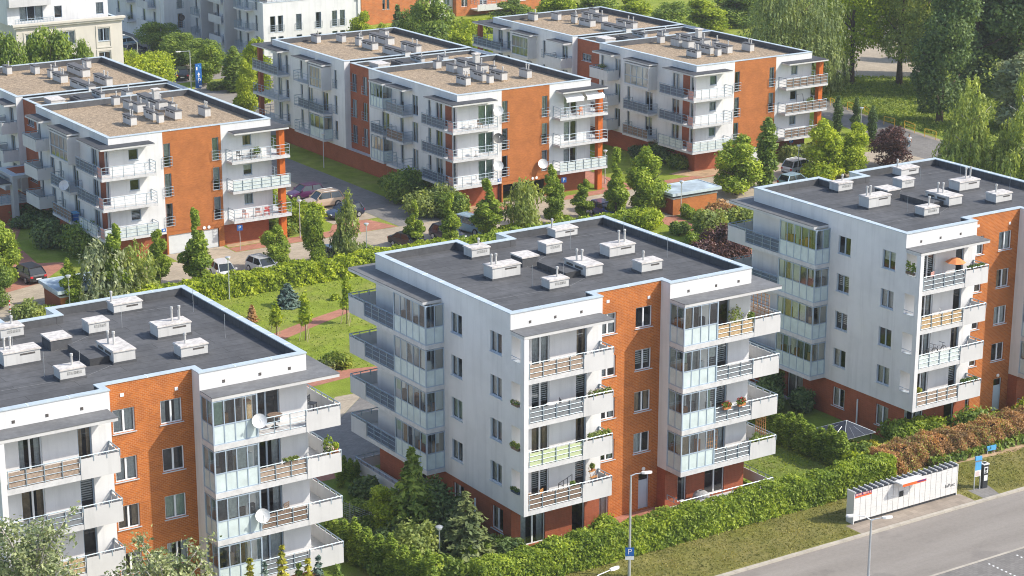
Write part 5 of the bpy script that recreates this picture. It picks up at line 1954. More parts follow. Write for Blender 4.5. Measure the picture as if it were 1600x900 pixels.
sheet('crossroad', [(41, 122), (70, 122), (70, 158), (52, 158), (41, 140)], 0.006, 'asphalt')
mh = MB()
p = G(508, 286)
mh.lathe([(0.34, 0.008), (0.34, 0.014)], (p.x, p.y, 0), 'dark_metal', 16)
tag(mh.build('manhole_cover'), 'round dark manhole cover in the grey driveway', 'manhole')

# ------------------------------------------------------------------ buildings
LOC_L, LOC_C, LOC_R = (-33.246, 0.319, -0.1), (0, 0, 0), (34.323, 1.126, -0.1)
block_a('apartment_block', 'white block in the middle with one whole orange brick bay and a dark flat roof', LOC_C, 11,
        ['brown_screen', 'lime_screen', 'grey_screen', 'wood_screen'], ['grey_screen', 'grey_screen', 'grey_screen', 'reed_screen'])
block_a('apartment_block', 'white and orange brick block half cut off at the lower left of the photo', LOC_L, 23,
        ['grey_screen', 'reed_screen', 'grey_screen', 'wood_screen'], ['grey_screen', 'brown_screen', 'wood_screen', None])
block_a('apartment_block', 'white block on the right whose long bare side wall faces the middle block', LOC_R, 35,
        ['wood_screen', 'pale_screen', 'reed_screen', 'grey_screen'], [None, 'grey_screen', None, None])
block_b('apartment_block', 'gravel roofed block at the left with a closed garage door in its orange wall', (6.0, 78, 0), 41, 'box', 'shut')
block_b('apartment_block', 'gravel roofed block in the middle with big satellite dishes on its corner balconies', (44.6, 78, 0), 42, 'glazed', 'open')
block_b('apartment_block', 'gravel roofed block farthest to the right beside the park and willow', (76.1, 78, 0), 43, 'box', 'shut')


def plain_building(name, label, cat, x0, x1, y0, y1, h, mat, wins, z_extra=None, rz=0, wm=None, group='buildings in the background'):
    """walls with real openings on the south and west sides; wins: dict side -> list of (u, v, w, h, kind, guard)"""
    t = thing(name, label, cat, (x0, y0, 0), rz, group)
    mb = MB()
    W_, D_ = x1 - x0, y1 - y0
    for side, p0, ang, L in (('s', (0, 0), 0, W_), ('e', (W_, 0), PI / 2, D_), ('n', (W_, D_), PI, W_), ('w', (0, D_), -PI / 2, D_)):
        wl = Wall(t, p0, ang, L, -0.3, h, mat, seed=int(x0))
        for q in wins.get(side, ()):
            wl.win(*q[:4], q[4], sill=q[4][0] == 'w', guard=len(q) > 5 and q[5], name='window' if q[4][0] == 'w' else 'french_window', fm=wm or 'frame_grey', style=None)
        wl.geo(mb)
    mb.build('wall', t)
    roof_with_parapet(t, [(0, 0), (W_, 0), (W_, D_), (0, D_)], h - 0.4, h, 'bitumen', 'bitumen', 0.3)
    return t


# cream building, top left, with a set back upper storey
cw = [(u, v, 1.5, 1.6, 'w2') for v in (10.05, 7.05, 4.05, 1.05) for u in (1.2, 6.0, 10.6)]
cb = plain_building('cream_building', 'cream rendered building with a cornice and a set back top storey', 'building', 20.84, 34.7, 142, 160, 12.75, 'cream_render', {'s': cw, 'w': [(3, v, 1.5, 1.6, 'w2') for v in (10, 7, 4)]})
cmb = MB()
cmb.box(-0.5, 14.2, -0.45, 0.2, 12.8, 13.05, 'cream_render').box(-0.35, 14.05, -0.3, 0.2, 12.55, 12.8, 'cream_render')
cmb.build('cornice', cb)
fmb = MB()
for v in (10.05, 7.05, 4.05):
    for u in (1.2, 6.0, 10.6):
        fmb.box(u - 0.3, u + 1.8, -0.07, -0.003, v + 1.75, v + 1.95, 'cream_render').box(u - 0.3, u + 1.8, -0.07, -0.003, v - 0.85, v - 0.7, 'cream_render')
        fmb.box(u - 0.3, u - 0.1, -0.07, -0.003, v - 0.7, v + 1.75, 'cream_render').box(u + 1.6, u + 1.8, -0.07, -0.003, v - 0.7, v + 1.75, 'cream_render')
fmb.build('window_surround', cb)
ub = MB()
uw = Wall(cb, (-0.2, 2.2), 0, 13.2, 12.7, 19, 'white_render', seed=5)
for q in ((1.6, 13.0, 3.0, 1.9, 'd3'), (6.1, 13.1, 1.0, 1.5, 'w1'), (11.6, 13.1, 1.0, 1.5, 'w1'), (6.1, 16.2, 1.0, 1.5, 'w1')):
    uw.win(*q[:4], q[4], sill=False)
uw.geo(ub)
for p0, ang, L in (((13.0, 2.2), PI / 2, 14), ((13.0, 16.2), PI, 13.2), ((-0.2, 16.2), -PI / 2, 14)):
    Wall(cb, p0, ang, L, 12.7, 19, 'white_render').geo(ub)
ub.box(-0.6, 13.4, 1.8, 16.6, 19, 19.3, 'white_panel')
ub.box(-0.2, 5.2, 1.3, 2.19, 14.95, 16.0, 'white_panel')
ub.build('upper_storey', cb)
bal = MB()
railing(bal, [(0.1, 0.3), (5.0, 0.3)], 13.06, 13.6, bars=2, gap=0.4)
bal.build('terrace_railing', cb)

# white modern building behind the trees
X0 = 65.9
fw_ = [(1.1, 4.85, 0.85, 2.35, 'd1', True), (2.35, 4.85, 0.85, 2.35, 'd1', True), (5.3, 4.85, 0.9, 2.35, 'd1', True), (8.5, 4.85, 0.9, 2.35, 'd1', True), (11.2, 4.85, 0.85, 2.35, 'd1', True), (12.5, 4.85, 0.85, 2.35, 'd1', True)]
fw_ += [(a, 1.85, c, d, e, True) for a, b, c, d, e, f_ in fw_]
ww = [(u, v, 0.8, 2.3, 'd1', True) for v in (1.9, 4.9, 7.9) for u in (2.0, 4.6, 9.6, 12.0, 17.0, 19.5, 22.4)]
wbd = plain_building('white_building', 'long white modern building with french windows behind the dark trees', 'building', X0, 81.9, 165, 190, 9.2, 'white_render', {'s': fw_, 'w': ww})
up_ = MB()
uw = Wall(wbd, (0.6, 1.6), 0, 15.3, 9.0, 16, 'white_render', seed=9)
for q in ((2.0, 9.15, 1.0, 2.3), (4.0, 9.15, 1.9, 2.3), (8.6, 9.15, 1.8, 2.3), (12.6, 9.15, 1.0, 2.3)):
    uw.win(*q, 'd2', sill=False)
uw.geo(up_)
for p0, ang, L in (((15.9, 1.6), PI / 2, 22), ((15.9, 23.6), PI, 15.3), ((0.6, 23.6), -PI / 2, 22)):
    Wall(wbd, p0, ang, L, 9.0, 16, 'white_render').geo(up_)
up_.box(0.4, 16.1, 1.4, 23.8, 16, 16.3, 'white_panel')
up_.build('upper_storey', wbd)
tr = MB()
railing(tr, [(1.6, 0.25), (7.6, 0.25)], 9.2, 10.0, bars=3, gap=0.8)
railing(tr, [(-0.0, 0.9), (1.6, 0.25)], 9.2, 10.0, bars=3, gap=0.8)
tr.build('terrace_railing', wbd)
for k_, (ya, yb) in enumerate(((3.2, 7.0), (11.2, 15.6), (19.0, 22.0))):
    for z in (1.7, 4.7, 7.7):
        b_ = MB()
        b_.box(-1.3, -0.003, ya, yb, z, z + 0.22, 'slab_edge')
        o_ = b_.build('balcony', wbd)
        if k_ == 1:
            MB().box(-1.33, -1.26, ya, yb, z + 0.22, z + 1.2, 'white_panel').box(-1.26, -0.01, yb - 0.06, yb, z + .22, z + 1.2, 'white_panel').build('parapet_panel', o_)
        else:
            r_ = MB()
            railing(r_, [(-0.05, ya + .04), (-1.26, ya + .04), (-1.26, yb - .04), (-0.05, yb - .04)], z + 0.22, z + 1.25, bars=6, gap=0.8)
            r_.build('railing', o_)
for u in (8.6, 16.6):
    MB().box(-2.0, -0.003, u, u + 0.35, -0.3, 16, 'grey_render').build('dividing_wall', wbd)
MB().tube([(15.45, -0.08, 0), (15.45, -0.08, 8.6)], 0.07, 'galvanised', 6).box(15.25, 15.65, -0.3, -0.003, 8.6, 9.0, 'galvanised').build('rain_pipe', wbd)
bw2 = plain_building('white_building', 'white stair tower strip with a round window and narrow balconies behind the car park trees', 'building', 61.6, X0 - 0.01, 189.9, 212, 15, 'white_render', {'s': [(2.2, v, 0.9, 2.3, 'd1', True) for v in (2.4, 5.4, 8.4, 11.4)], 'w': [(u, v, 1.0, 2.3, 'd1', True) for v in (2.4, 5.4, 8.4) for u in (4, 9, 14, 18)]})
for z in (2.2, 5.2, 8.2):
    for ya in (3, 11):
        MB().box(-1.4, -0.003, ya, ya + 4, z, z + 0.2, 'slab_edge').box(-1.4, -1.33, ya, ya + 4, z + .2, z + 1.2, 'white_panel').build('balcony', bw2)
MB().lathe([(0.5, 0), (0.42, 0.06), (0.30, 0.02)], (2.9, -0.003, 4.0), 'dark_louvre', 16, Matrix.Rotation(R(90), 3, 'X')).build('round_window', bw2)

# orange brick houses far behind
br1 = plain_building('brick_building', 'bright orange brick house wall behind the spruce', 'building', 96.0, 106.5, 190, 206, 11, 'far_brick', {'s': [(3.9, v, 0.5, 2.1, 'w1') for v in (2.3, 5.3, 8.0)] + [(4.7, v, 0.5, 2.1, 'w1') for v in (2.3, 5.3, 8.0)], 'w': [(5, v, 1, 2, 'w1') for v in (2, 5, 8)]})
MB().box(-1.6, -0.003, 2.0, 12, -0.3, 11, 'shaded_brick').build('side_wing', br1)
br2 = plain_building('brick_building', 'brown and orange brick house with a white balcony at the top edge', 'building', 114.0, 131, 190, 206, 11, 'far_brick', {'s': [(1.0, v, 1.2, 2.2, 'd2', False) for v in (1.5, 4.5)] + [(4.6, v, 1.4, 2.2, 'd2', False) for v in (1.5, 4.5)] + [(12.6, v, 1.2, 1.5, 'w2') for v in (1.6, 4.6)], 'w': [(4, v, 1, 1.5, 'w1') for v in (2, 5)]}, wm='frame_white')
b_ = MB()
b_.box(2.8, 11.2, -2.2, -0.003, 0.9, 1.15, 'slab_edge').box(2.8, 11.2, -2.2, -2.1, 1.15, 1.9, 'white_panel')
o_ = b_.build('balcony', br2)
r_ = MB()
railing(r_, [(2.85, -0.1), (2.85, -2.15), (11.15, -2.15), (11.15, -0.1)], 1.9, 2.6, bars=2, gap=0.9)
r_.build('railing', o_)
plain_building('grey_building', 'pale grey house gable between two brick houses', 'building', 109.5, 113.9, 191, 205, 10, 'white_render', {'s': [(2.6, v, 1.2, 2.0, 'w2') for v in (1.8, 4.8)]})
plain_building('white_building', 'low white building showing over the trees behind the brick house', 'building', 150, 172, 232, 246, 7, 'white_render', {'s': [(u, v, 1.6, 1.6, 'w2') for v in (1.2, 4.2) for u in (2, 6, 10, 14, 18)]})
plain_building('white_building', 'white building showing through the park trees at the far right', 'building', 184, 208, 160, 176, 11, 'grey_render', {'s': [(u, v, 1.4, 1.5, 'w2') for v in (1.2, 4.2, 7.2) for u in (2, 6, 10, 14, 18)], 'w': [(u, v, 1.4, 1.5, 'w2') for v in (1.2, 4.2, 7.2) for u in (2, 6, 10)]})
plain_building('white_building', 'pale building far behind the poplar at the top right edge', 'building', 168, 196, 106, 118, 12, 'white_render', {'s': [(u, v, 1.4, 1.5, 'w2') for v in (1.2, 4.2, 7.2) for u in (2, 6, 10, 14, 18, 22)], 'w': [(u, v, 1.4, 1.5, 'w2') for v in (1.2, 4.2, 7.2) for u in (2, 6)]})


# bin shelters by the lane
def shelter(label, x0, x1, y0, y1, h):
    t = thing('bin_shelter', label, 'bin shelter', (x0, y0, 0), 0, 'brick bin shelters by the lane')
    W_, D_ = x1 - x0, y1 - y0
    m = MB()
    e = 0.35
    wl = Wall(t, (e, e), 0, W_ - 2 * e, -0.2, h - 0.7, 'orange_tile', t=0.25)
    wl.geo(m)
    Wall(t, (e, D_ - e), -PI / 2, D_ - 2 * e, -0.2, h - 0.7, 'shaded_brick').geo(m)
    Wall(t, (W_ - e, e), PI / 2, D_ - 2 * e, -0.2, h - 0.7, 'shaded_brick').geo(m)
    Wall(t, (W_ - e, D_ - e), PI, W_ - 2 * e, -0.2, h - 0.7, 'shaded_brick').geo(m)
    m.build('brick_wall', t)
    c = MB()
    c.box(e - .05, W_ - e + .05, e - .05, D_ - e + .05, h - 0.7, h - 0.58, 'slab_edge')
    c.build('wall_coping', t)
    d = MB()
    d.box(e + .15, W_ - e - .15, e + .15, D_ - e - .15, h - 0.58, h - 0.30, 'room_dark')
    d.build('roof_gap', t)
    r_ = MB()
    r_.box(0, W_, 0, D_, h - 0.30, h - 0.08, 'coping')
    ro = r_.build('roof', t)
    f = MB()
    f.box(0.12, W_ - 0.12, 0.12, D_ - 0.12, h - 0.08, h - 0.05, 'roof_membrane')
    f.box(0, W_, 0, 0.12, h - 0.08, h, 'coping').box(0, W_, D_ - 0.12, D_, h - 0.08, h, 'coping').box(0, 0.12, 0.12, D_ - .12, h - 0.08, h, 'coping').box(W_ - .12, W_, 0.12, D_ - .12, h - 0.08, h, 'coping')
    f.build('roof_membrane', ro)
    return t


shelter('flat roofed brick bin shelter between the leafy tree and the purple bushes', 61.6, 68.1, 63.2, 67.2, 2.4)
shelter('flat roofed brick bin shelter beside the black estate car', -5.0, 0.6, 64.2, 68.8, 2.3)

# ------------------------------------------------------------------ parcel lockers and street things in front
t = thing('parcel_locker', 'long white bank of parcel lockers with a ribbed roof on the grass verge', 'parcel locker', (21.32, -8.63, 0.012), 0)
LW, LD, LH = 9.45, 0.66, 2.25
m = MB()
m.box(0.012, LW - 0.012, 0.03, LD, 0.16, LH - 0.13, 'grey_screen').box(0.05, LW - 0.05, 0.06, LD - 0.04, 0, 0.16, 'dark_metal')
m.box(0, 0.07, -0.02, LD + 0.02, 0.0, LH, 'locker_white').box(LW - 0.07, LW, -0.02, LD + 0.02, 0, LH, 'locker_white')
m.build('cabinet', t)
nc = 19
for i in range(nc):
    m = MB()
    xa, xb = 0.07 + (LW - 0.14) * i / nc, 0.07 + (LW - 0.14) * (i + 1) / nc
    if i == 8:
        continue
    zz = 0.18
    rr_ = random.Random(i)
    while zz < LH - 0.2:
        hgt = rr_.choice((0.14, 0.22, 0.22, 0.42))
        z2 = min(LH - 0.14, zz + hgt)
        if i < 3 and z2 > 1.82: z2 = 1.82
        if z2 - zz > 0.05:
            m.box(xa + 0.016, xb - 0.016, -0.008, 0.029, zz + 0.006, z2 - 0.004, 'locker_white')
        zz = z2
        if i < 3 and zz >= 1.82: break
    m.build('locker_door_column', t)
m = MB()
m.box(0.05, LW - 0.05, -0.02, LD + 0.05, LH - 0.12, LH - 0.08, 'dark_metal')
ro = m.build('roof', t)
m = MB()
for i in range(20):
    x = 0.05 + (LW - 0.16) * i / 19
    m.box(x, x + 0.06, -0.06, LD + 0.08, LH - 0.08, LH + 0.02, 'locker_white')
m.build('roof_rib', ro)
m = MB()
m.box(0.075, 1.54, -0.012, 0.016, 1.84, 2.12, 'banner_purple').box(0.075, 1.54, -0.016, 0.016, 1.83, 1.93, 'banner_orange')
bn = m.build('banner', t)
for j, (xx, ww_) in enumerate(((0.15, 0.22), (0.42, 0.22), (0.78, 0.30), (1.15, 0.14), (1.36, 0.12))):
    MB().box(xx, xx + ww_, -0.018, -0.012, 1.97, 2.09, 'fabric_pink').build('banner_mark', bn)
m = MB()
m.box(3.55, 5.75, -0.75, 0.02, LH - 0.06, LH + 0.04, 'locker_white').box(3.6, 5.72, -0.77, -0.75, LH - 0.16, LH + 0.02, 'banner_orange')
m.box(4.9, 5.72, -0.775, -0.77, LH - 0.10, LH + 0.02, 'banner_purple')
m.build('awning', t)
xa = 0.07 + (LW - 0.14) * 8 / nc
m = MB()
m.box(xa + 0.016, xa + 0.474, -0.010, 0.029, 0.186, LH - 0.15, 'locker_white').box(xa + 0.06, xa + 0.43, -0.03, -0.012, 1.05, 1.45, 'car_glass')
m.build('control_panel', t)
lettering('InPost', 0.36, 'black_plastic', t, (8.75, -0.016, 0.86))

t = thing('info_board', 'narrow blue and white information board on two posts beside the ticket machine', 'sign', (32.7, -8.62, 0), -0.15)
MB().box(-0.26, 0.26, -0.02, 0.02, 0.95, 2.25, 'sign_white').build('board', t)
MB().box(-0.25, 0.25, -0.032, -0.021, 1.42, 2.02, 'sign_cyan').build('blue_poster', t)
MB().box(-0.27, 0.27, -0.05, 0.05, 2.14, 2.42, 'sign_cyan').box(-0.27, 0.27, -0.06, -0.05, 2.06, 2.14, 'grey_screen').build('header', t)
for s in (-0.24, 0.24):
    MB().box(s - 0.03, s + 0.03, -0.03, 0.03, -0.1, 2.2 if False else 0.95, 'galvanised').build('post', t)
m = MB()
for i in range(6):
    m.box(-0.20, 0.20 - 0.06 * (i % 3), -0.028, -0.021, 1.02 + i * 0.055, 1.04 + i * 0.055, 'fabric_pink')
m.build('printed_lines', t)
t = thing('ticket_machine', 'dark ticket machine pillar on the little paved patch by the kerb', 'ticket machine', (33.35, -8.6, 0.01), -0.1)
MB().box(-0.22, 0.22, -0.18, 0.2, 0, 1.72, 'dark_metal').build('cabinet', t)
MB().prism([(-0.25, -0.22), (0.25, -0.22), (0.25, 0.24), (-0.25, 0.24)], 1.72, 1.78, 'sign_white').box(-0.14, 0.14, -0.12, 0.14, 1.78, 1.80, 'car_glass').build('solar_top', t)
m = MB()
m.box(-0.16, 0.16, -0.195, -0.18, 1.10, 1.55, 'sign_white').box(-0.10, 0.10, -0.205, -0.195, 1.30, 1.48, 'car_glass').box(-0.12, 0.05, -0.205, -0.195, 1.14, 1.24, 'dark_metal').box(-0.14, 0.16, -0.195, -0.18, 0.55, 0.95, 'sign_white')
m.build('front_panel', t)
t = thing('small_sign', 'small tilted bright blue sign plate at the foot of the brown hedge', 'sign', (38.6, -4.25, 0), -0.1)
MB().box(-0.42, 0.42, -0.03, 0.03, 0.25, 0.62, 'sign_cyan').build('panel', t)
for s in (-0.3, 0.3):
    MB().box(s - 0.025, s + 0.025, 0.03, 0.07, -0.1, 0.5, 'galvanised').build('post', t)

mast_lamp('tall single mast lamp standing on the verge in front of the brick bay', (4.12, -7.16), 6.7, [(-0.35, 0.72, 0.08)])
p_sign('blue parking sign with a white lower plate high on the mast lamp', (4.12 - 0.07, -7.16 - 0.10), 1.42, 0.55, True, False, -0.55)
mast_lamp('tall twin arm lamp in front of the parcel lockers', (14.9, -17.0), HT((14.9, -17.0), 809), [(2.75, 1.0, 0.35), (-0.35, 0.75, 0.05)])
q = G(922, 1015)
mast_lamp('mast lamp at the lower edge with only its head in view', (q.x, q.y), HT(q, 903), [(0.1, 1.5, 0.2)])
park_lamp('low park lamp with a round head among the garden shrubs', (-5.09, 0.31), 2.85)
LAMPS = [((25.3, 76.8), 3.9, 'lamp before the bright shrubs by the end balconies of the left block'), ((42.06, 102.9), 4.1, 'lamp on the shaded lawn by the rear part of the block with dishes'), ((45.0, 93.3), 4.0, 'lamp against the shaded side wall, behind the big round bushes'),
         ((26.3, 65.06), 3.9, 'lamp behind the long hedge beside the birch'), ((9.87, 61.06), 4.0, 'lamp at the garden hedge in front of two parked cars'), ((-3.84, 67.5), 3.8, 'lamp in front of the bin shelter with the black estate car'),
         ((64.5, 79.15), 3.8, 'lamp at the corner of the dishes block beside a slim tree'), ((62.7, 63.9), 3.8, 'lamp at the corner of the bin shelter by the purple bushes'), ((84.15, 69.5), 3.8, 'lamp beside the silver car with a dark tailgate'), ((103.6, 80.5), 4.1, 'lamp among the three dark thuja columns')]
for p, h, lb in LAMPS:
    if p == (62.7, 63.9): p = (62.5, 62.9)
    if p == (-3.84, 67.5): p = (-4.1, 63.8)
    park_lamp(lb, p, h)
mast_lamp('lamp beside the blue parking totem', tuple(PX(299, 155))[:2], 5.3, [(2.9, 1.3, -0.05)])
mast_lamp('curved white lamp over the lime green globe trees', tuple(PX(218, 158))[:2], 6.6, [(2.2, 1.9, 0.9)])
mast_lamp('lamp among the dark round trees by the car park', tuple(PX(253, 185))[:2], 8.2, [(2.9, 1.2, 0.05)])
p_sign('blue parking sign by the garage ramp of the left block', (18.16, 75.7), 2.0, 0.55, False, True)
p_sign('blue parking sign by the garage of the block with dishes', (56.14, 75.1), 2.0, 0.55, False, True)
p_sign('blue parking sign before the low hedge of the far right block', (89.7, 77.2), 2.0, 0.5, False, True)
tp = PX(311, 154)
t = thing('parking_totem', 'tall blue parking totem with white arrow and letter beside a lamp', 'sign', tuple(tp), 0.0)
o = MB().box(-0.45, 0.45, -0.1, 0.1, 0.3, 3.6, 'sign_blue').build('panel', t)
lettering('P', 0.95, 'sign_white', o, (0.05, -0.112, 1.25))
m = MB()
m.box(-0.07, 0.07, -0.115, -0.101, 1.75, 2.15, 'sign_white')
m.quad([(-0.22, -0.113, 2.1), (0.22, -0.113, 2.1), (0, -0.113, 2.45)], 'sign_white')
m.box(-0.36, -0.16, -0.115, -0.101, 2.75, 3.2, 'sign_white').box(-0.06, 0.10, -0.115, -0.101, 3.25, 3.45, 'sign_cyan').box(0.15, 0.36, -0.115, -0.101, 2.95, 3.2, 'sign_cyan').box(0.0, 0.38, -0.115, -0.101, 0.42, 0.66, 'sign_white')
m.build('arrow_symbol', t)
MB().box(-0.25, 0.25, -0.08, 0.08, -0.1, 0.3, 'galvanised').build('foot', t)

for j, (a, b_) in enumerate(((G(1381, 194.5), G(1397.5, 198.6)), (G(1412.8, 201.4), G(1429, 207.8)), (G(1444.4, 213.9), G(1462, 218.9)), (G(1350, 178), G(1357, 183)), (G(1324, 171.5), G(1333, 174.5)), (G(1297, 165), G(1303, 168)))):
    barrier(['yellow tube barrier between the thujas and the walker', 'yellow tube barrier standing behind the walking person', 'yellow tube barrier closest to the birches', 'yellow tube barrier behind the rightmost thuja column', 'yellow tube barrier behind the middle thuja column', 'yellow tube barrier beside the end balconies of the far block'][j], a, b_)
person('person in a white top and blue trousers walking on the grey path', (105.2, 73.8, 0.012), -0.6)
tp = PX(16, 68.4)
t = thing('bollard', 'red and white striped bollard at the edge of the lane', 'bollard', (G(16, 490).x, G(16, 490).y, 0), 0)
MB().lathe([(0.06, -0.1), (0.06, 1.15), (0.03, 1.2)], (0, 0, 0), 'sign_white', 8).build('post', t)
for z in (0.35, 0.75, 1.05):
    MB().lathe([(0.064, z), (0.064, z + 0.16)], (0, 0, 0), 'paint_red', 8).build('red_band', t)
# bicycle leaning by the left block
p = G(57, 334)
t = thing('bicycle', 'pink bicycle leaning by the brick wall under the white balconies', 'bicycle', (p.x, p.y, 0), -0.5)
for x in (-0.52, 0.52):
    w_ = MB()
    w_.tube([(0.33 * math.cos(a), 0, 0.33 * math.sin(a)) for a in [2 * PI * i / 18 for i in range(19)]], 0.022, 'tyre', 5, False)
    for a in range(8):
        w_.tube([(0, 0, 0), (0.32 * math.cos(a * PI / 4), 0, 0.32 * math.sin(a * PI / 4))], 0.005, 'galvanised', 3, False)
    w_.build('wheel', t, (x, 0, 0.35))
MB().tube([(-0.52, 0, 0.35), (-0.1, 0, 0.32), (0.38, 0, 0.78), (-0.25, 0, 0.80), (-0.1, 0, 0.32)], 0.022, 'bike_pink', 5).tube([(-0.52, 0, 0.35), (-0.25, 0, 0.8)], 0.016, 'bike_pink', 5).tube([(0.52, 0, 0.35), (0.36, 0, 0.92)], 0.02, 'bike_pink', 5).build('frame', t)
MB().tube([(0.30, -0.28, 0.98), (0.36, 0, 0.95), (0.30, 0.28, 0.98)], 0.018, 'dark_metal', 5).build('handlebar', t)
MB().box(-0.38, -0.16, -0.06, 0.06, 0.9, 0.95, 'black_plastic').tube([(-0.25, 0, 0.8), (-0.27, 0, 0.92)], 0.015, 'galvanised', 5).build('saddle', t)

# ------------------------------------------------------------------ cars
car('wagon', 'car_black', 'black estate car with red tail lights parked on the pink paving', (-2.9, 77.3, 0.014), 1.66)
car('hatch', 'car_purple', 'dark purple hatchback in the parking bays, beyond the beige off roader', (33.5, 91.3, 0.01), PI)
car('suv', 'car_tan', 'beige off roader with roof rails in the parking bays', (33.2, 86.8, 0.01), PI - 0.03, True)
car('hatch', 'car_navy', 'dark blue car half hidden by the tall birch', (33.0, 81.6, 0.01), PI + 0.02)
car('hatch', 'car_white', 'white car behind the hedge beside a columnar tree', (12.5, 67.6, 0.01), -PI / 2 - 0.1)
car('hatch', 'car_silver', 'silver car with a dark windscreen just behind the hedge', (16.4, 67.2, 0.01), -PI / 2 + 0.1)
car('hatch', 'car_grey', 'grey car under the birch behind the hedge', (23.9, 66.6, 0.01), -PI / 2)
car('sedan', 'car_black', 'black car to the left of the slim tree behind the roof edge', (32.6, 67.6, 0.01), -PI / 2 + 0.25)
car('hatch', 'car_navy', 'black and purple car between two slim trees above the roof edge', (37.2, 68.0, 0.01), -PI / 2 + 0.2)
car('suv', 'car_sky', 'light blue off roader with striped roof rails above the roof edge', (40.8, 69.2, 0.01), -PI / 2 + 0.2, True)
car('hatch', 'car_blue', 'blue car just showing over the roof corner', (56.0, 67.3, 0.01), -PI / 2)
car('suv', 'car_silver', 'silver off roader with a dark tailgate by the bright maples', (85.9, 71.2, 0.01), 0.12, True)
car('hatch', 'car_sky', 'pale blue car whose roof shows over the right roof edge', (81.2, 66.6, 0.01), 0.1)
car('hatch', 'car_sky', 'pale car first in the far car park beside the cream building', tuple(PX(198, 192)), 0.3)
car('wagon', 'car_navy', 'dark car with red lights in the far car park', tuple(PX(208, 186)), 0.4)
car('sedan', 'car_black', 'black car nearest in the far car park', tuple(PX(219, 181)), 0.4)
car('suv', 'car_black', 'black off roader parked under the dark trees by the blue totem', tuple(PX(284, 163)), 1.2)
car('hatch', 'car_black', 'dark car on the beige road behind the park trees', (166, 146, 0.015), 0.8)
car('wagon', 'car_grey', 'grey car at the far end of the beige road beyond the park', (172, 152, 0.015), 0.8)

# ------------------------------------------------------------------ things on the balconies
FA = [2.9 + 2.9 * k for k in range(4)]
zt = lambda k: FA[k] + 1.38
flower_box('flower box of red geraniums on the corner balcony rail', (17.35, -1.62, FA[1] + 1.2), 0.6, 0, 'leaf_mid', 3, 0.35, 'petal_red', 'terracotta')
flower_box('second box of red geraniums nearer to the glass bay', (16.1, -1.62, FA[1] + 1.2), 0.6, 0, 'leaf_mid', 4, 0.32, 'petal_red', 'terracotta')
trellis('wooden trellis beside the glass bay on the first floor', (15.6, -0.75, FA[0] + 0.33), 0.9, 2.1, 0)
trellis('wooden trellis at the outer corner above the garden', (20.3, -0.2, FA[0] + 0.33), 1.0, 2.2, PI / 2)
trellis('dark brown wooden lattice on the outer side of the top balcony', (20.3, 0.4, FA[3] + 0.33), 2.0, 2.0, PI / 2)
pot_plant('leafy pot plant by the corner trellis', (19.6, -0.7, FA[0] + 0.33), 0.9, 0.35, 'leaf_mid', 7)
flower_box('long planter of brown and green herbs on the corner rail', (19.4, -1.38, FA[0] + 1.02), 1.9, 0, 'leaf_olive', 8, 0.25)
pot_plant('hanging wreath like climbing plant before the top corner wall', (17.6, -0.4, FA[3] + 0.33), 1.4, 0.5, 'leaf_olive', 9, 'terracotta')
pot_plant('dark tall pot plant at the top corner', (18.9, -0.45, FA[3] + 0.33), 0.8, 0.25, 'leaf_mid', 10, 'black_plastic')
flower_box('grassy planter on the white parapet above the lime green screen', (5.9, -1.36, FA[1] + 1.06), 1.7, 0, 'leaf_olive', 11, 0.42)
flower_box('planter with pale blossom on the white parapet two floors up', (5.9, -1.36, FA[2] + 1.06), 1.7, 0, 'leaf_mid', 12, 0.3, 'petal_pink')
chair('wooden folding chair on the reed screened balcony, nearest the corner', (1.0, -0.8, FA[0] + 0.3), 2.2)
chair('second wooden chair beside the glass door of the reed screened balcony', (2.0, -0.85, FA[0] + 0.3), 0.5)
t = thing('metal_rack', 'empty black metal swing frame on the reed screened balcony', 'rack', (3.6, -0.9, FA[0] + 0.3), 0.2)
MB().tube([(-0.4, -0.2, 0), (-0.4, -0.2, 1.35), (0.4, -0.2, 1.55), (0.4, -0.2, 0)], 0.03, 'dark_metal', 5).build('front_frame', t)
MB().tube([(-0.4, 0.2, 0), (-0.4, 0.2, 1.05), (0.4, 0.2, 1.2), (0.4, 0.2, 0)], 0.03, 'dark_metal', 5).tube([(-0.4, -.2, 1.0), (-.4, .2, 1.0)], .025, 'dark_metal', 4).build('rear_frame', t)
t = thing('plant_ladder', 'wooden plant ladder with pots by the first floor door', 'shelf', (6.0, -0.5, FA[0] + 0.3), 0.3)
for s in (-0.28, 0.28):
    MB().tube([(s, -0.35, 0), (s, 0.1, 1.5)], 0.025, 'wood', 4).build('rail', t)
for z, y in ((0.4, -0.23), (0.8, -0.11), (1.2, 0.01)):
    MB().box(-0.3, 0.3, y - 0.12, y + 0.12, z, z + 0.03, 'wood').build('shelf', t)
pot_plant('small terracotta pot plant on the top step of the plant ladder', (6.0, -0.48, FA[0] + 1.53), 0.3, 0.15, 'leaf_olive', 14, r0=0.1)
pot_plant('dark bucket of greenery behind the reed screen', (4.0, -1.2, FA[0] + 0.75), 0.45, 0.2, 'leaf_mid', 15, 'black_plastic')
table('round white balcony table on the grey screened second balcony', (2.6, -0.8, FA[2] + 0.3), 'sign_white')
chair('dark wire chair behind the grey screen', (3.5, -0.75, FA[2] + 0.3), 1.2, 'dark_metal')
flower_box('planter of pink flowers on the fin opening sill', (-0.02, -0.6, FA[2] + 1.34), 0.7, PI / 2, 'leaf_mid', 16, 0.1, 'petal_pink')
flower_box('planter of spilling green on the fin opening sill', (-0.02, -0.6, FA[1] + 1.34), 0.8, PI / 2, 'leaf_olive', 17, 0.3)
flower_box('empty looking blue planter on the lowest fin opening', (-0.02, -0.6, FA[0] + 1.34), 0.8, PI / 2, 'leaf_dark', 18, 0.12, None, 'blue_screen')
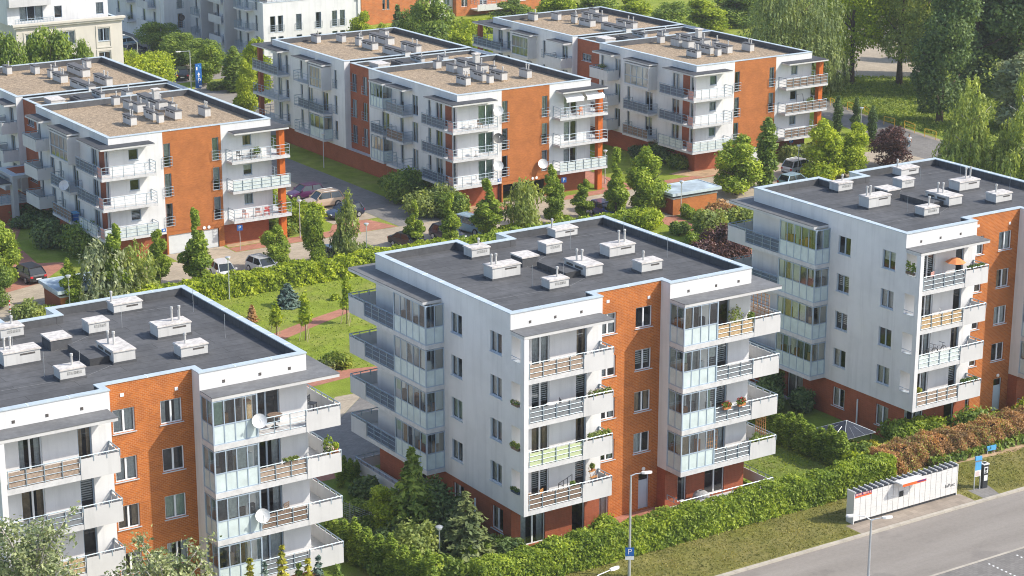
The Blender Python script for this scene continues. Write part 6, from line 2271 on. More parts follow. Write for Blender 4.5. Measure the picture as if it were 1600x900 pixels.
t = thing('covered_grill', 'grill under a grey cover on the ground terrace', 'grill', (14.8, -0.8, 0.22), 0)
m = MB()
m.lathe([(0.62, 0), (0.60, 0.5), (0.52, 0.78), (0.30, 0.95), (0.05, 1.0)], (0, 0, 0), 'fabric_grey', 10)
m.build('cover', t)
MB().box(-0.15, 0.15, -0.03, 0.03, 0.99, 1.03, 'black_plastic').build('handle', t)
# left block
ox, oy = LOC_L[0], LOC_L[1]
dish('white satellite dish on the top balcony rail beside the glass bay', (ox + 15.2, oy - 1.75, FA[3] + 1.25), -1.9, 0.43)
dish('white satellite dish on the second lowest visible balcony rail', (ox + 15.2, oy - 1.75, FA[1] + 1.25), -1.9, 0.43)
pot_plant('small bonsai like tree in a pot at the outer corner', (ox + 20.0, oy - 1.0, FA[2] + 0.55), 1.3, 0.38, 'leaf_bright', 21)
pot_plant('pot of pink flowers on the corner parapet', (ox + 19.9, oy - 1.35, FA[2] + 1.0), 0.35, 0.25, 'leaf_mid', 22, 'terracotta', 'petal_pink')
pot_plant('pot of green shoots at the tip of the corner parapet', (ox + 20.35, oy - 1.2, FA[2] + 1.0), 0.4, 0.2, 'leaf_lime', 23, 'terracotta')
t = thing('wooden_cabinet', 'narrow pale wooden cabinet standing in the top glass bay', 'cabinet', (ox + 15.0, oy - 0.7, FA[3] + 0.33), 0)
MB().box(-0.16, 0.16, -0.2, 0.2, 0.05, 1.95, 'wood').build('carcass', t)
MB().box(-0.14, 0.14, -0.225, -0.2, 0.1, 1.9, 'reed_screen').build('door', t)
table('dark balcony table next to the top satellite dish', (ox + 16.7, oy - 0.75, FA[3] + 0.33), 'brown_screen', 0.9)
flower_box('long trough of herbs on the screened rail below the dish', (ox + 17.3, oy - 1.38, FA[2] + 1.05), 0.9, 0, 'leaf_olive', 25, 0.2)
chair('dark chair inside the highest corner parapet', (ox + 19.8, oy + 0.6, FA[3] + 0.33), 0.7, 'dark_metal')
chair('brown chair behind the white rail, two floors below the roof', (ox + 17.4, oy - 0.8, FA[1] + 0.33), 0.4, 'brown_screen')
# right block
ox, oy = LOC_R[0], LOC_R[1]
t = thing('parasol', 'small orange parasol open on the top balcony', 'parasol', (ox + 4.2, oy - 0.8, FA[3] + 0.3), 0)
MB().lathe([(0.75, 1.35), (0.40, 1.58), (0.04, 1.70)], (0, 0, 0), 'fabric_orange', 8).build('canopy', t)
MB().tube([(0, 0, 0), (0, 0, 1.75)], 0.02, 'galvanised', 5).build('pole', t)
chair('chair with a pink cushion beside the orange parasol', (ox + 2.2, oy - 0.8, FA[3] + 0.3), 0.3, 'fabric_pink')
for j, x in enumerate((2.2, 3.1)):
    t = thing('bicycle', ['bicycle standing on the balcony nearer to the corner fin', 'second bicycle on the same balcony, nearer to the parapet'][j], 'bicycle', (ox + x, oy - 0.8, FA[1] + 0.55), 0.15)
    for xx in (-0.5, 0.5):
        w_ = MB()
        w_.tube([(0.33 * math.cos(a), 0, 0.33 * math.sin(a)) for a in [2 * PI * i / 16 for i in range(17)]], 0.02, 'tyre', 5, False)
        w_.build('wheel', t, (xx, 0, 0.35))
    MB().tube([(-0.5, 0, 0.35), (-0.1, 0, 0.32), (0.38, 0, 0.78), (-0.25, 0, 0.80), (-0.1, 0, 0.32)], 0.02, 'dark_metal', 5).tube([(0.5, 0, 0.35), (0.36, 0, 0.92)], 0.018, 'dark_metal', 5).build('frame', t)
    MB().tube([(0.3, -0.26, 0.98), (0.36, 0, 0.95), (0.3, 0.26, 0.98)], 0.016, 'dark_metal', 5).build('handlebar', t)
chair('pale round backed chair on the second highest balcony', (ox + 3.2, oy - 0.8, FA[2] + 0.3), 0.9, 'sign_white')
pot_plant('pot with a few yellow flowers at the left end of the lowest balcony', (ox + 0.9, oy - 1.2, FA[0] + 0.9), 0.35, 0.2, 'leaf_gold', 31)
flower_box('dark planter on the top white parapet', (ox + 5.7, oy - 1.36, FA[3] + 1.06), 1.5, 0, 'leaf_dark', 32, 0.12)
flower_box('planter of dark twigs on the lowest white parapet', (ox + 5.7, oy - 1.36, FA[0] + 1.06), 1.5, 0, 'leaf_dark', 33, 0.2)
flower_box('planter of greenery in the top fin opening', (ox - 0.02, oy - 0.6, FA[3] + 1.34), 0.8, PI / 2, 'leaf_mid', 34, 0.9)
# blocks behind
bx, by = 44.6, 78
for z, m_, lb in ((BF[2], 'dish_white', 'highest large white dish on the corner wall'), (BF[1], 'dish_dark', 'dark rimmed dish on the middle corner balcony'), (BF[0], 'dish_white', 'lowest large white dish on the corner wall')):
    dish(lb + ' of the block with a green curtained window', (bx + 4.7, by - 0.55, z + 1.75), -1.9, 0.55, m_)
dish('white dish on the french window rail of the orange wall', (bx + 10.5, by - 0.4, BF[0] + 1.2), -1.9, 0.55)
dish('white dish on the shaded side balcony rail of the left block', (6 - 1.65, 78 + 7.6, BF[1] + 0.9), -2.2, 0.5)
for j, (x, z) in enumerate(((13.2, 2), (14.6, 2), (15.6, 2), (13.6, 0), (15.0, 0), (15.9, 0))):
    chair(['dark chair at the left of the top end balcony with three chairs', 'dark chair in the middle of the top end balcony with three chairs', 'pale chair beside the palm on the top end balcony', 'pink chair at the left of the lowest end balcony', 'pink chair in the middle of the lowest end balcony', 'red chair by the pillar of the lowest end balcony'][j], (6 + x, 78 - 0.75, BF[z] + 0.24), 0.4 + j * 0.5, ['dark_metal', 'dark_metal', 'sign_white', 'fabric_pink', 'fabric_pink', 'paint_red'][j])
pot_plant('spiky palm in a pot on the top end balcony', (6 + 15.2, 78 - 0.5, BF[2] + 0.24), 0.8, 0.4, 'leaf_mid', 41, 'sign_white')
pot_plant('red flowers on the lowest end balcony by the orange pillar', (6 + 17.2, 78 - 1.2, BF[0] + 0.9), 0.5, 0.25, 'leaf_mid', 42, 'terracotta', 'petal_red')
for j, (x, z) in enumerate(((1.3, 2), (2.3, 2), (13.6, 2), (15.0, 2), (1.6, 0))):
    chair(['pale chair at the left on the top dish balcony', 'wicker chair next to the dish on the top corner balcony', 'white chair under the folded awning', 'orange chair under the folded awning', 'white chair on the lowest dish balcony'][j], (bx + x, by - 0.75, BF[z] + 0.24), 0.4 + j, ['sign_white', 'brown_screen', 'sign_white', 'fabric_orange', 'sign_white'][j])
table('small white table on the middle dish balcony', (bx + 1.8, by - 0.75, BF[1] + 0.24))
for j in range(2):
    t = thing('folded_awning', ['white awning folded under the canopy, left one of two', 'white awning folded under the canopy beside the orange pillar'][j], 'awning', (bx + 13.0 + j * 2.7, by - 1.2, 10.55), 0)
    m = MB()
    m.quad([(0, 0, 0.0), (2.3, 0, 0.0), (2.3, 0.9, 0.6), (0, 0.9, 0.6)], 'cloth_white')
    m.box(0, 2.3, -0.01, 0.01, -0.35, 0.0, 'cloth_white')
    m.build('fabric', t)
    MB().tube([(0, 0, 0), (2.3, 0, 0)], 0.03, 'galvanised', 5).build('front_bar', t)
pot_plant('dark leafy plant on the end balcony of the far right block', (76.1 + 16.5, 78 - 0.6, BF[1] + 0.24), 1.1, 0.45, 'leaf_mid', 43)
pot_plant('pink flowers on the white solid balcony by the brick gap', (76.1 - 0.6, 78 + 17.2, BF[2] + 0.8), 0.5, 0.45, 'leaf_mid', 44, 'terracotta', 'petal_pink')
t = thing('swing_frame', 'dark swing frame on the middle end balcony of the far right block', 'swing', (76.1 + 14.8, 78 - 0.6, BF[1] + 0.24), 0)
MB().tube([(-0.7, -0.2, 0), (-0.45, 0, 1.9), (0.45, 0, 1.9), (0.7, -0.2, 0)], 0.03, 'dark_metal', 5).build('frame', t)
MB().box(-0.5, 0.5, -0.2, 0.2, 0.45, 0.5, 'dark_metal').build('seat', t)
t = thing('storage_box', 'bright blue box on the lowest side balcony of the left block', 'box', (6 - 0.75, 78 + 7.7, BF[0] + 0.24), 0)
MB().box(-0.3, 0.3, -0.45, 0.45, 0, 0.75, 'sign_blue').build('body', t)
MB().box(-0.33, 0.33, -0.48, 0.48, 0.75, 0.82, 'sign_cyan').build('lid', t)
# ================================================================== planting
GA = 'trees along the lane behind the front blocks'
ROW = [  # px, base py, top py, half width px, species, label
    (113, 489, 404, 20, 'column', 'oval tree standing over the roof of the brick bin shelter'),
    (184, 484, 352, 21, 'column', 'dark slender tree between the two feathery pale trees'),
    (250, 450, 358, 18, 'column', 'slender tree just left of the grey garage door'),
    (310, 446, 326, 25, 'neck', 'slender pointed tree in front of the grey garage door'),
    (430, 420, 352, 24, 'maple', 'small bright maple before the pink paving, left of the pole lamp'),
    (491, 414, 328, 20, 'maple', 'bright narrow maple between the pole lamp and the birch'),
    (649, 386, 314, 16, 'neck', 'slender tree with a bare neck above the black car'),
    (703, 384, 302, 17, 'neck', 'slender tree covering the front of the striped roof car'),
    (764, 370, 280, 27, 'neck', 'slender tree with a wide bushy foot before the orange wall'),
    (864, 350, 258, 19, 'column', 'slender tree before the open garage beside the blue sign'),
    (912, 342, 281, 17, 'column', 'short slender tree between two taller ones, left of the blue car'),
    (962, 342, 232, 21, 'neck', 'tall slender tree next to the lamp at the corner of the dishes block'),
    (1010, 332, 232, 32, 'maple', 'round leafy tree behind the bin shelter'),
    (1150, 304, 213, 38, 'maple', 'wide leafy tree right of the bin shelter roof'),
    (1196, 292, 184, 18, 'twin', 'tall dark narrow tree before the orange end wall'),
    (1284, 280, 188, 38, 'lime_maple', 'lime green maple over the silver car'),
    (1333, 276, 194, 31, 'lime_maple', 'lime green maple beside the purple plum'),
    (1392, 262, 200, 36, 'plum', 'purple leaved plum tree at the park path'),
]
for j, (px, by, ty, hw, sp, lb) in enumerate(ROW):
    p = G(px, by)
    tree(sp, {'maple': 'maple_tree', 'lime_maple': 'maple_tree', 'plum': 'plum_tree'}.get(sp, 'slender_tree'), lb, p, HT(p, ty), 1.02 * hw / PXM(p), group=GA, var=j % 3)
p = G(545, 412)
weeping('birch_tree', 'feathery pointed birch hiding the dark blue car', p, HT(p, 295), 2.0, 520, 'leaf_olive', 'bark_pale', 61, 0.19, GA, 0.06, 'cone', Ls=(0.08, 0.2))
p = G(817, 366)
weeping('birch_tree', 'feathery birch in front of the open garage', p, HT(p, 275), 2.2, 520, 'leaf_olive', 'bark_pale', 62, 0.19, GA, 0.06, 'dome', Ls=(0.08, 0.2))
p = G(160, 486)
weeping('willow_leaved_tree', 'pale feathery tree right of the bin shelter roof', p, HT(p, 376), 3.0, 900, 'leaf_silver', 'bark', 63, 0.19, GA, 0.06, 'dome', Ls=(0.06, 0.14))
p = G(214, 476)
weeping('willow_leaved_tree', 'pale feathery tree between two dark slender trees', p, HT(p, 378), 2.6, 800, 'leaf_olive', 'bark', 64, 0.19, GA, 0.06, 'dome', Ls=(0.06, 0.14))
for j, (px, by, ty) in enumerate(((1307.5, 211, 150), (1336.5, 211, 153), (1361.5, 222, 165))):
    p = G(px, by)
    tree('dark_spire', 'thuja_column', ['dark thuja column, leftmost of three in a row by the path', 'dark thuja column, middle one of three by the path', 'dark thuja column, nearest to the purple plum'][j], p, HT(p, ty), 8.5 / PXM(p), group='dark thuja columns by the park path', var=j)

# park trees on the right
GP = 'large trees of the park'
p = G(1240, 150)
weeping('willow_tree', 'huge pale willow behind the end of the far right block', p, 17.5, 8.6, 4600, 'leaf_willow', 'bark', 71, 0.18, GP, 0.05, 'dome', Ls=(0.03, 0.12))
p = G(1329, 132)
tree('park_lime', 'park_tree', 'tall tree with a thin straight trunk beside the willow', p, 20, 5.0, group=GP, var=0)
p = G(1405, 134)
tree('park', 'park_tree', 'tall tree with a thick dark trunk on the meadow', p, 21, 5.8, group=GP, var=1)
p = G(1468, 193)
tree('poplar', 'poplar_tree', 'dark tall poplar standing at the path edge', p, 19.5, 4.6, group=GP, var=0)
p = G(1520, 150)
tree('poplar', 'poplar_tree', 'dark broad poplar behind the birches', p, 23, 6.5, group=GP, var=1)
p = G(1585, 148)
tree('poplar', 'poplar_tree', 'dark poplar at the right edge above the silver tree', p, 24, 7.0, group=GP, var=2)
p = G(1455, 120)
tree('big_tree', 'park_tree', 'shaded tree between the meadow tree and the poplar', p, 18, 4.5, group=GP, var=2)
p = G(1596, 205)
tree('silver', 'silver_tree', 'silvery leaved tree at the right edge', p, HT(p, 82), 4.5, group=GP, var=0)
p = G(1560, 290)
weeping('birch_tree', 'large weeping birch group behind the right hand roof', p, HT(p, 94), 6.6, 3000, 'leaf_birch', 'bark_pale', 72, 0.2, GP, 0.06, 'cone', Ls=(0.04, 0.15), stems=3)
p = G(1503, 262)
weeping('birch_tree', 'slim weeping birch at the roof corner beside the path', p, HT(p, 120), 2.9, 900, 'leaf_birch', 'bark_pale', 73, 0.2, GP, 0.06, 'cone', Ls=(0.05, 0.15))
for j, (px, py, ty, hw) in enumerate(((1345, 40, -30, 40), (1445, 95, 10, 30), (1500, 60, -40, 45), (1570, 70, -40, 50), (1290, 90, -5, 30), (1400, 20, -50, 40))):
    p = G(px, py)
    tree('mid_tree', 'park_tree', ['green tree behind the thin trunked tree at the top edge', 'bright gap filling tree left of the dark poplar', 'green tree far behind the dark poplar', 'green tree far behind at the right corner', 'green tree behind the right side of the willow', 'green tree by the far parked cars'][j], p, max(9, HT(p, ty)), hw / PXM(p), group=GP, var=j % 3)

# trees behind the rear blocks
GB = 'trees behind the rear blocks'
BACK = [  # px, Y, top py, half width px, species, label
    (22, 131, 56, 36, 'dark_round', 'shaded round tree at the left edge before the cream building'),
    (88, 131, 50, 46, 'dark_round', 'broad round tree in the middle before the cream building'),
    (56, 134, 66, 30, 'dark_round', 'small tree between two broad ones before the cream building'),
    (138, 129, 66, 22, 'dark_round', 'small bright tree at the right end of the row before the cream building'),
    (-14, 128, 60, 34, 'mid_tree', 'tree cut by the left edge before the cream building'),
    (238, 148, 84, 42, 'globe', 'lime green globe tree behind the corner of the left gravel roof'),
    (202, 152, 78, 26, 'globe', 'lime green globe tree beside the cream wall'),
    (230, 205, 22, 40, 'dark_round', 'green broad tree topmost above the car park'),
    (252, 186, 34, 36, 'dark_round', 'dark broad tree before the white building strip'),
    (285, 172, 52, 36, 'dark_round', 'dark broad tree just left of the shaded white balconies'),
    (318, 166, 63, 34, 'dark_round', 'dark broad tree under the shaded white balconies'),
    (326, 157, 71, 26, 'maple', 'lit round tree right of the blue totem'),
    (366, 150, 74, 18, 'twin', 'dark upright tree between two bright ones'),
    (402, 138, 60, 28, 'lime_maple', 'bright tree beside the rear corner of the dishes block'),
    (388, 134, 92, 22, 'lime_maple', 'low bright tree behind the orange pillars'),
    (675, 142, -6, 46, 'mid_tree', 'big green tree between the brick houses'),
    (722, 134, 34, 36, 'lime_maple', 'lime green bush tree behind the front gravel roof'),
    (645, 150, 10, 24, 'mid_tree', 'darker tree left of the big green one'),
    (755, 138, 44, 22, 'lime_maple', 'lime tree beside the blue railed end balcony'),
    (565, 160, 18, 24, 'lime_maple', 'small pale tree at the corner of the white building'),
    (600, 150, 36, 26, 'lime_maple', 'low lime tree before the spruce'),
    (868, 162, -14, 40, 'lime_maple', 'lime tree behind the rear roof edge, left end'),
    (925, 168, -20, 44, 'mid_tree', 'green tree behind the rear roof, second from its left end'),
    (985, 160, -6, 40, 'lime_maple', 'lime tree behind the rear roof, in the middle'),
    (1048, 152, 4, 42, 'mid_tree', 'green tree behind the rear roof, right of the middle'),
    (1098, 156, -2, 40, 'lime_maple', 'bright maple behind the rear roof vents'),
    (1150, 158, -18, 46, 'mid_tree', 'dark green broad tree left of the willow'),
    (1195, 170, -20, 40, 'mid_tree', 'green tree behind the left side of the willow'),
    (800, 178, 0, 36, 'mid_tree', 'green tree before the brown brick house'),
    (850, 195, -8, 40, 'mid_tree', 'green tree at the top edge behind the rear block'),
    (960, 205, -20, 46, 'mid_tree', 'distant green tree at the top edge, middle'),
    (1060, 205, -24, 46, 'mid_tree', 'distant green tree at the top edge, before the willow'),
    (1140, 200, -24, 46, 'mid_tree', 'distant green tree at the top edge beside the willow'),
    (210, 232, -6, 40, 'dark_round', 'dark tree at the top edge behind the car park'),
]
for j, (px, Y, ty, hw, sp, lb) in enumerate(BACK):
    p = PX(px, Y)
    tree(sp, {'globe': 'globe_tree', 'maple': 'maple_tree', 'lime_maple': 'maple_tree'}.get(sp, 'broadleaf_tree'), lb, p, max(4.0, HT(p, ty)), hw / PXM(p), group=GB, var=j % 3)
p = PX(622, 165)
conifer('spruce_tree', 'dark spruce before the orange brick wall', p, HT(p, 8), 2.0, 'leaf_dark', 81, 2400, 0.36, GB)
hedge('low_hedge', 'low clipped hedge along the road by the blue totem', 51.5, 60, 152.2, 153.6, 0.9, 'leaf_olive', 82, 40, 0.3)
hedge('low_hedge', 'clipped lime hedge behind the rear gravel roof', 88, 112, 172, 174, 2.2, 'leaf_lime', 83, 30, 0.34)

# left edge
p = G(2, 455)
tree('maple', 'maple_tree', 'round tree cut by the left edge beside the pink paving', p, HT(p, 345), 2.0, group='trees at the left edge', var=0)
p = G(-4, 478)
tree('mid_tree', 'broadleaf_tree', 'darker tree low at the left edge', p, HT(p, 400), 1.6, group='trees at the left edge', var=1)
for j, (px, py, ty, rx, ry, lm, lb) in enumerate(((60, 352, 330, 3.0, 2.2, 'leaf_dark', 'dark hedge like bush under the solid white balconies'), (95, 385, 342, 2.8, 2.6, 'leaf_dark', 'large dark bush at the shaded lawn'), (30, 340, 312, 2.5, 2.0, 'leaf_dark', 'dark bush at the left edge by the brick plinth'),
                                              (130, 392, 338, 3.0, 2.6, 'leaf_mid', 'large round bush before the lowest side balcony'), (152, 402, 352, 2.6, 2.4, 'leaf_mid', 'large round bush left of the feathery tree'), (92, 352, 322, 2.6, 2.0, 'leaf_dark', 'dark bush against the side wall of the left block'))):
    p = G(px, py)
    shrub('bush', lb, p, rx, ry, max(1.6, HT(p, ty)), lm, 90 + j, 2600, 0.28, 'bushes along the left block')
p = G(47, 498)
shrub('bush', 'small yellow green bush beside the roof edge of the lower left block', p, 1.6, 1.4, HT(p, 468), 'leaf_olive', 97, 1500, 0.24)
p = G(80, 492)
shrub('bush', 'low bright bush at the foot of the bin shelter lamp', p, 1.5, 1.0, 1.0, 'leaf_bright', 98, 1200, 0.22)
# bushes by the end balconies of the left block
for j, (x, y, h, lm, lb) in enumerate(((26.4, 79.4, 2.6, 'leaf_lime', 'bright bush under the end balconies'), (28.2, 80.6, 3.0, 'leaf_lime', 'bright bush nearest to the beige off roader'), (27.6, 84.0, 2.8, 'leaf_bright', 'green bush behind the end balconies beside the parked cars'), (24.6, 79.0, 1.6, 'leaf_mid', 'low darker bush at the foot of the end balconies'), (27.5, 88.5, 2.6, 'leaf_lime', 'bright bush beside the purple car'))):
    shrub('bush', lb, (x, y), 2.0, 1.7, h, lm, 110 + j, 2200, 0.26, 'bushes by the parking bays')
p = G(566, 402)
hedge('low_hedge', 'low clipped shrub bed on the traffic island', p.x - 3.0, p.x + 1.6, p.y - 0.2, p.y + 2.2, 0.6, 'leaf_mid', 116, 70, 0.2)
# bushes at the dishes block corner
for j, (px, py, ty, rx, ry, lm, lb) in enumerate(((638, 312, 262, 3.4, 3.0, 'leaf_mid', 'big dark round bush at the corner of the dishes block'), (680, 335, 288, 3.2, 2.6, 'leaf_olive', 'big paler round bush before the plinth of the dishes block'), (708, 340, 298, 2.0, 1.8, 'leaf_mid', 'green bush next to the slim tree before the dishes block'), (612, 296, 268, 2.2, 2.2, 'leaf_mid', 'bush farthest along the shaded lawn of the dishes block'))):
    p = G(px, py)
    shrub('bush', lb, p, rx, ry, HT(p, ty), lm, 120 + j, 3600, 0.28, 'bushes at the corner of the dishes block')
# far right block
for j, (px, py, ty, rx, ry, lm, lb) in enumerate(((1040, 252, 216, 3.6, 2.4, 'leaf_dark', 'dark bush before the lowest balcony of the far right block'), (1065, 262, 238, 1.8, 1.5, 'leaf_mid', 'paler round bush beside the plinth of the far right block'), (1003, 246, 228, 1.6, 1.5, 'leaf_dark', 'small dark bush on the shaded lawn'), (1060, 240, 205, 2.4, 1.6, 'leaf_purple', 'reddish bush under the corner balcony'))):
    p = G(px, py)
    shrub('bush', lb, p, rx, ry, max(1.2, HT(p, ty)), lm, 130 + j, 2600, 0.28, 'bushes at the far right block')
hedge('low_hedge', 'low wide hedge before the plinth of the far right block', 88.4, 96.5, 75.6, 77.6, 1.5, 'leaf_olive', 136, 55, 0.26)
# right lane planting around the bin shelter
for j, (px, py, ty, rx, ry, lm, lb) in enumerate(((1012, 356, 326, 2.4, 1.6, 'leaf_lime', 'clipped lime bush before the bin shelter'), (985, 352, 330, 1.6, 1.3, 'leaf_bright', 'green bush at the foot of the round leafy tree'), (1064, 366, 346, 1.2, 1.0, 'leaf_mid', 'small green bush on the garden lawn'), (1085, 380, 362, 1.1, 1.0, 'leaf_bright', 'low bright bush by the pink garden path'),
                                              (1108, 372, 322, 1.8, 1.8, 'leaf_olive', 'reddish green bush right of the bin shelter'), (1120, 392, 348, 2.2, 2.0, 'leaf_purple', 'purple bush below the pale shelter bushes'), (1135, 420, 368, 2.6, 2.4, 'leaf_purple', 'purple bush beside the white corner balcony'), (1098, 402, 376, 1.5, 1.4, 'leaf_purple', 'purple bush with pink blossom at the roof edge'), (1130, 345, 308, 2.0, 1.8, 'leaf_dry', 'reddish bush behind the canopy of the right block'), (1160, 352, 318, 2.2, 1.6, 'leaf_olive', 'pale bush beside the canopy of the right block'), (1150, 470, 415, 2.2, 2.2, 'leaf_purple', 'dark purple bush under the corner balcony of the right block'))):
    p = G(px, py)
    shrub('bush', lb, p, rx, ry, max(0.9, HT(p, ty)), lm, 140 + j, 2200, 0.25, 'bushes around the bin shelter', flowers='petal_pink' if j == 7 else None)
for j, (px, py) in enumerate(((1071, 338), (1081, 342), (1091, 348), (1097, 356), (1103, 362))):
    p = G(px, py)
    shrub('bush', ['small clipped bush nearest the shelter wall', 'second small clipped bush from the shelter wall', 'third small clipped bush along the garden path', 'fourth small clipped bush along the garden path', 'last small clipped bush along the garden path'][j], p, 0.75, 0.65, 1.4, 'leaf_bright', 155 + j, 700, 0.2, 'clipped bushes along the garden path', lumps=4)
# central garden
hedge('long_hedge', 'long tall hedge between the garden lawn and the lane', 1.5, 33, 61.2, 63.2, 1.75, 'leaf_lime', 160, 110, 0.19)
hedge('long_hedge', 'green hedge behind the roof of the middle block', 34, 57, 61.6, 63.2, 1.5, 'leaf_bright', 161, 55, 0.25)
p = G(450, 478)
conifer('spruce_tree', 'small blue spruce on the garden lawn', p, HT(p, 444), 1.3, 'leaf_spruce', 162, 2600, 0.22)
p = G(394, 503)
conifer('spruce_tree', 'tiny brownish conifer at the roof edge', p, HT(p, 478), 0.6, 'leaf_dry', 163, 700, 0.2)
for j, (px, py, ty, lb) in enumerate(((477.5, 532, 458, 'staked sapling before the pink garden path'), (542, 506, 436, 'staked sapling next to the corner balcony of the middle block'), (432, 524, 474, 'sapling half hidden by the roof edge'))):
    p = G(px, py)
    h = HT(p, ty)
    t = thing('sapling', lb, 'tree', (p.x, p.y, 0), 0, 'staked saplings on the garden lawn')
    MB().tube([(0, 0, -0.1), (0.02, 0, h * 0.5), (0, 0.02, h * 0.95)], [0.045, 0.035, 0.012], 'bark', 5).build('trunk', t)
    P, d = lobes_points([(0.15 * math.sin(i * 2.2), 0.15 * math.cos(i * 2.2), h * (0.42 + 0.09 * i), 0.62 - 0.06 * i, 0.62 - 0.06 * i, 0.5) for i in range(7)], 520, 170 + j, 0.3)
    link('crown', leaf_mesh('crown', P, 0.19, 'leaf_lime', d, seed=170 + j), t)
    for k_ in range(3):
        an = 2.1 * k_ + 0.4
        MB().tube([(0.55 * math.cos(an), 0.55 * math.sin(an), -0.1), (0.25 * math.cos(an), 0.25 * math.sin(an), 1.5)], 0.03, 'stake_wood', 5).build('stake', t)
p = G(530, 572)
shrub('bush', 'arching ornamental grass bush on the garden lawn', p, 1.5, 1.3, 1.3, 'leaf_grass', 175, 1800, 0.26)
p = G(508, 578)
shrub('bush', 'pale dry grass clump beside the arching bush', p, 1.0, 0.9, 1.0, 'leaf_pine', 176, 900, 0.2)
p = G(523, 468)
shrub('bush', 'tiny bright bush alone on the garden lawn', p, 0.5, 0.5, 0.5, 'leaf_lime', 177, 300, 0.2, lumps=4)

# ---- garden between the left and the middle block
for j in range(9):
    f_ = j / 8
    x, y = -9.6 + 1.6 * f_, 6.0 - 9.2 * f_
    tree('spire', 'thuja_column', ['thuja at the upper end of the sloping row by the corner balconies', 'second thuja of the sloping row', 'third thuja of the sloping row', 'fourth thuja of the sloping row', 'middle thuja of the sloping row', 'sixth thuja of the sloping row', 'seventh thuja of the sloping row', 'eighth thuja of the sloping row', 'thuja at the lower end of the sloping row'][j], (x, y), 2.9 - 0.25 * math.sin(j * 2.2), 0.62, group='thuja row beside the lower left block', var=j % 3)
p = G(604, 838)
tree('lime_maple', 'bush_tree', 'yellow green bush tree beside the tall garden conifer', p, HT(p, 762), 1.75, group='garden trees', var=1)
p = G(645, 850)
conifer('garden_conifer', 'tall dark green cone shaped tree by the glazed corner', p, HT(p, 700), 2.1, 'leaf_mid', 181, 5200, 0.26)
p = G(695, 835)
shrub('bush', 'big dark bush between the cone tree and the pine', p, 2.4, 2.2, HT(p, 742), 'leaf_dark', 182, 3600, 0.26)
p = G(728, 880)
conifer('pine_tree', 'grey green spreading pine before the brick plinth', p, HT(p, 768), 2.6, 'leaf_pine', 183, 4600, 0.2, up=0.9)
p = G(655, 892)
shrub('bush', 'light green loose bush left of the park lamp', p, 1.7, 1.5, HT(p, 815), 'leaf_olive', 184, 2200, 0.22)
p = G(645, 905)
conifer('spruce_tree', 'small bright young spruce at the end of the hedge', p, HT(p, 852), 0.8, 'leaf_bright', 185, 1500, 0.18)
p = G(560, 845)
shrub('bush', 'dark ground bush under the yellow green tree', p, 2.2, 1.8, 1.2, 'leaf_dark', 186, 1800, 0.24)
p = G(622, 868)
shrub('bush', 'dark leafy bush below the yellow green tree', p, 2.2, 1.8, 1.7, 'leaf_dark', 188, 2400, 0.24)
p = G(765, 870)
shrub('bush', 'pale pink flowering bush at the foot of the fin', (p.x + 0.4, p.y), 1.4, 1.1, 1.3, 'leaf_mid', 187, 1600, 0.2, flowers='petal_pink')
for j, (x, y, r_, h, fl, lm, lb) in enumerate(((1.6, -2.2, 1.2, 1.1, 'petal_pink', 'leaf_mid', 'rose bush with pale flowers before the terrace door'), (3.8, -2.2, 1.3, 1.2, 'petal_pink', 'leaf_mid', 'rose bush with pale flowers in the middle before the plinth'), (6.6, -1.8, 1.5, 1.7, None, 'leaf_bright', 'round green bush before the brick bay'), (-0.8, -1.2, 1.0, 1.6, None, 'leaf_dark', 'dark climbing bush at the fin corner'), (-0.6, 8.6, 1.5, 2.4, None, 'leaf_dark', 'dark bush under the glazed corner'))):
    shrub('bush', lb, (x, y), r_, r_ * 0.8, h, lm, 190 + j, 1500, 0.2, 'bushes at the foot of the middle block', flowers=fl)
for j, (px, py, ty) in enumerate(((728, 888, 848), (736, 890, 852), (759, 880, 842), (830, 905, 862), (812, 908, 868), (785, 912, 868), (848, 906, 872))):
    p = G(px, py)
    tree('spire', 'thuja_column', ['thin young thuja behind the front hedge, near the pine', 'thin young thuja touching the one near the pine', 'thin young thuja between pine and flowering bush', 'thuja in front of the hedge, taller of a pair', 'thuja in front of the hedge, lower of a pair', 'thuja at the bottom edge, left of the pair', 'thuja at the bottom edge, right of the pair'][j], p, max(1.4, HT(p, ty)), 0.45, group='young thujas by the front hedge', var=j % 3)
for j, (px, py, ty, lm) in enumerate(((395, 925, 872, 'leaf_gold'), (445, 925, 852, 'leaf_gold'), (418, 925, 878, 'leaf_spruce'), (500, 920, 868, 'leaf_spruce'), (470, 925, 880, 'leaf_mid'), (484, 915, 872, 'leaf_gold'), (530, 912, 882, 'leaf_mid'))):
    p = PX(px, -3.4 - 0.3 * (j % 3))
    conifer('garden_conifer', ['golden tipped conifer at the bottom edge, leftmost', 'tallest golden tipped conifer below the glazed balconies', 'blue green conifer between two golden ones', 'blue green pointed conifer under the lowest corner balcony', 'green conifer at the bottom edge', 'golden conifer beside the blue green pointed one', 'green low conifer at the end of the thuja row'][j], p, max(2.5, HT(p, ty)), 0.85, lm, 200 + j, 2200, 0.16, 'small conifers in front of the lower left block')
for j, (px, py, ty, hw) in enumerate(((538, 748, 712, 7), (548, 752, 716, 7), (558, 745, 718, 6), (531, 762, 728, 8))):
    p = G(px, py)
    tree('spire', 'thuja_column', ['small thuja nearest the ground terrace of the middle block', 'second small thuja before the ground terrace', 'shortest small thuja before the ground terrace', 'small thuja behind the lowest corner balcony'][j], p, max(1.2, HT(p, ty)), hw / PXM(p), group='small thujas before the ground terrace', var=j % 3)
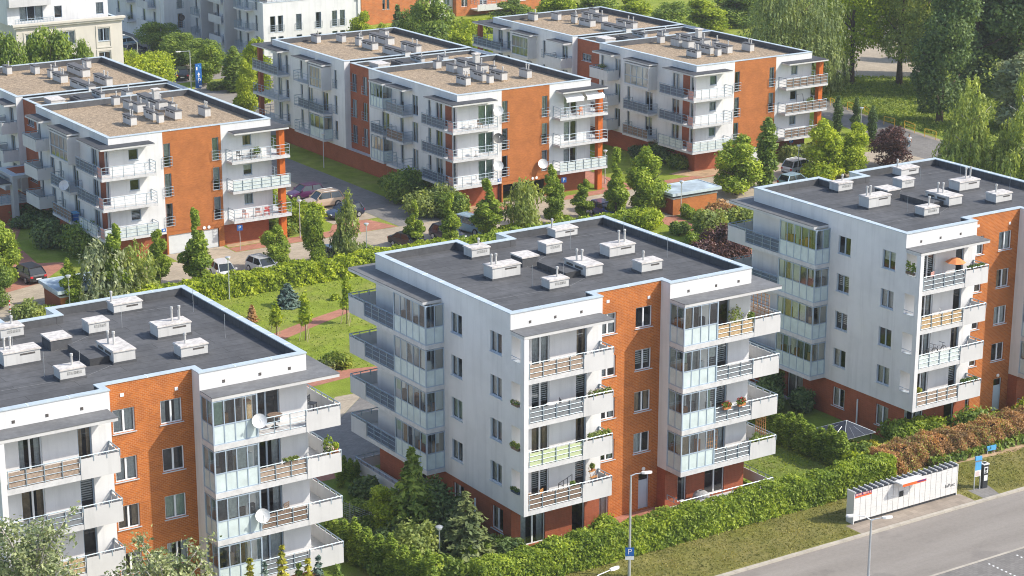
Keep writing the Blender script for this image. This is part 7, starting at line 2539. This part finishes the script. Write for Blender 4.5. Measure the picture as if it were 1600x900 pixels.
for j, (px, py, ty, rx, lm, lb) in enumerate(((548, 800, 782, 1.3, 'leaf_mid', 'low bush by the wire fence'), (575, 872, 842, 1.7, 'leaf_thuja', 'green bush between the thuja row and the dark bushes'), (600, 895, 862, 1.6, 'leaf_mid', 'bush filling the ground at the end of the thuja row'), (685, 870, 818, 1.6, 'leaf_dark', 'dark bush behind the park lamp'), (668, 902, 866, 1.3, 'leaf_bright', 'bright bush at the foot of the park lamp'), (575, 775, 748, 1.3, 'leaf_dark', 'dark bush at the ground terrace wall'), (712, 900, 868, 1.3, 'leaf_mid', 'bush under the pine next to the front hedge'), (585, 835, 800, 1.4, 'leaf_mid', 'green bush left of the yellow green bush tree'))):
    p = G(px, py)
    shrub('bush', lb, p, rx, rx * 0.9, max(0.8, HT(p, ty)), lm, 330 + j, 1800, 0.24, 'bushes in the garden between the left and middle block')
for j, (x, y, rx, h, lm, lb) in enumerate(((2.0, 65.0, 1.8, 1.5, 'leaf_mid', 'bush at the foot of the pale feathery trees'), (4.6, 65.2, 1.6, 1.2, 'leaf_bright', 'bright low bush below the second feathery tree'), (7.2, 65.0, 1.5, 1.1, 'leaf_mid', 'low bush between feathery tree and slender tree'), (-1.2, 62.9, 1.5, 1.0, 'leaf_bright', 'low bush right of the bin shelter lamp'), (10.2, 64.6, 1.2, 0.9, 'leaf_lime', 'low lime bush below the pointed tree'), (0.9, 62.8, 1.5, 1.2, 'leaf_olive', 'olive bush before the bin shelter wall'), (21.3, 65.2, 1.5, 1.0, 'leaf_bright', 'low bush below the narrow bright maple'), (34.5, 65.0, 1.5, 1.1, 'leaf_bright', 'low bush under the slender tree by the black car'), (43.0, 65.4, 1.7, 1.3, 'leaf_lime', 'lime bush between slender tree and second birch'), (49.5, 65.4, 1.6, 1.2, 'leaf_bright', 'green bush left of the open garage tree'), (58.6, 64.6, 1.6, 1.4, 'leaf_mid', 'bush under the tall slender tree by the lamp'))):
    shrub('bush', lb, (x, y), rx, rx * 0.85, h, lm, 350 + j, 1600, 0.24, 'bushes at the foot of the lane trees')
# wire fence between the gardens
t = thing('wire_fence', 'thin wire mesh fence between the two gardens', 'fence', (-6.6, 12.0, 0), 0)
for i in range(6):
    MB().tube([(0.5 * i, -2.0 * i, -0.1), (0.5 * i, -2.0 * i, 1.3)], 0.03, 'galvanised', 5).build('post', t)
m = MB()
for z in np.arange(0.1, 1.3, 0.15):
    m.tube([(0, 0, z), (2.5, -10, z)], 0.007, 'galvanised', 3, False)
for i in range(60):
    m.tube([(2.5 * i / 60, -10 * i / 60, 0.1), (2.5 * i / 60, -10 * i / 60, 1.25)], 0.005, 'galvanised', 3, False)
m.build('wire_mesh', t)
# front hedges
hedge('front_hedge', 'dense bright green hedge along the front of the middle block', -5.2, 28.6, -4.9, -3.5, 1.95, 'leaf_bright', 210, 260, 0.125, wav=0.07)
hedge('brown_hedge', 'half dead brown hedge along the front of the right block', 28.7, 60, -3.7, -2.2, 1.9, 'leaf_dry', 211, 420, 0.085, core='soil', wav=0.2, shoots='leaf_olive')
hedge('ivy_fringe', 'green undergrowth at the foot of the brown hedge', 33, 60, -4.1, -3.72, 0.6, 'leaf_mid', 212, 60, 0.2, core='soil', wav=0.12)
for j, x in enumerate(np.linspace(-4.5, 12, 14)):
    if j % 3 == 1: continue
    break
# right garden
for j in range(10):
    f_ = j / 9
    x, y = 26.9 + 0.7 * f_ + 0.0, 8.6 - 9.0 * f_
    tree('spire', 'thuja_column', ['thuja at the far end of the garden row under the right block', 'second thuja of the garden row from its far end', 'third thuja of the garden row from its far end', 'fourth thuja of the garden row from its far end', 'fifth thuja of the garden row', 'sixth thuja of the garden row', 'fourth last thuja of the garden row near the hedge', 'third last thuja of the garden row near the hedge', 'next to last thuja of the garden row near the hedge', 'last thuja of the garden row nearest the hedge'][j], (x, y), 2.6 + 0.3 * math.sin(j * 1.7), 0.68, group='thuja row between the middle and right block', var=j % 3)
for j, (x, y, rx, h, lm, lb) in enumerate(((31.0, 11.5, 1.4, 2.6, 'leaf_dark', 'dark bush against the plinth of the right block'), (33.2, 10.0, 1.3, 1.9, 'leaf_dark', 'dark low bush between thujas and pavilion'), (32.7, 13.0, 1.2, 3.0, 'leaf_dark', 'dark upright bush under the glazed corner of the right block'), (36.6, 8.2, 1.1, 2.0, 'leaf_olive', 'yellowish bush behind the dark pavilion'), (36.9, 5.9, 1.1, 1.4, 'leaf_pine', 'pale round bush at the right corner of the pavilion'),
                                        (34.6, 1.2, 1.9, 2.0, 'leaf_bright', 'bright bush right of the dark pavilion'), (36.4, 0.4, 1.8, 2.0, 'leaf_bright', 'bright bush before the corner of the right block'), (31.2, -0.6, 1.6, 1.4, 'leaf_gold', 'yellow green bush before the dark pavilion'), (33.0, -1.2, 1.7, 1.3, 'leaf_olive', 'olive bush before the bright bushes'), (29.6, 0.2, 1.3, 1.5, 'leaf_mid', 'green bush at the end of the thuja row'),
                                        (40.0, -0.6, 2.1, 2.4, 'leaf_mid', 'large green bush before the fin of the right block'), (43.6, -0.9, 1.5, 1.3, 'leaf_olive', 'flowering low bush before the terrace of the right block'), (46.5, -0.8, 2.0, 1.6, 'leaf_lime', 'long lime bush before the reeds of the brown hedge'), (49.4, -0.6, 1.8, 2.0, 'leaf_bright', 'bright bush before the brick bay of the right block'), (28.2, -1.8, 1.4, 1.5, 'leaf_lime', 'lime bush joining the front hedge'))):
    shrub('bush', lb, (x, y), rx, rx * 0.85, h, lm, 220 + j, 1900, 0.22, 'bushes in the garden of the right block')
# garden pavilion
p = G(1322, 666, 2.2)
t = thing('garden_pavilion', 'dark hip roofed garden pavilion between thujas and bushes', 'pavilion', (p.x, p.y, 0), 0.0)
W_, H_ = 1.25, 1.9
for sx in (-1, 1):
    for sy in (-1, 1):
        MB().box(sx * W_ - 0.05, sx * W_ + 0.05, sy * W_ - 0.05, sy * W_ + 0.05, 0, H_, 'dark_metal').build('post', t)
m = MB()
e = W_ + 0.25
a, c = 0.5, (0, 0, H_ + 0.75)
cs = [(-e, -e, H_), (e, -e, H_), (e, e, H_), (-e, e, H_)]
for i in range(4):
    m.quad([cs[i], cs[(i + 1) % 4], c], 'gazebo_roof')
ro = m.build('roof', t)
m = MB()
for i in range(4):
    m.tube([cs[i], c], 0.018, 'galvanised', 4)
    for f_ in (0.33, 0.66):
        q = Vector(cs[i]).lerp(Vector(cs[(i + 1) % 4]), f_)
        m.tube([tuple(q), tuple(q.lerp(Vector(c), 0.62))], 0.011, 'galvanised', 4)
    m.tube([cs[i], cs[(i + 1) % 4]], 0.02, 'grey_screen', 4)
m.build('roof_battens', ro)
MB().box(-1.2, 1.2, -0.4, 0.4, 0.70, 0.75, 'wood').box(-0.1, 0.1, -0.1, 0.1, 0, 0.70, 'wood').build('table', t)
MB().prism([(-W_, -W_), (W_, -W_), (W_, W_), (-W_, W_)], 0.0, 0.05, 'pave_slab').build('floor_slab', t)

# ---- silver leaved trees at the lower left, close to the photographer
def open_tree(label, p, h, rad, seed, n_br, group):
    rg = random.Random(seed)
    t = thing('silver_poplar', label, 'tree', (p[0], p[1], 0), 0, group)
    mb = MB()
    mb.tube([(0, 0, -0.2), (0.1, 0, h * 0.4), (0, 0.1, h * 0.72)], [0.30, 0.2, 0.10], 'bark_pale', 7)
    P, N = [], []
    for i in range(n_br):
        a = rg.uniform(0, 2 * PI)
        z0 = h * rg.uniform(0.35, 0.72)
        L = rad * rg.uniform(0.55, 1.1)
        zt_ = min(h, z0 + h * rg.uniform(0.10, 0.32))
        s = Vector((0.05, 0.05, z0))
        e_ = Vector((math.cos(a) * L, math.sin(a) * L, zt_))
        m_ = s.lerp(e_, 0.5) + Vector((0, 0, rg.uniform(0.0, 0.6)))
        mb.tube([tuple(s), tuple(m_), tuple(e_)], [0.075, 0.05, 0.018], 'bark_pale', 5)
        for k_ in range(rg.randint(7, 11)):
            f_ = rg.uniform(0.35, 1.0)
            b0 = s.lerp(m_, f_ * 2) if f_ < 0.5 else m_.lerp(e_, f_ * 2 - 1)
            tw = b0 + Vector((rg.uniform(-1, 1), rg.uniform(-1, 1), rg.uniform(-0.3, 0.8))) * 0.75
            mb.tube([tuple(b0), tuple(tw)], [0.022, 0.009], 'bark_pale', 4, False)
            for q in range(rg.randint(20, 34)):
                ff = rg.uniform(0.3, 1.1)
                P.append(tuple(b0.lerp(tw, ff) + Vector((rg.gauss(0, .17), rg.gauss(0, .17), rg.gauss(0, .15)))))
                N.append((rg.uniform(-.4, .4), rg.uniform(-.6, .2), 0.5))
    mb.build('trunk', t, smooth=True)
    link('crown', leaf_mesh('crown', np.array(P), 0.135, 'leaf_white_poplar', np.array(N), seed=seed, aspect=1.5), t)
    return t


open_tree('silver leaved tree with pale twigs at the lower left corner', (-35.6, -11.5), 15.3, 2.7, 301, 56, 'silver leaved trees in the foreground')
open_tree('silver leaved tree with arching pale twigs before the orange brick bay', (-27.9, -10.5), 11.3, 2.5, 302, 50, 'silver leaved trees in the foreground')

# ---- grass blades on the open verges and lawns
def grass(name, poly_fn, n, size, mat, seed):
    rs = np.random.RandomState(seed)
    P = poly_fn(rs, n)
    o = link(name, leaf_mesh(name, P, size, mat, np.tile([0.0, -0.6, 0.2], (len(P), 1)), aspect=2.2, seed=seed, up=0.1, jitter=0.6))
    o['kind'] = 'stuff'
    return o


def verge(rs, n):
    x = rs.uniform(-10, 60, n)
    y = rs.uniform(-9.95, -4.6, n)
    ok = ~((x > 20.6) & (x < 31.2) & (y < -7.9)) & ~((x > 31.7) & (x < 34.1) & (y < -8.3))
    return np.stack([x, y, np.full(n, 0.03)], 1)[ok]


def meadow_pts(rs, n):
    x = rs.uniform(113.5, 148, n)
    y = rs.uniform(70, 112, n)
    ok = (x > 113.5 + np.maximum(0, (y - 86) * 0.22)) & (y < 113 - np.maximum(0, (x - 130) * 0.85))
    return np.stack([x, y, rs.uniform(0.05, 0.45, n)], 1)[ok]


def lawn_pts(rs, n):
    x = rs.uniform(-2, 32, n)
    y = rs.uniform(37.5, 61, n)
    d1 = y - (48.9 + (x - 9) * 0.46)
    ok = (np.abs(d1) > 1.6)
    k_ = n // 4
    x[:k_], y[:k_] = rs.uniform(19.5, 27, k_), rs.uniform(-3.2, 8, k_)
    ok[:k_] = True
    return np.stack([x, y, np.full(n, 0.04)], 1)[ok]


grass('verge_grass', verge, 22000, 0.07, 'leaf_drygrass', 401)
grass('meadow_grass', meadow_pts, 60000, 0.17, 'leaf_grass', 402)
grass('lawn_grass', lawn_pts, 9000, 0.09, 'leaf_grass', 403)

# ---- thin summer haze in the air
hz = MB()
hz.box(-700, 1000, -260, 1300, -1.2, 62, 'haze_air')
tag(hz.build('haze'), kind='stuff')
